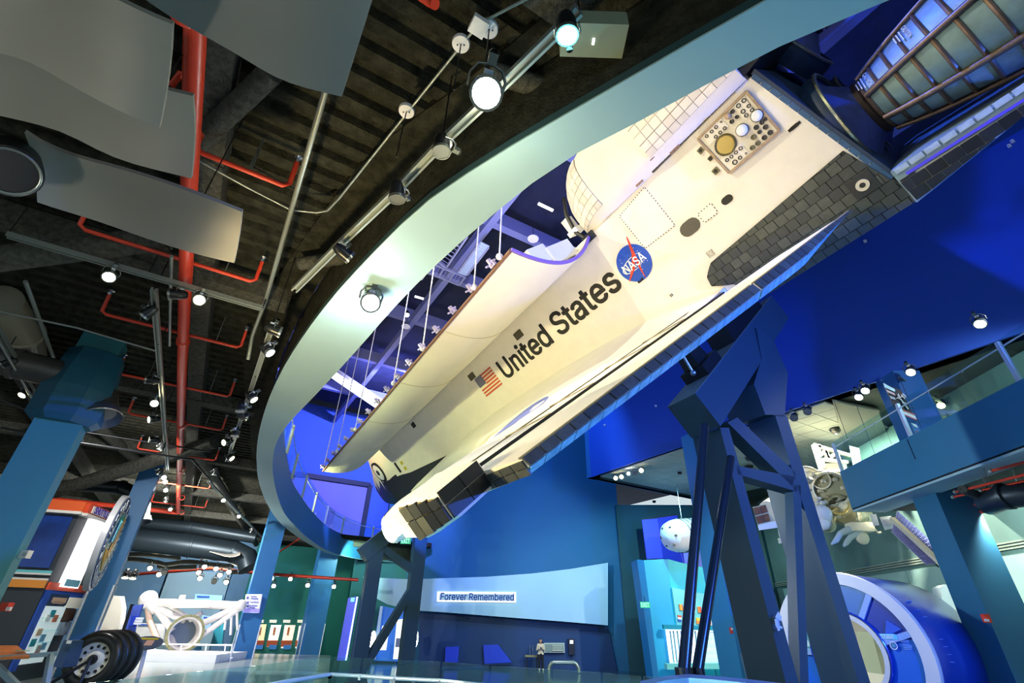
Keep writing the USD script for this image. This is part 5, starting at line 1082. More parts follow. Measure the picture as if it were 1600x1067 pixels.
hr = MB().lathe([(.46, -1.0), (.52, -1.0), (.62, -.1), (.62, .12), (.58, .14), (.5, .05)], RC, rd, 40).build('hatch_ring', wf, t, smooth=30); MB().lathe([(.57, .10), (.66, .08), (.66, .2), (.57, .2)], RC, rd, 40).build('rim', gold, hr, smooth=20); MB().lathe([(.0, -.98), (.48, -.98), (.48, -.9), (0, -.9)], RC, rd, 30).build('tunnel_end', paint('tunnel_grey', '#6f8290', .5), hr)
for k in range(16): q = k * math.pi / 8; x_, y_, z_ = look(rd); MB().box(RC + (x_ * math.cos(q) + y_ * math.sin(q)) * .615 + rd * .2, (.05, .05, .04)).build('ring_bolt', gold, hr)
t = thing('guard_rail', 'low white rail and plinth in front of the docking frame', 'railing', c3(530, 930, 22))
for y in (748, 805, 850): MB().tube([c3(130, y, 22), c3(945, y + 15, 22)], .03, 8).build('rail_bar', whitem, t, smooth=True)
for x in (325, 535, 735, 890, 945): MB().rod(c3(x, 750, 22), c3(x - 22, 905, 22), .03, 8).build('rail_post', whitem, t)
p0, p1 = c3(60, 890, 22.2), c3(930, 900, 22.2); MB().bar(p0 * [1, 1, 0] + upz * 1.1, p1 * [1, 1, 0] + upz * 1.1, 2.4, .32).build('plinth', whitem, t)
# boards on the wall behind it
for k, (x0, y0, x1, y1, mcol, lb) in enumerate([(645, 350, 865, 440, '#7fb0d8', 'pale blue picture board on the wall above the white frame'), (700, 520, 780, 640, '#9fc8e8', 'tall striped blue panel seen through the white frame'), (800, 580, 880, 760, '#2f9ab0', 'teal poster behind the right side of the white frame'), (560, 760, 690, 855, '#6fc0c8', 'turquoise panel below the hatch ring'), (175, 580, 400, 720, '#dfe0e0', 'pale panel with two small photos behind the left struts')]):
    t = thing('wall_board', lb, 'board', AY(180 + x0 / 5.154, 860 + y1 / 5.154, 25.5))
    MB().prism([AY(180 + a / 5.154, 860 + b / 5.154, 25.5) for a, b in ((x0, y0), (x1, y0 + 12), (x1 - (y1 - y0) * .12, y1 + 10), (x0 - (y1 - y0) * .12, y1))], (0, .08, 0)).build('board', paint('board_' + mcol[1:], mcol, .5, var=.2, vscale=1.), t)
    MB().prism([AY(180 + a / 5.154, 860 + b / 5.154, 25.45) for a, b in ((x0 + 12, y0 + 12), (x0 + (x1 - x0) * .5, y0 + 16), (x0 + (x1 - x0) * .5, y0 + 26), (x0 + 12, y0 + 24))], (0, .04, 0)).build('caption', kb, t)
# oval reading panel on a leg
OC = AY(229, 1004, 15.5); t = thing('reading_board', 'oval tilted reading panel with a yellow title in front of the white rail', 'sign', OC - upz * .9)
od = np.array([.1, -.75, .66]); x_, y_, z_ = look(od)
MB()._rings([[OC + x_ * .42 * math.cos(q) * s + y_ * .2 * math.sin(q) * s + z_ * h for q in np.linspace(0, 6.283, 28, endpoint=False)] for s, h in ((.97, -.03), (1, 0), (.97, .01))], 28).build('panel', paint('panel_dusk', '#56606c', .4), t); MB().bar(OC - x_ * .25 + y_ * .1 + z_ * .02, OC + x_ * .25 + y_ * .1 + z_ * .02, .06, .012, up=z_).build('title_bar', paint('title_yellow', '#d8c040', .5), t); MB().box(OC + x_ * .08 - y_ * .02 + z_ * .018, (.2, .16, .01), [x_, y_, z_]).build('picture', paint('panel_peach', '#e0b090', .5), t); MB().tube([OC - z_ * .03, OC - upz * .5 + np.array([0, .12, 0]), OC * [1, 1, 0] + upz * 1.0 + np.array([0, .15, 0])], .05, 10).build('leg', whitem, t)
# tyres on a plinth
TC = AY(149, 1030, 13.2); ax_ = np.array([.55, -.80, 0.0]) * -1; ax_ /= np.linalg.norm(ax_)
rub = paint('tyre_rubber', '#1a1c16', .28, var=.2, vscale=4.); hub_m = paint('wheel_cream', '#cfd0ba', .4)
TC = TC + 0; Rr = .57; ax_ = np.array([-.22, .97, 0]); ax_ /= np.linalg.norm(ax_)
for k, (o, lb) in enumerate(((0, 'front aircraft tyre of the row, with a cream wheel full of round holes'), (.44, 'middle aircraft tyre, half hidden behind the front one'), (.88, 'rearmost aircraft tyre, mostly hidden by the other two'))):
    c = TC + ax_ * o + V3 * 0; c = np.array([c[0], c[1], TC[2]]); t = thing('aircraft_tyre', lb, 'tyre', c)
    MB().lathe([(.34, -.17), (.40, -.195), (.50, -.19), (.555, -.14), (.572, -.06), (.572, .06), (.555, .14), (.50, .19), (.40, .195), (.34, .17)], c, ax_, 48, caps=False).build('tyre', rub, t, smooth=40)
    for g in (-.09, 0, .09): MB().lathe([(.571, g - .012), (.576, g - .006), (.576, g + .006), (.571, g + .012)], c, ax_, 48, caps=False).build('tread_rib', paint('tread_dark', '#0c0d0b', .6), t)
    hb = MB().lathe([(0, -.10), (.12, -.10), (.2, -.06), (.31, -.08), (.345, -.17), (.36, -.17), (.36, .1), (0, .1)], c, ax_, 40).build('wheel', hub_m, t, smooth=25)
    x_, y_, z_ = look(-ax_)
    for j in range(12): q = j * math.pi / 6; cc = c - ax_ * .078 + (x_ * math.cos(q) + y_ * math.sin(q)) * .255; MB().lathe([(0, 0), (.033, 0), (.033, .012), (0, .012)], cc, -ax_, 12).build('hole', stencil, hb)
    MB().lathe([(0, .09), (.09, .09), (.1, .15), (.07, .19), (0, .19)], c, -ax_, 20).build('hub_cap', black_m, t, smooth=30)
t = thing('tyre_stand', 'dark stand with two round struts holding the tyres', 'stand', TC * [1, 1, 0] + upz * 1.0)
hc_ = TC - ax_ * .22; MB().rod(hc_, hc_ + np.array([-.75, -.3, 0]) - upz * .62, .035, 10).rod(hc_, hc_ - upz * .66 - ax_ * .1, .035, 10).build('strut', black_m, t); MB().rod(TC - ax_ * .25, TC + ax_ * 1.1, .05, 12).build('axle', black_m, t)
zt_ = TC[2] - Rr
MB().lathe([(0, 0), (.95, 0), (.95, zt_ - 1.0 - .03), (.9, zt_ - 1.0), (0, zt_ - 1.0)], (TC[0] + ax_[0] * .44, TC[1] + ax_[1] * .44, 1.0), (0, 0, 1), 32).build('plinth', paint('plinth_teal', '#6f9a98', .3), t, smooth=20)
# orange table sign
L0 = [AY(0, 1006, 8.2), AY(27, 1008, 8.2), AY(44, 1024, 7.6), AY(-6, 1026, 7.4)]
t = thing('reading_table', 'grey metal reading table with an orange graphic top in the lower left corner', 'table', L0[3] * [1, 1, 0] + upz)
ta = [AY(-30, 1008, 8.0), AY(27, 1008, 8.0), AY(47, 1025, 7.3), AY(-30, 1027, 7.2)]
MB().prism(ta, (0, 0, -.03)).build('graphic_top', paint('table_orange', '#e88a48', .5, var=.25, vscale=4.), t)
b1_ = [AY(-30, 1030, 7.15), AY(90, 1021, 7.6)]; MB().bar(b1_[0], b1_[1], .05, .05).build('frame_bar', paint('table_grey', '#7f98a6', .4, .3), t); MB().bar(AY(80, 1022, 7.55), AY(70, 1080, 7.5), .06, .06).build('leg', paint('table_grey', '#7f98a6', .4, .3), t); MB().bar(AY(-5, 1040, 7.2), AY(30, 1075, 7.2), .06, .06).build('leg', paint('table_grey', '#7f98a6', .4, .3), t); MB().tube([AY(73, 1024, 7.6), AY(71, 1035, 7.6), AY(77, 1040, 7.6), AY(80, 1028, 7.6)], .02, 6).build('handset', black_m, t, smooth=True)
MB().box(AY(35, 1018, 7.5) + upz * .01, (.12, .08, .01)).build('graphic_patch', paint('patch_green', '#a8c8a0', .5), t)
# floor-standing dark block by the kiosk
t = thing('dark_cabinet', 'low dark blue cabinet at the foot of the posters', 'cabinet', AY(100, 1040, 13) * [1, 1, 0] + upz); MB().prism([AY(100, 1000, 12.6), AY(113, 1001, 12.6), AY(97, 1043, 12.6), AY(82, 1042, 12.6)], (0, .4, 0)).build('body', paint('cabinet_navy', '#34506c', .5), t); MB().box(AY(108, 1003, 12.55), (.1, .02, .06)).build('label_plate', whitem, t)
# sign on the third column
t = thing('column_sign', 'lavender direction sign with three rows of writing on the blue column', 'sign', AY(396, 943, 23.3)); q = [AY(384, 928, 23.4), AY(409.5, 928, 23.4), AY(404, 958, 23.4), AY(379.5, 957, 23.4)]
MB().prism(q, (0, .08, 0)).build('panel', paint('sign_lavender', '#c8ccf0', .5, emit=.25), t); MB().prism([AY(381, 950, 23.38), AY(406, 951, 23.38), AY(404.5, 957, 23.38), AY(380, 956, 23.38)], (0, .01, 0)).build('footer', paint('sign_violet2', '#8f88d8', .5), t)
for k, (x, y, w) in enumerate(((392, 932, 9), (392, 935, 11), (391, 941, 13), (390, 946.5, 12), (390, 949, 8))): MB().bar(AY(x, y, 23.36), AY(x + w, y + .3, 23.36), .01, .03 * 1.2).build('text_line', paint('sign_ink', '#4a4c90', .5), t)
for k, y in enumerate((934, 941.5, 947)): MB().box(AY(387, y, 23.36), (.09, .01, .09)).build('arrow_mark', paint('sign_ink', '#4a4c90', .5), t)
# posters on the green wall
for k, (q, lb) in enumerate([([(115, 615), (180, 615), (150, 790), (65, 790)], 'first'), ([(215, 620), (295, 620), (255, 790), (180, 790)], 'second'), ([(320, 622), (402, 622), (365, 800), (290, 800)], 'third'), ([(430, 627), (488, 627), (470, 800), (400, 800)], 'fourth'), ([(565, 650), (605, 637), (580, 800), (540, 800)], 'fifth')]):
    pc = lambda x, y, o=0.: AU(380 + x / 4.917, 850 + y / 4.917, 41.7 - o)
    t = thing('launch_poster', f'tall bright rocket picture on the green wall, {lb} from the left', 'poster', pc(*q[3]), 'rocket pictures on the green wall')
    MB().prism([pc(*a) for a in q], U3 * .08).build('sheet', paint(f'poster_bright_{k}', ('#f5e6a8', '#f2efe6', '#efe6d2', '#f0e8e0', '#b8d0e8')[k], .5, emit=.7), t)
    cx = sum(a[0] for a in q) / 4
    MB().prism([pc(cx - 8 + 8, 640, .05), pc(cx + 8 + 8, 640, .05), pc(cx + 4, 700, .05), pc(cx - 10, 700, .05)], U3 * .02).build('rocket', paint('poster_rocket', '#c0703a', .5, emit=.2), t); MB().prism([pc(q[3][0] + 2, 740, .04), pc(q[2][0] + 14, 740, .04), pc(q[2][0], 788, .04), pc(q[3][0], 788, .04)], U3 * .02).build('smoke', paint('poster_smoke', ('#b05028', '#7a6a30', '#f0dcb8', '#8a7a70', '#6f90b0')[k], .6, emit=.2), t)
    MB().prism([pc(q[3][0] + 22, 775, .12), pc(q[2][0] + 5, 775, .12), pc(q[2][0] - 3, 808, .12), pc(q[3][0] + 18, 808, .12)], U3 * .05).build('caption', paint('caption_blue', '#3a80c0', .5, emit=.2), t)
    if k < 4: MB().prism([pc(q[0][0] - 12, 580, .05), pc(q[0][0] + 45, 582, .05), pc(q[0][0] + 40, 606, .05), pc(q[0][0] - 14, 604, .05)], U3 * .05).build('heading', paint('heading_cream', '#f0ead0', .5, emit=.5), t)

# ================================================================ FAR CENTRE
BY = 36.4
bt = [(567, 901), (600, 903), (640, 905), (700, 903), (760, 901), (830, 896), (890, 889), (950, 879)]; bb_ = [(950, 977), (880, 971), (800, 965), (700, 957), (640, 953), (605, 944), (590, 936), (576, 920)]
t = thing('curved_banner', 'long pale blue flaring board with a lit memorial sign at the hall’s far end', 'banner', AY(640, 953, BY))
def bp_(x, y, o=0.): return AY(x, y, BY - .5 * abs((x - 760) / 190) ** 2 * .0 + o)
MB().prism([bp_(*q) for q in bt + bb_], (0, .25, 0)).build('board', paint('banner_pale', '#a6cfe2', .6, var=.04, vscale=.3), t)
for x_b in (660, 760, 860, 930): q = bp_(x_b, 930); MB().bar(q + np.array([0, .1, 0]), q + np.array([0, .8, 0]), .15, .15).build('standoff', black_m, t)
lb = MB().prism([bp_(683, 924, -.1), bp_(806.5, 925, -.1), bp_(806.5, 941.5, -.1), bp_(682.5, 940, -.1)], (0, .1, 0)).build('light_box', glow('lightbox_white', (.86, .92, 1), 1.25), t)
MB().prism([bp_(687, 927.5, -.13), bp_(803, 928.5, -.13), bp_(803, 938.5, -.13), bp_(686, 937, -.13)], (0, .03, 0)).build('light_box_face', glow('lightbox_face', (.42, .70, 1), .75), lb)
q0, q1 = bp_(688, 937, -.17), bp_(803, 938.2, -.17); xw = (q1 - q0); ln = np.linalg.norm(xw)
MB().text('Forever Remembered', .40, q0, xw / ln, upz, .03, bold=True, width=ln).build('lettering', paint('sign_deepblue', '#173f8a', .5), lb)
# doorway wall and lit exhibits under it, left
nav = paint('entry_navy', '#123a6a', .6)
t = sstruct(MB().prism([AY(655, 957, 37.1), AY(950, 976, 37.1), AY(965, 1050, 37.1), AY(655, 1043, 37.1)], (0, .2, 0)), 'wall_entry', nav)
wl2 = structure('wall_centre')
sstruct(MB().prism([AY(555, 870, 38.9), AY(660, 884, 38.9), AY(655, 1045, 38.9), AY(530, 1040, 38.9)], (0, .3, 0)), 'wall_face', paint('centre_teal', '#1f6a70', .7), wl2)
t = thing('blue_kiosk', 'tall violet-blue lit panel left of the far doorway', 'panel', AY(535, 1035, 30)); MB().prism([AY(544, 934, 30), AY(558.5, 932, 30), AY(540, 1032, 30), AY(526, 1032, 30)], (0, .3, 0)).build('panel', paint('kiosk_violet', '#4a58d8', .5, emit=.25), t); MB().prism([AY(557, 932, 29.9), AY(559, 932, 29.9), AY(541, 1032, 29.9), AY(539, 1032, 29.9)], (0, .1, 0)).build('edge_light', glow('edge_blue', (.6, .75, 1), 1.6), t); MB().box(AY(551, 937, 29.9), (.2, .05, .2)).build('logo_mark', glow('mark_cyan', (.3, .9, 1), 1.2), t)
t = thing('lit_doorway', 'blue glowing doorway with white display panels between the far trestle legs', 'doorway', AY(610, 1030, 38.4))
MB().prism([AY(594, 946, 38.6), AY(641, 956, 38.6), AY(634, 1034, 38.6), AY(580, 1032, 38.6)], (0, .1, 0)).build('back_panel', paint('door_blue', '#2f70d0', .5, emit=.45), t)
for a, b, cc, nm in (((597, 978), (609, 975), 1016, 'display_panel'), ((620, 968), (634, 966), 1030, 'display_panel')):
    MB().prism([AY(*a, 38.4), AY(*b, 38.4), AY(b[0] - 6, cc, 38.4), AY(a[0] - 6, cc, 38.4)], (0, .1, 0)).build(nm, glow('display_white', (.88, .94, 1), 1.1), t)
MB().prism([AY(594, 947, 38.3), AY(598, 947, 38.3), AY(586, 1030, 38.3), AY(582, 1030, 38.3)], (0, .2, 0)).build('frame_post', paint('post_pale', '#a8c4e8', .5, emit=.3), t); MB().box(AY(622, 1004, 38.2), (.3, .05, .5)).build('picture', paint('pic_grey', '#8a96b0', .5), t)
for (x, y), w_ in (((582.5, 999), 'left'), ((649, 998.5), 'right')):
    c = AY(x, y, 36.2 if w_ == 'left' else 36.0); t = thing('wall_lamp', f'glowing white oval lamp at the {w_} far trestle leg', 'lamp', c)
    MB()._rings([[c + np.array([math.cos(q) * .2 * s, h, math.sin(q) * .48 * s]) for q in np.linspace(0, 6.283, 28, endpoint=False)] for s, h in ((1, 0), (1, -.05), (.9, -.08))], 28).build('diffuser', glow('oval_white', (.85, .93, 1), 5), t); MB().box(c + np.array([0, .08, 0]), (.3, .12, .7)).build('backplate', whitem, t)
t = thing('blue_screen', 'dim blue screen on the dark wall under the banner, left one', 'screen', AY(705, 1035, 36.9)); MB().prism([AY(696, 1011, 36.9), AY(717, 1010, 36.9), AY(715, 1035, 36.9), AY(695, 1034, 36.9)], (0, .5, 0)).build('panel', paint('screen_deep', '#1f3fc8', .4, emit=.12), t); MB().bar(AY(695, 1035, 36.85), AY(715, 1036, 36.85), .05, .05).build('ledge', nav, t)
t = thing('blue_screen', 'dim blue screen on the dark wall under the banner, right one', 'screen', AY(775, 1040, 36.9)); MB().prism([AY(755, 1008, 36.9), AY(778, 1007, 36.9), AY(800, 1035, 36.9), AY(757, 1037, 36.9)], (0, .5, 0)).build('panel', paint('screen_deep', '#1f3fc8', .4, emit=.12), t); MB().bar(AY(757, 1038, 36.85), AY(800, 1037, 36.85), .05, .05).build('ledge', nav, t)
t = thing('wall_plaque', 'grey plaque in a pale frame on the teal wall behind the visitor', 'plaque', AY(868, 1020, 36.9)); MB().prism([AY(850, 1004.5, 36.9), AY(882, 1004.5, 36.9), AY(882.5, 1020, 36.9), AY(850, 1020, 36.9)], (0, .5, 0)).build('frame', paint('frame_pale', '#c8cfbc', .5), t); MB().prism([AY(852, 1006, 36.85), AY(880.5, 1006, 36.85), AY(881, 1018.5, 36.85), AY(852, 1018.5, 36.85)], (0, .06, 0)).build('panel', paint('plaque_grey', '#8c9a8c', .5), t)
for k in range(4): MB().bar(AY(863, 1008.5 + k * 2.6, 36.8), AY(879, 1008.5 + k * 2.6, 36.8), .01, .05).build('text_line', paint('plaque_text', '#c9cfb8', .5), t)
t = thing('info_terminal', 'narrow black wall terminal with a small lit screen right of the plaque', 'screen', AY(893, 1023, 36.8)); MB().prism([AY(888, 998, 36.8), AY(897.5, 998, 36.8), AY(898, 1023, 36.8), AY(889, 1023, 36.8)], (0, .6, 0)).build('case', black_m, t); MB().prism([AY(890.5, 1000, 36.75), AY(896, 1000, 36.75), AY(896, 1006, 36.75), AY(890.5, 1006, 36.75)], (0, .04, 0)).build('lit_screen', glow('term_white', (.9, .97, 1), 1.6), t)
t = thing('arch_bench', 'metal bench frame like a wide flat arch beside the visitor', 'bench', AZ(880, 1049, 0)); ab = [AY(x, y, 34.6) for x, y in ((858, 1051), (858, 1042), (861, 1036.5), (866, 1035), (896, 1035), (900, 1037), (904, 1043), (905, 1051))]; MB().tube(ab, .11, 10).build('frame_tube', paint('bench_steel', '#a8b098', .3, .7), t, smooth=True); MB().bar(ab[3] - upz * .02, ab[4] - upz * .02, .4, .06).build('seat', paint('bench_top', '#8f988a', .4, .3), t)
t = thing('low_stand', 'low stand with two thin upright rods left of the visitor', 'stand', AZ(832, 1047, 0)); c = AZ(830, 1046, 0); MB().box(c + upz * .72, (.8, .35, .1)).build('top', paint('stand_olive', '#8f8a58', .5), t)
for dx in (-.3, .35): MB().rod(c + [dx, 0, 0], c + [dx, 0, .7], .03, 8).build('leg', black_m, t)
for dx in (-.08, .12): MB().rod(c + [dx, 0, .75], c + [dx, 0, 1.3], .02, 8).build('rod', steel_m, t)
# ---------------------------------------------------------------- the visitor
import manifold3d as m3
def hull_body(joints, bones, edge, it=6):
    parts = []
    for a, b in bones:
        (p, r), (q, s) = joints[a], joints[b]
        ss = [m3.Manifold.sphere(r_, 14).translate([float(x) for x in c_]) for c_, r_ in ((p, r), (q, s))]
        parts.append(m3.Manifold.batch_hull(ss))
    M = m3.Manifold.batch_boolean(parts, m3.OpType.Add).refine_to_length(edge); me_ = M.to_mesh()
    tmx = trimesh.Trimesh(me_.vert_properties[:, :3], me_.tri_verts, process=True); trimesh.smoothing.filter_taubin(tmx, iterations=it); return tmx
pb = AZ(845, 1047.5, 0)
J = {'hipL': ((.09, 0, .86), .105), 'hipR': ((-.09, 0, .86), .105), 'kneeL': ((.11, -.02, .46), .062), 'kneeR': ((-.09, -.03, .46), .062), 'ankL': ((.13, .02, .08), .042), 'ankR': ((-.08, .02, .08), .042), 'toeL': ((.15, -.15, .035), .034), 'toeR': ((-.10, -.15, .035), .034),
     'waist': ((0, 0, 1.0), .115), 'chest': ((0, .01, 1.24), .125), 'shL': ((.16, .01, 1.36), .062), 'shR': ((-.16, .01, 1.36), .062), 'elL': ((.24, -.02, 1.08), .045), 'elR': ((-.24, -.02, 1.08), .045), 'wrL': ((.08, -.20, 1.18), .032), 'wrR': ((-.07, -.20, 1.17), .032), 'neck': ((0, 0, 1.42), .05), 'neck2': ((0, -.01, 1.48), .047), 'head': ((0, -.02, 1.57), .088), 'chin': ((0, -.06, 1.51), .045), 'crown': ((0, .01, 1.60), .085),
     'plL': ((.045, -.235, 1.19), .024), 'plR': ((-.035, -.235, 1.18), .024)}
bones = [('hipL', 'hipR'), ('hipL', 'kneeL'), ('kneeL', 'ankL'), ('ankL', 'toeL'), ('hipR', 'kneeR'), ('kneeR', 'ankR'), ('ankR', 'toeR'), ('hipL', 'waist'), ('hipR', 'waist'), ('waist', 'chest'), ('chest', 'shL'), ('chest', 'shR'), ('shL', 'shR'), ('shL', 'elL'), ('elL', 'wrL'), ('shR', 'elR'), ('elR', 'wrR'), ('chest', 'neck'), ('neck', 'neck2'), ('neck2', 'head'), ('head', 'chin'), ('head', 'crown'), ('wrL', 'plL'), ('wrR', 'plR')]
for s, w in ((1, 'L'), (-1, 'R')):
    for k, ln_ in enumerate((.030, .036, .034, .026)):
        b_ = np.array(J['pl' + w][0]); a_ = b_ + np.array([-s * (.018 - .004 * k), -.012, .024 - k * .016]); c_ = a_ + np.array([-s * ln_ * .8, -.012, .004]); d_ = c_ + np.array([-s * ln_ * .3, .014, 0])
        J[f'f{w}{k}a'], J[f'f{w}{k}b'], J[f'f{w}{k}c'] = (a_, .0085), (c_, .008), (d_, .007); bones += [(f'f{w}{k}a', f'f{w}{k}b'), (f'f{w}{k}b', f'f{w}{k}c'), ('pl' + w, f'f{w}{k}a')]
    J[f't{w}a'], J[f't{w}b'] = (b_ + np.array([-s * .006, -.004, .034]), .0095), (b_ + np.array([-s * .024, -.022, .045]), .008); bones += [('pl' + w, f't{w}a'), (f't{w}a', f't{w}b')]
for nm, pos, r in (('nose', (0, -.118, 1.55), .012), ('noseb', (0, -.10, 1.58), .01), ('earL', (.088, -.01, 1.56), .016), ('earR', (-.088, -.01, 1.56), .016), ('lip', (0, -.103, 1.52), .012)): J[nm] = (pos, r)
bones += [('nose', 'noseb'), ('noseb', 'head'), ('earL', 'head'), ('earR', 'head'), ('lip', 'chin')]
t = thing('person', 'visitor with dark hair, cream jacket and black trousers, hands raised to the chest', 'person', pb)
bd_ = hull_body({k: (np.array(a), b) for k, (a, b) in J.items()}, bones, .022, 4)
MB().add(bd_.vertices + pb, bd_.faces).build('body', paint('skin', '#c99a7c', .5), t, smooth=True)
def clothing(joints, bl, grow, name, mat):
    g = hull_body({k: (np.array(J[k][0]), J[k][1] + grow) for k in joints}, bl, .03, 4); return MB().add(g.vertices + pb, g.faces).build(name, mat, t, smooth=True)
clothing(['waist', 'chest', 'shL', 'shR', 'elL', 'elR', 'wrL', 'wrR', 'hipL', 'hipR'], [('waist', 'chest'), ('chest', 'shL'), ('chest', 'shR'), ('shL', 'shR'), ('shL', 'elL'), ('elL', 'wrL'), ('shR', 'elR'), ('elR', 'wrR'), ('waist', 'hipL'), ('waist', 'hipR')], .014, 'jacket', paint('jacket_cream', '#dcc9a8', .7))
clothing(['hipL', 'hipR', 'kneeL', 'kneeR', 'ankL', 'ankR'], [('hipL', 'hipR'), ('hipL', 'kneeL'), ('kneeL', 'ankL'), ('hipR', 'kneeR'), ('kneeR', 'ankR')], .012, 'trousers', paint('trousers_black', '#14161c', .7))
clothing(['ankL', 'toeL', 'ankR', 'toeR'], [('ankL', 'toeL'), ('ankR', 'toeR')], .01, 'shoes', paint('shoe_pale', '#d8c8a8', .6))
hm = MB(); hv = trimesh.creation.icosphere(3, 1.0); v_ = hv.vertices.copy(); keep = ~((v_[:, 1] < -.35) & (v_[:, 2] < .62)); fk = keep[hv.faces].all(1); hm.add(v_ * [.103, .108, .118] + np.array([0, .0, 1.585]) + pb, hv.faces[fk]); hm.tube([pb + [0, .07, 1.6], pb + [0, .10, 1.45], pb + [.0, .10, 1.28]], .07, 12, [.08, .09, .05]); hm.tube([pb + [.08, .02, 1.58], pb + [.10, .01, 1.45], pb + [.1, -.02, 1.3]], .03, 8).tube([pb + [-.08, .02, 1.58], pb + [-.10, .01, 1.45], pb + [-.1, -.02, 1.3]], .03, 8)
hm.build('hair', paint('hair_dark', '#1a1512', .5), t, smooth=True)
MB().ball(pb + [.032, -.098, 1.575], .009, 1).ball(pb + [-.032, -.098, 1.575], .009, 1).build('eyes', stencil, t); MB().box(pb + [0, -.112, 1.522], (.04, .008, .008)).build('mouth', paint('lip_red', '#9a4a42', .5), t)
MB().box(pb + [0.004, -.262, 1.19], (.07, .012, .14)).build('phone', black_m, t)

# ================================================================ RIGHT SIDE
# violet and blue light on the dark wall, built as coloured glowing panels
for k, (q, mcol, lb, e) in enumerate([([(1003, 811), (1027, 809), (1036, 872), (1011, 873)], '#3a48e8', 'panel standing for bright violet-blue light above the teal flag display, left one', .5), ([(1027, 808), (1058, 804), (1070, 880), (1036, 872)], '#1a2cc0', 'panel standing for deep blue light behind the white model capsule', .3), ([(1062, 850), (1095, 848), (1108, 888), (1069, 880)], '#5a70d8', 'panel standing for slate-violet light below the white model capsule', .3)]):
    t = thing('wall_panel', lb, 'panel', AY(*q[3], 34.5)); MB().prism([AY(*a, 34.5) for a in q], (0, .15, 0)).build('panel', paint(f'light_patch_{k}', mcol, .5, emit=e), t); MB().bar(AY(*q[0], 34.45), AY(*q[1], 34.45), .06, .06).build('top_bar', black_m, t)
# white model capsule
c0, c1 = AY(1048, 838, 30), AY(1100, 832, 31.5); d = (c1 - c0) / np.linalg.norm(c1 - c0)
t = thing('model_capsule', 'white drum-shaped model spacecraft hanging left of the round steel props', 'spacecraft part', c0)
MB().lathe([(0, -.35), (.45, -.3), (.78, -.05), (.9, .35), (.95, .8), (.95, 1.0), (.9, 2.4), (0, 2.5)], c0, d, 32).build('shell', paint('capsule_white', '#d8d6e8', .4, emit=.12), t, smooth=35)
for h in (.75, 1.05, 1.5): MB().lathe([(.95, h - .02), (.98, h), (.95, h + .02)], c0, d, 32, caps=False).build('band', black_m, t)
for k in range(6): x_, y_, z_ = look(d); q = k * 1.05; MB().box(c0 + (x_ * math.cos(q) + y_ * math.sin(q)) * .55 - d * .18, (.14, .14, .1)).build('fitting', black_m, t)
MB().rod(c0 + d * 1.2 + upz * .9, c0 + d * 1.2 + upz * 5, .02, 6).build('hanger_wire', steel_m, t)
# teal flag display
TY = 31.0
tq = lambda x, y, Y=TY: AY(x, y, Y)
t = thing('flag_display', 'tall turquoise exhibit wall with small flags over a bright showcase', 'exhibit', tq(1060, 1062))
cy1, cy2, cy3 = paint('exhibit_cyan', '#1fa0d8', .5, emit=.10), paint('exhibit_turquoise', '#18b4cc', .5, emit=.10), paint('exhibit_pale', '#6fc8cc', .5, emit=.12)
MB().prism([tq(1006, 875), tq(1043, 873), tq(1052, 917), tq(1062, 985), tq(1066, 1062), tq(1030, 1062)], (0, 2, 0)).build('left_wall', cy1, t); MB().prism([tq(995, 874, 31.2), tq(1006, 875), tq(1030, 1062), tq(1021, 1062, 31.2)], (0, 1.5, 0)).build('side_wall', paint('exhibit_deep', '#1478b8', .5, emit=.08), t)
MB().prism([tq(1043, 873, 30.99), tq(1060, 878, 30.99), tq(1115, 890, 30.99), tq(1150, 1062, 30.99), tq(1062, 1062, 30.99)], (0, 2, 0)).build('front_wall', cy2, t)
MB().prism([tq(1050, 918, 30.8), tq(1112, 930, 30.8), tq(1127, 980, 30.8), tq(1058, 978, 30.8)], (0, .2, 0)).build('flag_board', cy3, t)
sc_ = MB().prism([tq(1041, 983, 30.7), tq(1119, 985, 30.7), tq(1126, 1036, 30.7), tq(1048, 1036, 30.7)], (0, .2, 0)).build('showcase', glow('showcase_glow', (.82, .97, 1), 1.35), t)
MB().bar(tq(1036, 979, 30.5), tq(1128, 982, 30.5), .3, .2).build('showcase_top', paint('exhibit_edge', '#1590a8', .4), t); MB().bar(tq(1040, 1041, 30.4), tq(1140, 1040, 30.4), .5, .25).build('showcase_sill', cy3, t)
for k, x in enumerate((1047, 1052, 1058, 1064, 1086)): MB().bar(tq(x, 986, 30.6), tq(x + 6, 1035, 30.6), .06, .06).build('cabinet_line', paint('cabinet_line', '#7fb8c8', .5), sc_)
for r in range(4):
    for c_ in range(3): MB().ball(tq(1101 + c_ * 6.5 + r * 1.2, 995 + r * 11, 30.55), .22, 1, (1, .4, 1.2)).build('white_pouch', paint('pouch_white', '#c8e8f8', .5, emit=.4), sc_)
for k in range(4): MB().bar(tq(1060 + k * 19, 1042, 30.3), tq(1063 + k * 19, 1061, 30.3), .03, .03).build('panel_joint', nav, t)
def flag(x, y, cols, horiz, lb):
    w, h = 5.5, 9.5
    ft = thing('small_flag', f'small {lb} flag on the pale turquoise board', 'flag', tq(x, y + h, 30.7), 'flags on the turquoise board')
    n = len(cols)
    for k, cc in enumerate(cols):
        if horiz: q = [(x + .9 * k * 0, y + h * k / n), (x + w, y + h * k / n + .5), (x + w + 1, y + h * (k + 1) / n + .5), (x + 1, y + h * (k + 1) / n)]
        else: q = [(x + w * k / n, y), (x + w * (k + 1) / n, y + .3), (x + w * (k + 1) / n + 1.4, y + h), (x + w * k / n + 1.4, y + h)]
        MB().prism([tq(*a, 30.7) for a in q], (0, .06, 0)).build('stripe', paint('flag_' + cc[1:], cc, .5, emit=.2), ft)
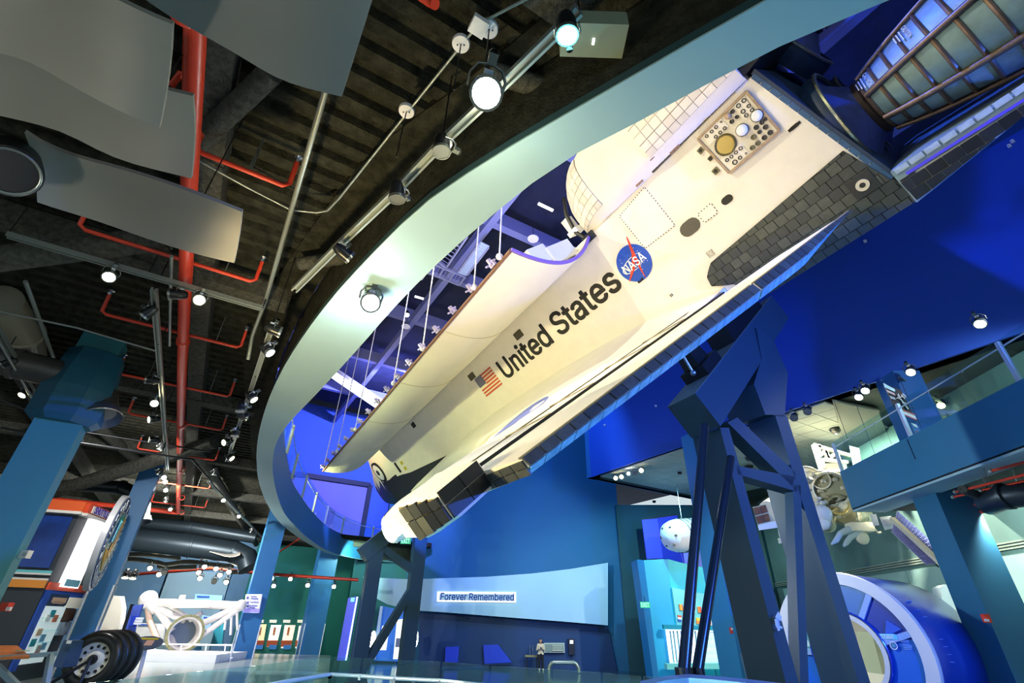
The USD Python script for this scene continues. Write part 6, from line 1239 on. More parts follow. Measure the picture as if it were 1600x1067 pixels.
BK, YE, RE, WH, BL, OR = '#3a2f20', '#f0c030', '#e05030', '#f4f0ea', '#2f50b0', '#e88030'
for i, (cols, hz, lb) in enumerate([((OR, YE, RE), 0, 'orange, yellow and red'), ((RE, WH, RE), 0, 'red, white and red upright-striped'), ((RE, WH), 1, 'red over white'), ((OR, RE), 0, 'orange and red'), ((RE, YE, RE), 1, 'red, yellow and red'), ((WH, RE, WH), 0, 'white with a red centre')]): flag(1061 + i * 9.6, 944 + i * 1.2, cols, hz, lb)
for i, (cols, hz, lb) in enumerate([((RE, WH, BL), 1, 'red, white and blue level-striped'), ((WH, RE, WH, RE), 1, 'red and white barred'), ((RE, YE), 0, 'red and yellow upright'), ((YE, OR), 1, 'yellow over orange'), ((YE, BL, YE), 1, 'yellow with a blue middle'), ((BL, WH, RE, WH, BL), 0, 'blue, white and red crossed'), ((RE, WH, RE, WH, RE), 1, 'thin red and white level-striped')]): flag(1059 + i * 9.6, 961 + i * 1.3, cols, hz, lb)
# exit sign and small fittings
def exit_sign(c, w, d, lb):
    x_, y_, z_ = look(d); e = thing('exit_sign', lb, 'exit sign', c); MB().box(c, (w, w * .55, .06), [x_, y_, z_]).build('case', paint('exit_case', '#2f9a70', .4, emit=.5, ecol=(.05, .7, .35)), e); MB().text('EXIT', w * .36, c - x_ * w * .4 - y_ * w * .18 + z_ * .032, x_, y_, .008, width=w * .8).build('lettering', glow('exit_letters', (.35, 1, .75), 2.0), e)
    MB().rod(c + y_ * w * .27, c + y_ * w * .8, .02, 6).build('stem', black_m, e)
exit_sign(AY(1490, 557, 15.5), .62, (-.8, -.6, -.1), 'green lit exit sign over the right balcony'); exit_sign(AY(1008, 945, 30.6), .55, (-.1, -1, 0), 'small green exit sign on the turquoise exhibit’s edge'); exit_sign(AY(634, 845, 37), .75, (0, -1, 0), 'tiny green exit sign on the far balcony behind the wing tip')
t = thing('room_sign', 'small pale sign with dark writing hanging right of the balcony exit sign', 'sign', AY(1526, 570, 15.5)); c = AY(1526, 570, 15.5); x_, y_, z_ = look((-.75, -.65, -.1)); MB().box(c, (.62, .14, .04), [x_, y_, z_]).build('panel', paint('sign_pale', '#d0cfb8', .5, emit=.15), t); MB().box(c + y_ * .15 - x_ * .15, (.28, .09, .04), [x_, y_, z_]).build('panel', paint('sign_pale', '#d0cfb8', .5, emit=.15), t)
for k in range(5): MB().box(c + x_ * (-.22 + k * .11) + z_ * .025, (.08, .07, .01), [x_, y_, z_]).build('letter_block', stencil, t)
for px, py, st, lb in ((1352, 607, 'cool', 'dazzling cool spotlight at the gallery edge left of the royal blue column'), (1342, 617, 'warm', 'warm spotlight just below the dazzling one at the gallery edge'), (1423, 578, 'cool', 'cool spotlight right of the royal blue column’s head'), (1448, 620, 'warm', 'dim warm spotlight on the gallery’s short rail, upper of two'), (1470, 630, 'warm', 'bright warm spotlight on the gallery’s short rail, lower of two'), (1531, 502, 'cool', 'white spotlight at the gallery edge near the right border'), (1179, 672, 'warm', 'warm spotlight between the two trestle legs'), (1226, 655, 'off', 'black theatre lamp on the gallery edge, lowest of three'), (1241, 650, 'off', 'black theatre lamp on the gallery edge, middle of three'), (1262, 640, 'off', 'black theatre lamp on the gallery edge, highest of three')):
    p = AZ(px, py, 10.15); place_spot(0, 0, 0, toc(p) * .6 + np.array([-.2, 0, -.5]), st, lb, 'gallery spotlights', 1.6, p)
for i, (px, py, st) in enumerate([(962, 747, 'warm'), (971, 745, 'warm'), (982, 740, 'big'), (992, 739, 'off'), (1002, 735, 'warm')]):
    p = AZ(px, py, 10.2); place_spot(0, 0, 0, toc(p), st, f'yellow-lit spotlight under the dark soffit behind the tail, {ORD[i]} from the left', 'spotlights under the dark soffit', 1.5 if st != 'big' else 1.2, p)
for i, (px, py) in enumerate(((1022, 783), (1062, 738))): 
    c = AZ(px, py, 10.4); solo(MB().lathe([(0, 0), (.12, 0), (.1, .08), (.16, .12), (0, .12)], c - upz * .1, (0, 0, 1), 14), 'downlight', black_m, f'small dark downlight in the dark soffit, {("lower", "upper")[i]} one', 'lamp')
for i, (px, py) in enumerate(((1305, 671), (1171, 715), (1170, 728))):
    c = AZ(px, py, 10.35); t = thing('dome_camera', f'black hanging dome under the pale tiled ceiling, {ORD[i]} from the top right', 'camera', c); MB().lathe([(0, 0), (.12, .02), (.2, .1), (.24, .2), (.12, .22), (0, .22)], c - upz * .2, (0, 0, 1), 18).build('shell', black_m, t, smooth=30); MB().ball(c - upz * .17, .09, 1).build('eye', paint('dome_grey', '#8a8f94', .1), t)
for i, (px, py) in enumerate(((1352, 377), (1203, 466), (1025, 634), (945, 664), (1582, 221), (1577, 228))):
    p = AV(px, py, b_r - .05); solo(MB().box(p, (.1, .06, .12), [U3, V3, upz]).rod(p, p - V3 * .1, .03, 8), 'wall_fitting', whitem, f'tiny white fitting on the blue wall, {ORD[i]} in order from the middle outward', 'fitting')
rail([AZ(1405, 590, 10.1), AZ(1470, 628, 10.1)], 'short lighting rail on the gallery ceiling right of the royal blue column')
rail([AZ(1303, 626, 10.1), AZ(1372, 641, 10.1)], 'black lighting rail left of the royal blue column')
t = sstruct(MB().prism([AZ(1301, 627, 10.3), AZ(1374, 641, 10.3), AZ(1390, 692, 10.3), AZ(1324, 712, 10.3)], (0, 0, .1)), 'ceiling_005', paint('ceiling_slope', '#5f6660', .7))
# banners on the royal blue column
def bpl(x, y, o=0.): return AN(x, y, AY(1405, 640, 14.5), (-.35, -.93, 0.)) + np.array([-.35, -.93, 0]) * o
t = thing('column_banner', 'slanting dark banner with a white satellite picture on the royal blue column', 'banner', bpl(1405, 640)); B4 = lambda x, y: (1370 + x / 9.7, 590 + y / 9.7)
MB().prism([bpl(*B4(*q)) for q in ((100, 85), (370, 195), (605, 650), (285, 460))], (.02, .06, 0)).build('sheet', paint('banner_black', '#10141c', .6), t)
for q, mm, nm in ((((95, 85), (270, 180), (275, 220), (120, 150)), '#a8d8e8', 'stripe'), (((140, 185), (260, 240), (275, 275), (165, 225)), '#b8a8b0', 'photo'), (((190, 275), (270, 310), (285, 340), (215, 320)), '#8fa8b8', 'photo'), (((285, 455), (570, 570), (605, 650), (320, 530)), '#e8e0e4', 'title_strip')): MB().prism([bpl(*B4(*a), .03) for a in q], (.005, .02, 0)).build(nm, paint('ban_' + mm[1:], mm, .5, emit=.2), t)
for a, b in (((285, 455), (575, 572)), ((320, 535), (605, 652))): MB().bar(bpl(*B4(*a), .05), bpl(*B4(*b), .05), .02, .03).build('red_edge', paint('ban_red', '#d04028', .5), t)
sat = MB()
for a, b, w in (((310, 260), (340, 330), .12), ((290, 320), (380, 300), .06), ((350, 330), (470, 490), .06), ((380, 250), (440, 310), .05), ((360, 270), (420, 330), .05), ((380, 400), (430, 390), .05)): sat.bar(bpl(*B4(*a), .05), bpl(*B4(*b), .05), w, .02)
sat.build('satellite_picture', whitem, t)
t = thing('column_banner', 'small lower banner with a red strip at the column’s foot behind the glass', 'banner', bpl(1435, 675))
MB().prism([bpl(*B4(*q)) for q in ((510, 680), (600, 700), (760, 1000), (690, 1030))], (.02, .06, 0)).build('sheet', paint('banner_blue', '#3f80b8', .6), t); MB().prism([bpl(*B4(*q), .03) for q in ((590, 805), (640, 830), (700, 890), (640, 870))], (.005, .02, 0)).build('red_strip', paint('ban_red', '#d04028', .5), t); MB().prism([bpl(*B4(*q), .03) for q in ((520, 690), (590, 715), (630, 770), (560, 740))], (.005, .02, 0)).build('white_patch', whitem, t)
# pipes and duct under the balcony
pq = lambda x, y, z: AZ(1480 + x / 7.625, 690 + y / 7.625, z)
for a, b, z, r, lb in (((100, 600), (1100, 350), 5.9, .035, 'upper long'), ((150, 790), (470, 725), 5.8, .05, 'short orange'), ((170, 880), (580, 805), 5.6, .045, 'lowest short'), ((520, 350), (1100, 200), 6.05, .035, 'topmost'), ((400, 580), (1100, 430), 5.85, .03, 'second long'), ((70, 660), (215, 630), 5.9, .03, 'leftmost tiny')):
    t = thing('sprinkler_pipe', f'{lb} red pipe under the right balcony', 'pipe', pq(*a, z)); MB().tube([pq(*a, z), pq(*b, z)], r, 8).build('main_pipe', redp, t); MB().lathe([(r, -.04), (r + .02, -.03), (r + .02, .03), (r, .04)], pq(*a, z), pq(*b, z) - pq(*a, z), 10).build('coupling', galv, t)
duct([pq(480, 735, 5.6), pq(700, 650, 5.6), pq(1200, 600, 5.6)], .3, 'grey round duct under the right balcony', (1,), m=paint('duct_slate', '#2f3c44', .4, .5)); t = solo(MB().tube([pq(180, 570, 5.9), pq(520, 700, 5.7)], .12, 10), 'slanted_brace', fireproof, 'sprayed slanting brace under the right balcony', 'brace')
for x in (390, 440, 770): conduit([pq(x, 320, 6.1), pq(x + 130, 680, 5.8)], .012, f'thin cable under the right balcony, {("left", "middle", "right")[(x > 400) + (x > 500)]} of three', galv, 'conduit')
# column behind the round props, blue left face and pale right face
c = AY(1128, 890, 21.5); column(c, 1.0, 1.1, 0, 10.4, paint('column_sky', '#2f86c0', .5), (np.array([.93, .36, 0]), np.array([-.36, .93, 0])))
t = thing('alarm_box', 'small red alarm box on the sky-blue column', 'alarm', AY(1144, 985, 20.6)); MB().box(AY(1144, 985, 20.95), (.16, .2, .2)).build('case', redp, t); MB().ball(AY(1144, 983, 20.84), .045, 1).build('lens', whitem, t)
t = thing('alarm_box', 'small red alarm box on the big column at the lower right', 'alarm', AY(1541, 966, 13.0)); MB().box(AY(1541, 966, 14.2), (.14, .12, .2)).build('case', redp, t); MB().box(AY(1542, 969, 14.13), (.1, .04, .06)).build('lens', whitem, t)
# signs and cabinet beside the trestle
t = thing('poster_column', 'narrow pale poster with orange diamonds right of the sky-blue column', 'poster', AY(1180, 1030, 22)); MB().prism([AY(1166, 976, 22), AY(1176, 976, 22), AY(1186, 1028, 22), AY(1176, 1028, 22)], (0, .08, 0)).build('sheet', paint('poster_cream2', '#e8e4dc', .5, emit=.3), t)
for k in range(3): MB().prism([AY(1172 + k * 2, 992 + k * 9, 21.95), AY(1178 + k * 2, 992 + k * 9, 21.95), AY(1177 + k * 2, 1000 + k * 9, 21.95)], (0, .03, 0)).build('diamond', paint('diamond_orange', '#e88a3a', .5), t)
t = thing('slate_cabinet', 'slate blue cabinet with a white card beside the trestle leg', 'cabinet', AY(1186, 1064, 20) * [1, 1, 0]); q = AY(1186, 1064, 20); MB().box([q[0], q[1] + .3, q[2] / 2], (.45, .6, q[2])).build('plinth', dark_m, t); MB().prism([AY(1167, 1022, 20), AY(1183, 1023, 20), AY(1194, 1064, 20), AY(1178, 1064, 20)], (0, .6, 0)).build('body', paint('cabinet_slate', '#5f7f98', .5), t); MB().prism([AY(1165, 1016, 19.9), AY(1176, 1017, 19.9), AY(1178, 1023, 19.9), AY(1167, 1022, 19.9)], (0, .1, 0)).build('card', whitem, t)
# bird-like white mark on the trestle leg
bl_ = lambda x, y: AN(1020 + x / 4.7, 840 + y / 4.7, S(gx1 + .02, 2.15, gz - 3), hx_)
t = MB()
for a, b, w in (((930, 560), (910, 600), .12), ((910, 600), (918, 650), .16), ((905, 650), (950, 660), .05), ((920, 660), (928, 682), .09), ((940, 575), (935, 610), .05), ((912, 585), (925, 640), .07)): t.bar(bl_(*a), bl_(*b), w * .8, .012, up=hx_)
t.build('white_emblem', whitem, cr, label='white winged mark on the blue leg')
# ---------------------------------------------------------------- hanging station model
cream = paint('module_cream', '#e6dfc4', .5, var=.06, vscale=3.); silv = paint('module_silver', '#b9b49c', .35, .4); olive = paint('module_olive', '#a8a27a', .5)
SY = 19.5
sq = lambda x, y, Y=SY: AY(1250 + x / 5.93, 680 + y / 5.93, Y)
t = thing('station_module', 'cream space station model of drums, rings and boxes hanging at the balcony’s end', 'spacecraft part', sq(200, 800))
def drum(x0, y0, x1, y1, r, nm='drum', m=cream, Y0=SY, Y1=SY + .8, n=28, rings=(.1, .5, .9)):
    a, b = sq(x0, y0, Y0), sq(x1, y1, Y1); d = b - a; l_ = np.linalg.norm(d); q = MB().lathe([(0, 0), (r * .8, 0), (r, .08), (r, l_ - .08), (r * .8, l_), (0, l_)], a, d, n).build(nm, m, t, smooth=30)
    for s_f in rings: MB().lathe([(r, -.03), (r + .03, 0), (r, .03)], a + d * s_f, d, n, caps=False).build('band', silv, q)
    return a, d / l_
drum(60, 430, 400, 480, .42); drum(100, 540, 260, 560, .5); drum(150, 640, 420, 690, .45); drum(170, 720, 250, 760, .42, Y0=19); drum(200, 790, 260, 830, .3, Y0=18.8); drum(280, 640, 330, 700, .5, m=silv); drum(60, 400, 140, 440, .5); drum(420, 720, 560, 760, .5, m=silv, Y0=19.2); drum(350, 460, 460, 420, .32)
a = sq(290, 500, 18.7); d = toc(a) + np.array([-.2, 0, .1]); d /= np.linalg.norm(d); hq_ = MB().lathe([(.58, -.3), (.64, -.3), (.68, .0), (.66, .08), (.58, .08)], a, d, 36, caps=False).build('hatch_ring', silv, t, smooth=30); MB().lathe([(0, -.25), (.6, -.25), (.6, -.2), (0, -.15)], a, d, 30).build('hatch', olive, hq_, smooth=30)
x_, y_, z_ = look(d)
for k in range(6): q = k * 1.047; MB().box(a + (x_ * math.cos(q) + y_ * math.sin(q)) * .4 - d * .12, (.16, .16, .12)).build('fitting', cream, hq_)
a = sq(195, 415, 18.9); MB().lathe([(.3, -.1), (.36, 0), (.36, .06), (.3, .06)], a, d, 28, caps=False).build('hatch_ring', silv, t, smooth=30)
a = sq(350, 650, 18.8); MB().lathe([(.35, -.3), (.42, -.2), (.42, .1), (.34, .1)], a, d + np.array([.4, 0, -.3]), 28, caps=False).build('hatch_ring', olive, t, smooth=30); MB().ball(sq(385, 640, 18.7), .2, 2).build('valve', cream, t, smooth=True); MB().ball(sq(200, 730, 18.6), .35, 2).build('dish', cream, t, smooth=True); MB().ball(sq(205, 820, 18.6), .25, 2).build('dish', cream, t, smooth=True)
for k in range(46):
    x, y = rng.uniform(45, 430), rng.uniform(360, 800); 
    if y < 300 + (x - 40) * .05 or x < 40 + (y - 400) * .42 or x > 380 + (y - 400) * .25: continue
    s = rng.uniform(.06, .2); MB().box(sq(x, y, 18.8 + rng.uniform(-.2, .4)), (s, s * .8, s * rng.uniform(.5, 1.5)), look(rng.choices([(1, 0, .3), (.4, .6, .1), (.2, -.8, .5)])[0])).build('equipment_box', (cream, silv, olive, cream)[k % 4], t)
MB().tube([sq(125, 700, 18.5), sq(420, 590, 18.5)], .02, 6).build('boom', stencil, t); MB().bar(sq(25, 365), sq(400, 350), .12, .12).build('top_beam', cream, t)
MB().rod(sq(30, 360), sq(-60, 200, 19.5), .01, 5).rod(sq(140, 340), sq(80, 180), .01, 5).build('hanger_wire', steel_m, t)
t = thing('lattice_truss', 'cream lattice truss box on the gallery above the station model', 'truss', sq(200, 330, 20.5))
T_ = lambda x, y, Y=20.5: sq(x, y, Y)
for a, b in (((125, 90), (200, 335)), ((125, 90), (470, 190)), ((200, 225), (440, 250)), ((200, 335), (440, 330)), ((170, 200), (235, 140)), ((235, 140), (265, 215)), ((265, 215), (340, 160)), ((340, 160), (360, 235)), ((235, 150), (255, 90 + 130)), ((160, 180), (180, 90)), ((200, 225), (215, 300))):
    for o in (0, 1.2): MB().bar(T_(*a, 20.5 + o), T_(*b, 20.5 + o), .13, .13).build('truss_bar', cream, t)
MB().loft([[T_(x, y, Yy) for x, y in ((225, 260), (430, 255), (440, 330), (215, 335))] for Yy in (20.6, 21.6)]).build('white_box', whitem, t); MB().loft([[T_(x, y, Yy) for x, y in ((455, 95), (550, 120), (580, 330), (500, 330))] for Yy in (20.2, 20.5)]).build('white_panel', whitem, t)
# small crab-like robot arm
t = thing('robot_arm', 'pale two-fingered robot arm model hanging below the station', 'robot arm', sq(500, 880, 18.5)); A_ = lambda x, y: AY(1240 + x / 4.85, 680 + y / 4.85, 18.5)
MB().tube([A_(520, 690), A_(470, 700), A_(400, 725), A_(355, 745), A_(320, 800), A_(285, 828)], .12, 10, [.14, .14, .13, .1, .09, .03]).tube([A_(520, 700), A_(480, 740), A_(430, 775), A_(400, 815), A_(380, 842)], .1, 10, [.13, .12, .1, .09, .04]).build('claw', paint('claw_grey', '#b8c8c8', .5), t, smooth=True)
MB().box(A_(500, 700), (.8, .4, .3)).box(A_(560, 690), (.3, .3, .25)).build('wrist', cream, t); MB().ball(A_(516, 772), .26, 2, (1, .5, 1)).build('lamp_disc', cream, t, smooth=True); MB().rod(A_(500, 690), A_(470, 560), .015, 6).build('hanger_wire', steel_m, t)
# solar wing with its mast
t = thing('solar_array', 'blue-violet solar panel wing with white grid and mast by the big right column', 'solar panel', A_(800, 700))
P4 = [(745, 735), (815, 610), (1170, 960), (1005, 980)]
def sol(u_, v_, o=0.):
    p00, p10, p11, p01 = [AY(1240 + x / 4.85, 680 + y / 4.85, Y) for (x, y), Y in zip(((740, 730), (775, 612), (1050, 640), (1005, 980)), (17.0, 17.2, 16.6, 16.0))]
    p11 = AY(1240 + 1165 / 4.85, 680 + 965 / 4.85, 15.9); return p00 * (1 - u_) * (1 - v_) + p10 * (1 - u_) * v_ + p11 * u_ * v_ + p01 * u_ * (1 - v_) + upz * o
_n = np.cross(sol(1, 0) - sol(0, 0), sol(0, 1) - sol(0, 0)); _n /= np.linalg.norm(_n); _n = _n if _n @ (EYE - sol(.5, .5)) > 0 else -_n
frame_w = paint('array_white', '#e8e4f0', .5); cellm = paint('cell_violet', '#6a6fa8', .25, var=.15, vscale=6.)
for band_, v0, v1, n_ in (('a', 0, .55, 5), ('b', .72, 1.35, 5)):
    bk = MB().prism([sol(0, v0), sol(1, v0), sol(1, v1), sol(0, v1)], -_n * .02).build('blanket', frame_w, t)
    for i in range(18):
        for j in range(n_):
            a0, a1 = (i + .08) / 18, (i + .92) / 18; b0_, b1_2 = v0 + (v1 - v0) * (j + .08) / n_, v0 + (v1 - v0) * (j + .92) / n_
            MB().prism([sol(a0, b0_), sol(a1, b0_), sol(a1, b1_2), sol(a0, b1_2)], _n * .012).build('cell', cellm, bk)
MB().bar(sol(-.05, .64) + _n * .05, sol(1.05, .64) + _n * .05, .16, .12).build('mast', cream, t)
for k in range(16): MB().bar(sol(k / 16, .60, -.1), sol((k + 1) / 16, .68, -.1), .02, .02).build('mast_brace', silv, t)
MB().bar(sol(-.03, .52, -.1), sol(1.0, .52, -.1), .03, .03).build('edge_bar', stencil, t)
t = thing('equipment_unit', 'two white equipment boxes beside the solar wing', 'spacecraft part', A_(680, 720)); MB().loft([[AY(1240 + x / 4.85, 680 + y / 4.85, Yy) for x, y in ((580, 600), (625, 595), (650, 680), (605, 690))] for Yy in (17.6, 18.2)]).loft([[AY(1240 + x / 4.85, 680 + y / 4.85, Yy) for x, y in ((650, 620), (740, 610), (780, 700), (690, 720))] for Yy in (17.4, 18.2)]).build('box', whitem, t); MB().prism([AY(1240 + x / 4.85, 680 + y / 4.85, 17.38) for x, y in ((672, 640), (740, 632), (758, 680), (692, 692))], (0, .02, 0)).build('door_panel', paint('unit_grey', '#c9c6d6', .5), t); MB().tube([A_(600, 700), A_(640, 740), A_(660, 735)], .04, 8).build('hose', silv, t)
# small satellite with copper cells
t = thing('satellite', 'small satellite with copper-coloured panels between the trestle legs', 'satellite', AY(1195, 810, 20)); C6 = lambda x, y, Y=20.: AY(1060 + x / 4.85, 640 + y / 4.85, Y)
MB().loft([[C6(x, y, Yy) for x, y in ((560, 740), (660, 715), (745, 840), (600, 875))] for Yy in (20, 20.8)]).build('body', silv, t); MB().loft([[C6(x, y, Yy) for x, y in ((600, 875), (745, 840), (780, 890), (610, 915))] for Yy in (20, 20.8)]).build('lower_body', whitem, t); MB().lathe([(0, 0), (.5, .05), (.55, .5), (.3, .9), (0, .95)], C6(690, 790), C6(800, 740, 20.4) - C6(690, 790), 24).build('drum', cream, t, smooth=30); MB().ball(C6(800, 690, 20.5), .42, 2, (.4, 1, 1)).build('dish', whitem, t, smooth=True)
cop = paint('copper_cell', '#7a4a34', .3, var=.5, vscale=8.)
for i in range(2):
    for j in range(2):
        f_ = lambda u_, v_: [(560 + 100 * u_ + 45 * v_ + 0 * u_), 740 - 25 * u_ + 130 * v_]
        q = [f_(i * .5 + .04, j * .5 + .04), f_(i * .5 + .46, j * .5 + .04), f_(i * .5 + .46, j * .5 + .46), f_(i * .5 + .04, j * .5 + .46)]; MB().prism([C6(*a, 19.95) for a in q], (0, .03, 0)).build('cell', cop, t)
for k in range(7): MB().box(C6(790 + rng.uniform(-15, 25), 850 + k * 24, 20.2), (.15, .15, .2)).build('equipment_box', cream, t)
MB().rod(C6(740, 720), C6(700, 480), .012, 5).build('hanger_wire', steel_m, t)
# ---------------------------------------------------------------- big blue training drum on the floor
DC = AY(1328.4, 1021, 15.4); Rd = 2.0; dd = V3.copy()
t = thing('exhibit_drum', 'big blue walk-in station drum with a pale ring front, behind the trestle legs', 'exhibit', DC)
db = paint('drum_blue', '#1b3fa8', .22, var=.12, vscale=.5); dpale = paint('drum_pale', '#d6d8dc', .4)
MB().lathe([(Rd * .99, 0), (Rd, .05), (Rd * .99, 3.2), (Rd * .86, 3.6), (Rd * .3, 3.7), (0, 3.7)], DC, dd, 64, caps=False).build('shell', db, t, smooth=35)
MB().lathe([(Rd * .84, .06), (Rd * .85, -.06), (Rd, -.06), (Rd * 1.01, .0), (Rd, .12)], DC, dd, 64, caps=False).build('front_ring', dpale, t, smooth=25)
x_ = np.cross(upz, dd); x_ /= np.linalg.norm(x_)                       # to the right on the front
if x_ @ np.array([1, 0, 0]) < 0: x_ = -x_
fp = lambda r, a_, o=0.: DC + (x_ * math.cos(a_) + upz * math.sin(a_)) * r * Rd - dd * o
def sector(r0, r1, a0, a1, mat, name, o=0., th=.04, par=None, n=14): return MB().prism([fp(r1, q, o) for q in np.linspace(a0, a1, n)] + [fp(r0, q, o) for q in np.linspace(a1, a0, n)], dd * th).build(name, mat, par or t)
D_ = math.radians
f1 = sector(.50, .845, D_(58), D_(132), paint('drum_steel', '#3f78b8', .4), 'front_panel'); f2 = sector(.50, .845, D_(20), D_(52), paint('drum_navy', '#123a9a', .4), 'front_panel'); f3 = sector(.50, .845, D_(-45), D_(14), paint('drum_azure', '#1668d0', .4), 'front_panel'); f4 = sector(.50, .845, D_(138), D_(178), paint('drum_photo', '#6fb8d0', .4), 'front_panel'); sector(.50, .845, D_(184), D_(250), paint('drum_azure', '#1668d0', .4), 'front_panel')
for a_ in (55, 17, 135, 181): MB().bar(fp(.50, D_(a_), .03), fp(.845, D_(a_), .03), .14, .06, up=dd).build('spoke', paint('spoke_periwinkle', '#8fb0e8', .4), t)
MB().lathe([(.43 * Rd, -.1), (.49 * Rd, -.1), (.50 * Rd, .05), (.44 * Rd, 1.2), (.43 * Rd, 1.2)], DC, dd, 48, caps=False).build('hatch_ring', dpale, t, smooth=30); MB().lathe([(.495 * Rd, -.09), (.505 * Rd, -.12), (.52 * Rd, -.09), (.52 * Rd, .0)], DC, dd, 48, caps=False).build('hatch_trim', db, t, smooth=30)
MB().lathe([(0, 1.2), (.46 * Rd, 1.2), (.46 * Rd, 1.25), (0, 1.25)], DC, dd, 36).build('inner_wall', paint('inner_cream', '#d8d4b8', .6, emit=.25), t); MB().bar(fp(.3, D_(60), -.6), fp(.25, D_(-60), -.6), .3, .4).build('inner_rack', paint('rack_green', '#b8c098', .6, emit=.15), t); MB().bar(fp(.2, D_(120), -.5), fp(.1, D_(240), -.5), .05, .05).build('inner_lamp', glow('inner_lamp_glow', (1, .97, .9), 3), t)
# title tag and writing on the front
tg = [fp(.50, D_(30), .05), fp(.50, D_(24), .05)]; o_ = fp(.49, D_(31), .05)
c_ = fp(.49, D_(30), .06); ux_ = x_; 
MB().prism([c_, c_ + x_ * .44, c_ + x_ * .48 - upz * .03, c_ + x_ * .48 - upz * .12, c_ - upz * .12 + x_ * .04], -dd * .015).build('title_tag', paint('tag_cyan', '#4fb8f0', .4, emit=.25), f2); MB().text('COLBERT', .085, c_ + x_ * .09 - upz * .105 - dd * .02, x_, upz, .008, width=.33).build('tag_lettering', whitem, f2)
MB().lathe([(.07, 0), (.09, 0), (.09, .012), (.07, .012)], c_ + x_ * .33 - upz * .26, -dd, 24).build('logo_ring', whitem, f2); MB().lathe([(0, 0), (.05, 0), (.05, .01), (0, .01)], c_ + x_ * .33 - upz * .26, -dd, 18).build('logo_disc', paint('logo_teal', '#4f98b8', .5), f2)
for k in range(9): MB().bar(c_ + x_ * (.52 + (k > 4) * .03) - upz * (.03 + k * .034 + (k > 4) * .02), c_ + x_ * (.52 + .2 - (k % 3) * .02 + (k > 4) * .03) - upz * (.03 + k * .034 + (k > 4) * .02), .006, .012).build('text_line', paint('text_sky', '#7fb0f0', .5), f2)
MB().prism([fp(.56, D_(22), .045), fp(.80, D_(22), .045), fp(.72, D_(34), .045)], -dd * .008).build('chevron', paint('chev_blue', '#1f58d0', .4), f2)
# photo face on the pale panel: a plain light portrait shape
MB()._rings([[fp(.66, D_(157), .03) + x_ * .15 * math.cos(q) * s + upz * .2 * math.sin(q) * s - dd * h for q in np.linspace(0, 6.283, 24, endpoint=False)] for s, h in ((1, 0), (1, .01), (.98, .012))], 24).build('portrait', paint('portrait_cyan', '#9fd8e4', .5, emit=.1), f4); MB()._rings([[fp(.66, D_(157), .035) + upz * .14 + x_ * .16 * math.cos(q) * s + upz * .08 * math.sin(q) * s - dd * h for q in np.linspace(0, 6.283, 20, endpoint=False)] for s, h in ((1, 0), (1, .012))], 20).build('portrait_hair', paint('portrait_navy', '#2a6a88', .5), f4); MB().box(fp(.66, D_(157), .05) + upz * .02 + x_ * .05, (.03, .01, .02)).box(fp(.66, D_(157), .05) + upz * .02 - x_ * .05, (.03, .01, .02)).box(fp(.66, D_(157), .05) - upz * .09, (.09, .01, .02)).build('portrait_features', paint('portrait_navy', '#2a6a88', .5), f4); MB().prism([fp(.66, D_(157), .03) - upz * .2 + x_ * a_ + upz * b_2 for a_, b_2 in ((-.2, -.2), (.2, -.2), (.1, .02), (-.1, .02))], -dd * .01).build('portrait_collar', paint('portrait_pale', '#c8e8f0', .5), f4)
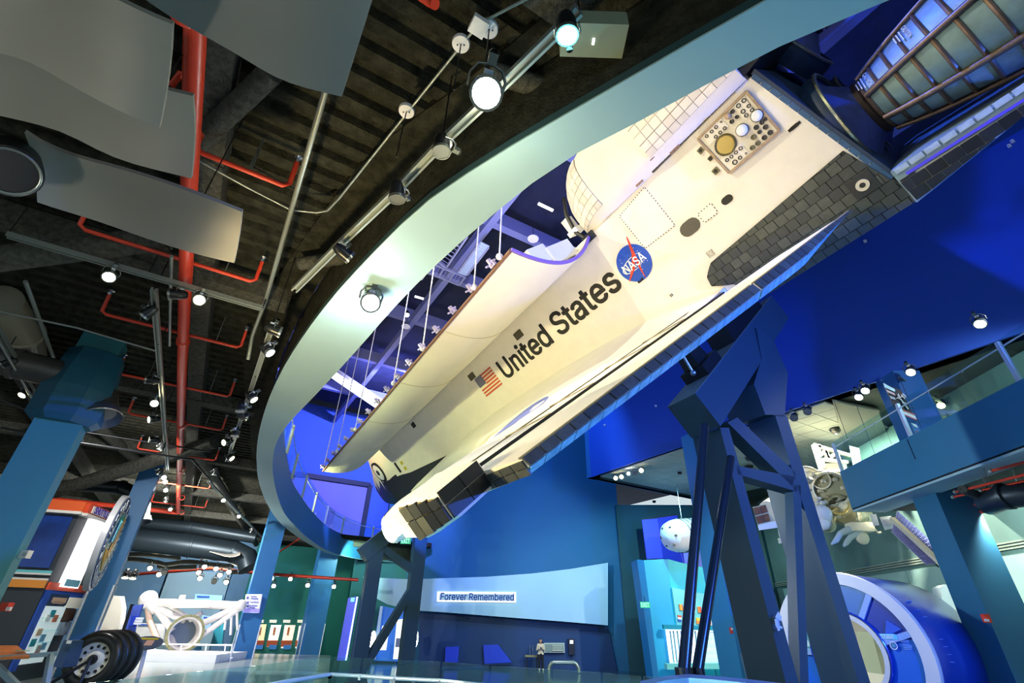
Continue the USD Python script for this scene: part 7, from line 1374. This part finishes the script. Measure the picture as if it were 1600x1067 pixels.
# writing on the drum's flank
e1 = -x_ * 0 + dd; 
for k, (h, w_) in enumerate(((.62, .25), (.52, .22), (.44, .2), (.2, .16), (.12, .16), (.04, .16), (-.04, .14))):
    a_ = math.asin(max(-1, min(1, h))) ; b0_ = DC + (x_ * math.cos(a_) + upz * math.sin(a_)) * (Rd + .012) + dd * (.55 + k * .02); MB().bar(b0_, b0_ + dd * w_, .012, .05, up=x_ * math.cos(a_) + upz * math.sin(a_)).build('flank_text', paint('text_sky', '#7fb0f0', .5), t)
# pale rounded capsule standing behind it and a blue panel
t = thing('pale_booth', 'pale rounded booth door leaning behind the blue drum', 'exhibit', AY(1485, 1060, 18.6)); G5 = lambda x, y, Y: AY(1360 + x / 5.704, 880 + y / 5.704, Y)
MB().prism([G5(x, y, 18.6) for x, y in ((620, 215), (660, 190), (720, 185), (770, 220), (850, 340), (920, 540), (1000, 740), (1080, 920), (1080, 1080), (930, 1080), (900, 800), (700, 400), (640, 330))], (.1, .5, 0)).build('shell', paint('booth_pale', '#b8c8d0', .5), t); MB().tube([G5(700, 390, 18.55), G5(925, 525, 18.5)], .015, 6).build('seam', stencil, t); MB().bar(G5(925, 715, 18.5), G5(1000, 715, 18.5), .1, .06).build('ledge', whitem, t); MB().tube([G5(710, 240, 18.5), G5(790, 310, 18.5), G5(870, 420, 18.5)], .03, 6).build('rim', whitem, t); MB().bar(G5(1080, 930, 18.4), G5(1040, 1010, 18.4), .08, .06).build('prop', whitem, t)
t = thing('blue_fin', 'thin blue upright fin panel beside the big right column', 'panel', G5(1140, 1040, 18.3)); MB().prism([G5(x, y, 18.3) for x, y in ((925, 515), (940, 520), (1150, 1040), (1110, 1035), (1060, 880), (980, 700))], (.02, .06, 0)).build('panel', paint('fin_blue', '#2f58c8', .4, emit=.1), t); MB().bar(G5(930, 515, 18.25), G5(1148, 1040, 18.25), .03, .03).build('edge', paint('edge_pale', '#8fb0e0', .4), t)

t = thing('alarm_box', 'red and white alarm box on the edge of the big teal column', 'alarm', AY(9, 948, 8.55)); MB().box(AY(10, 948, 8.55), (.12, .1, .12)).build('case', redp, t); MB().box(AY(14, 951, 8.48), (.06, .04, .05)).build('lens', whitem, t)
t = thing('junction_box', 'white square box on the edge of the big teal column', 'junction box', AY(40, 866, 8.55)); MB().box(AY(40, 866, 8.55), (.13, .1, .12)).build('case', whitem, t); MB().box(AY(39, 866, 8.49), (.06, .02, .05)).build('cover_plate', paint('cover_grey', '#b8c0c0', .5), t)
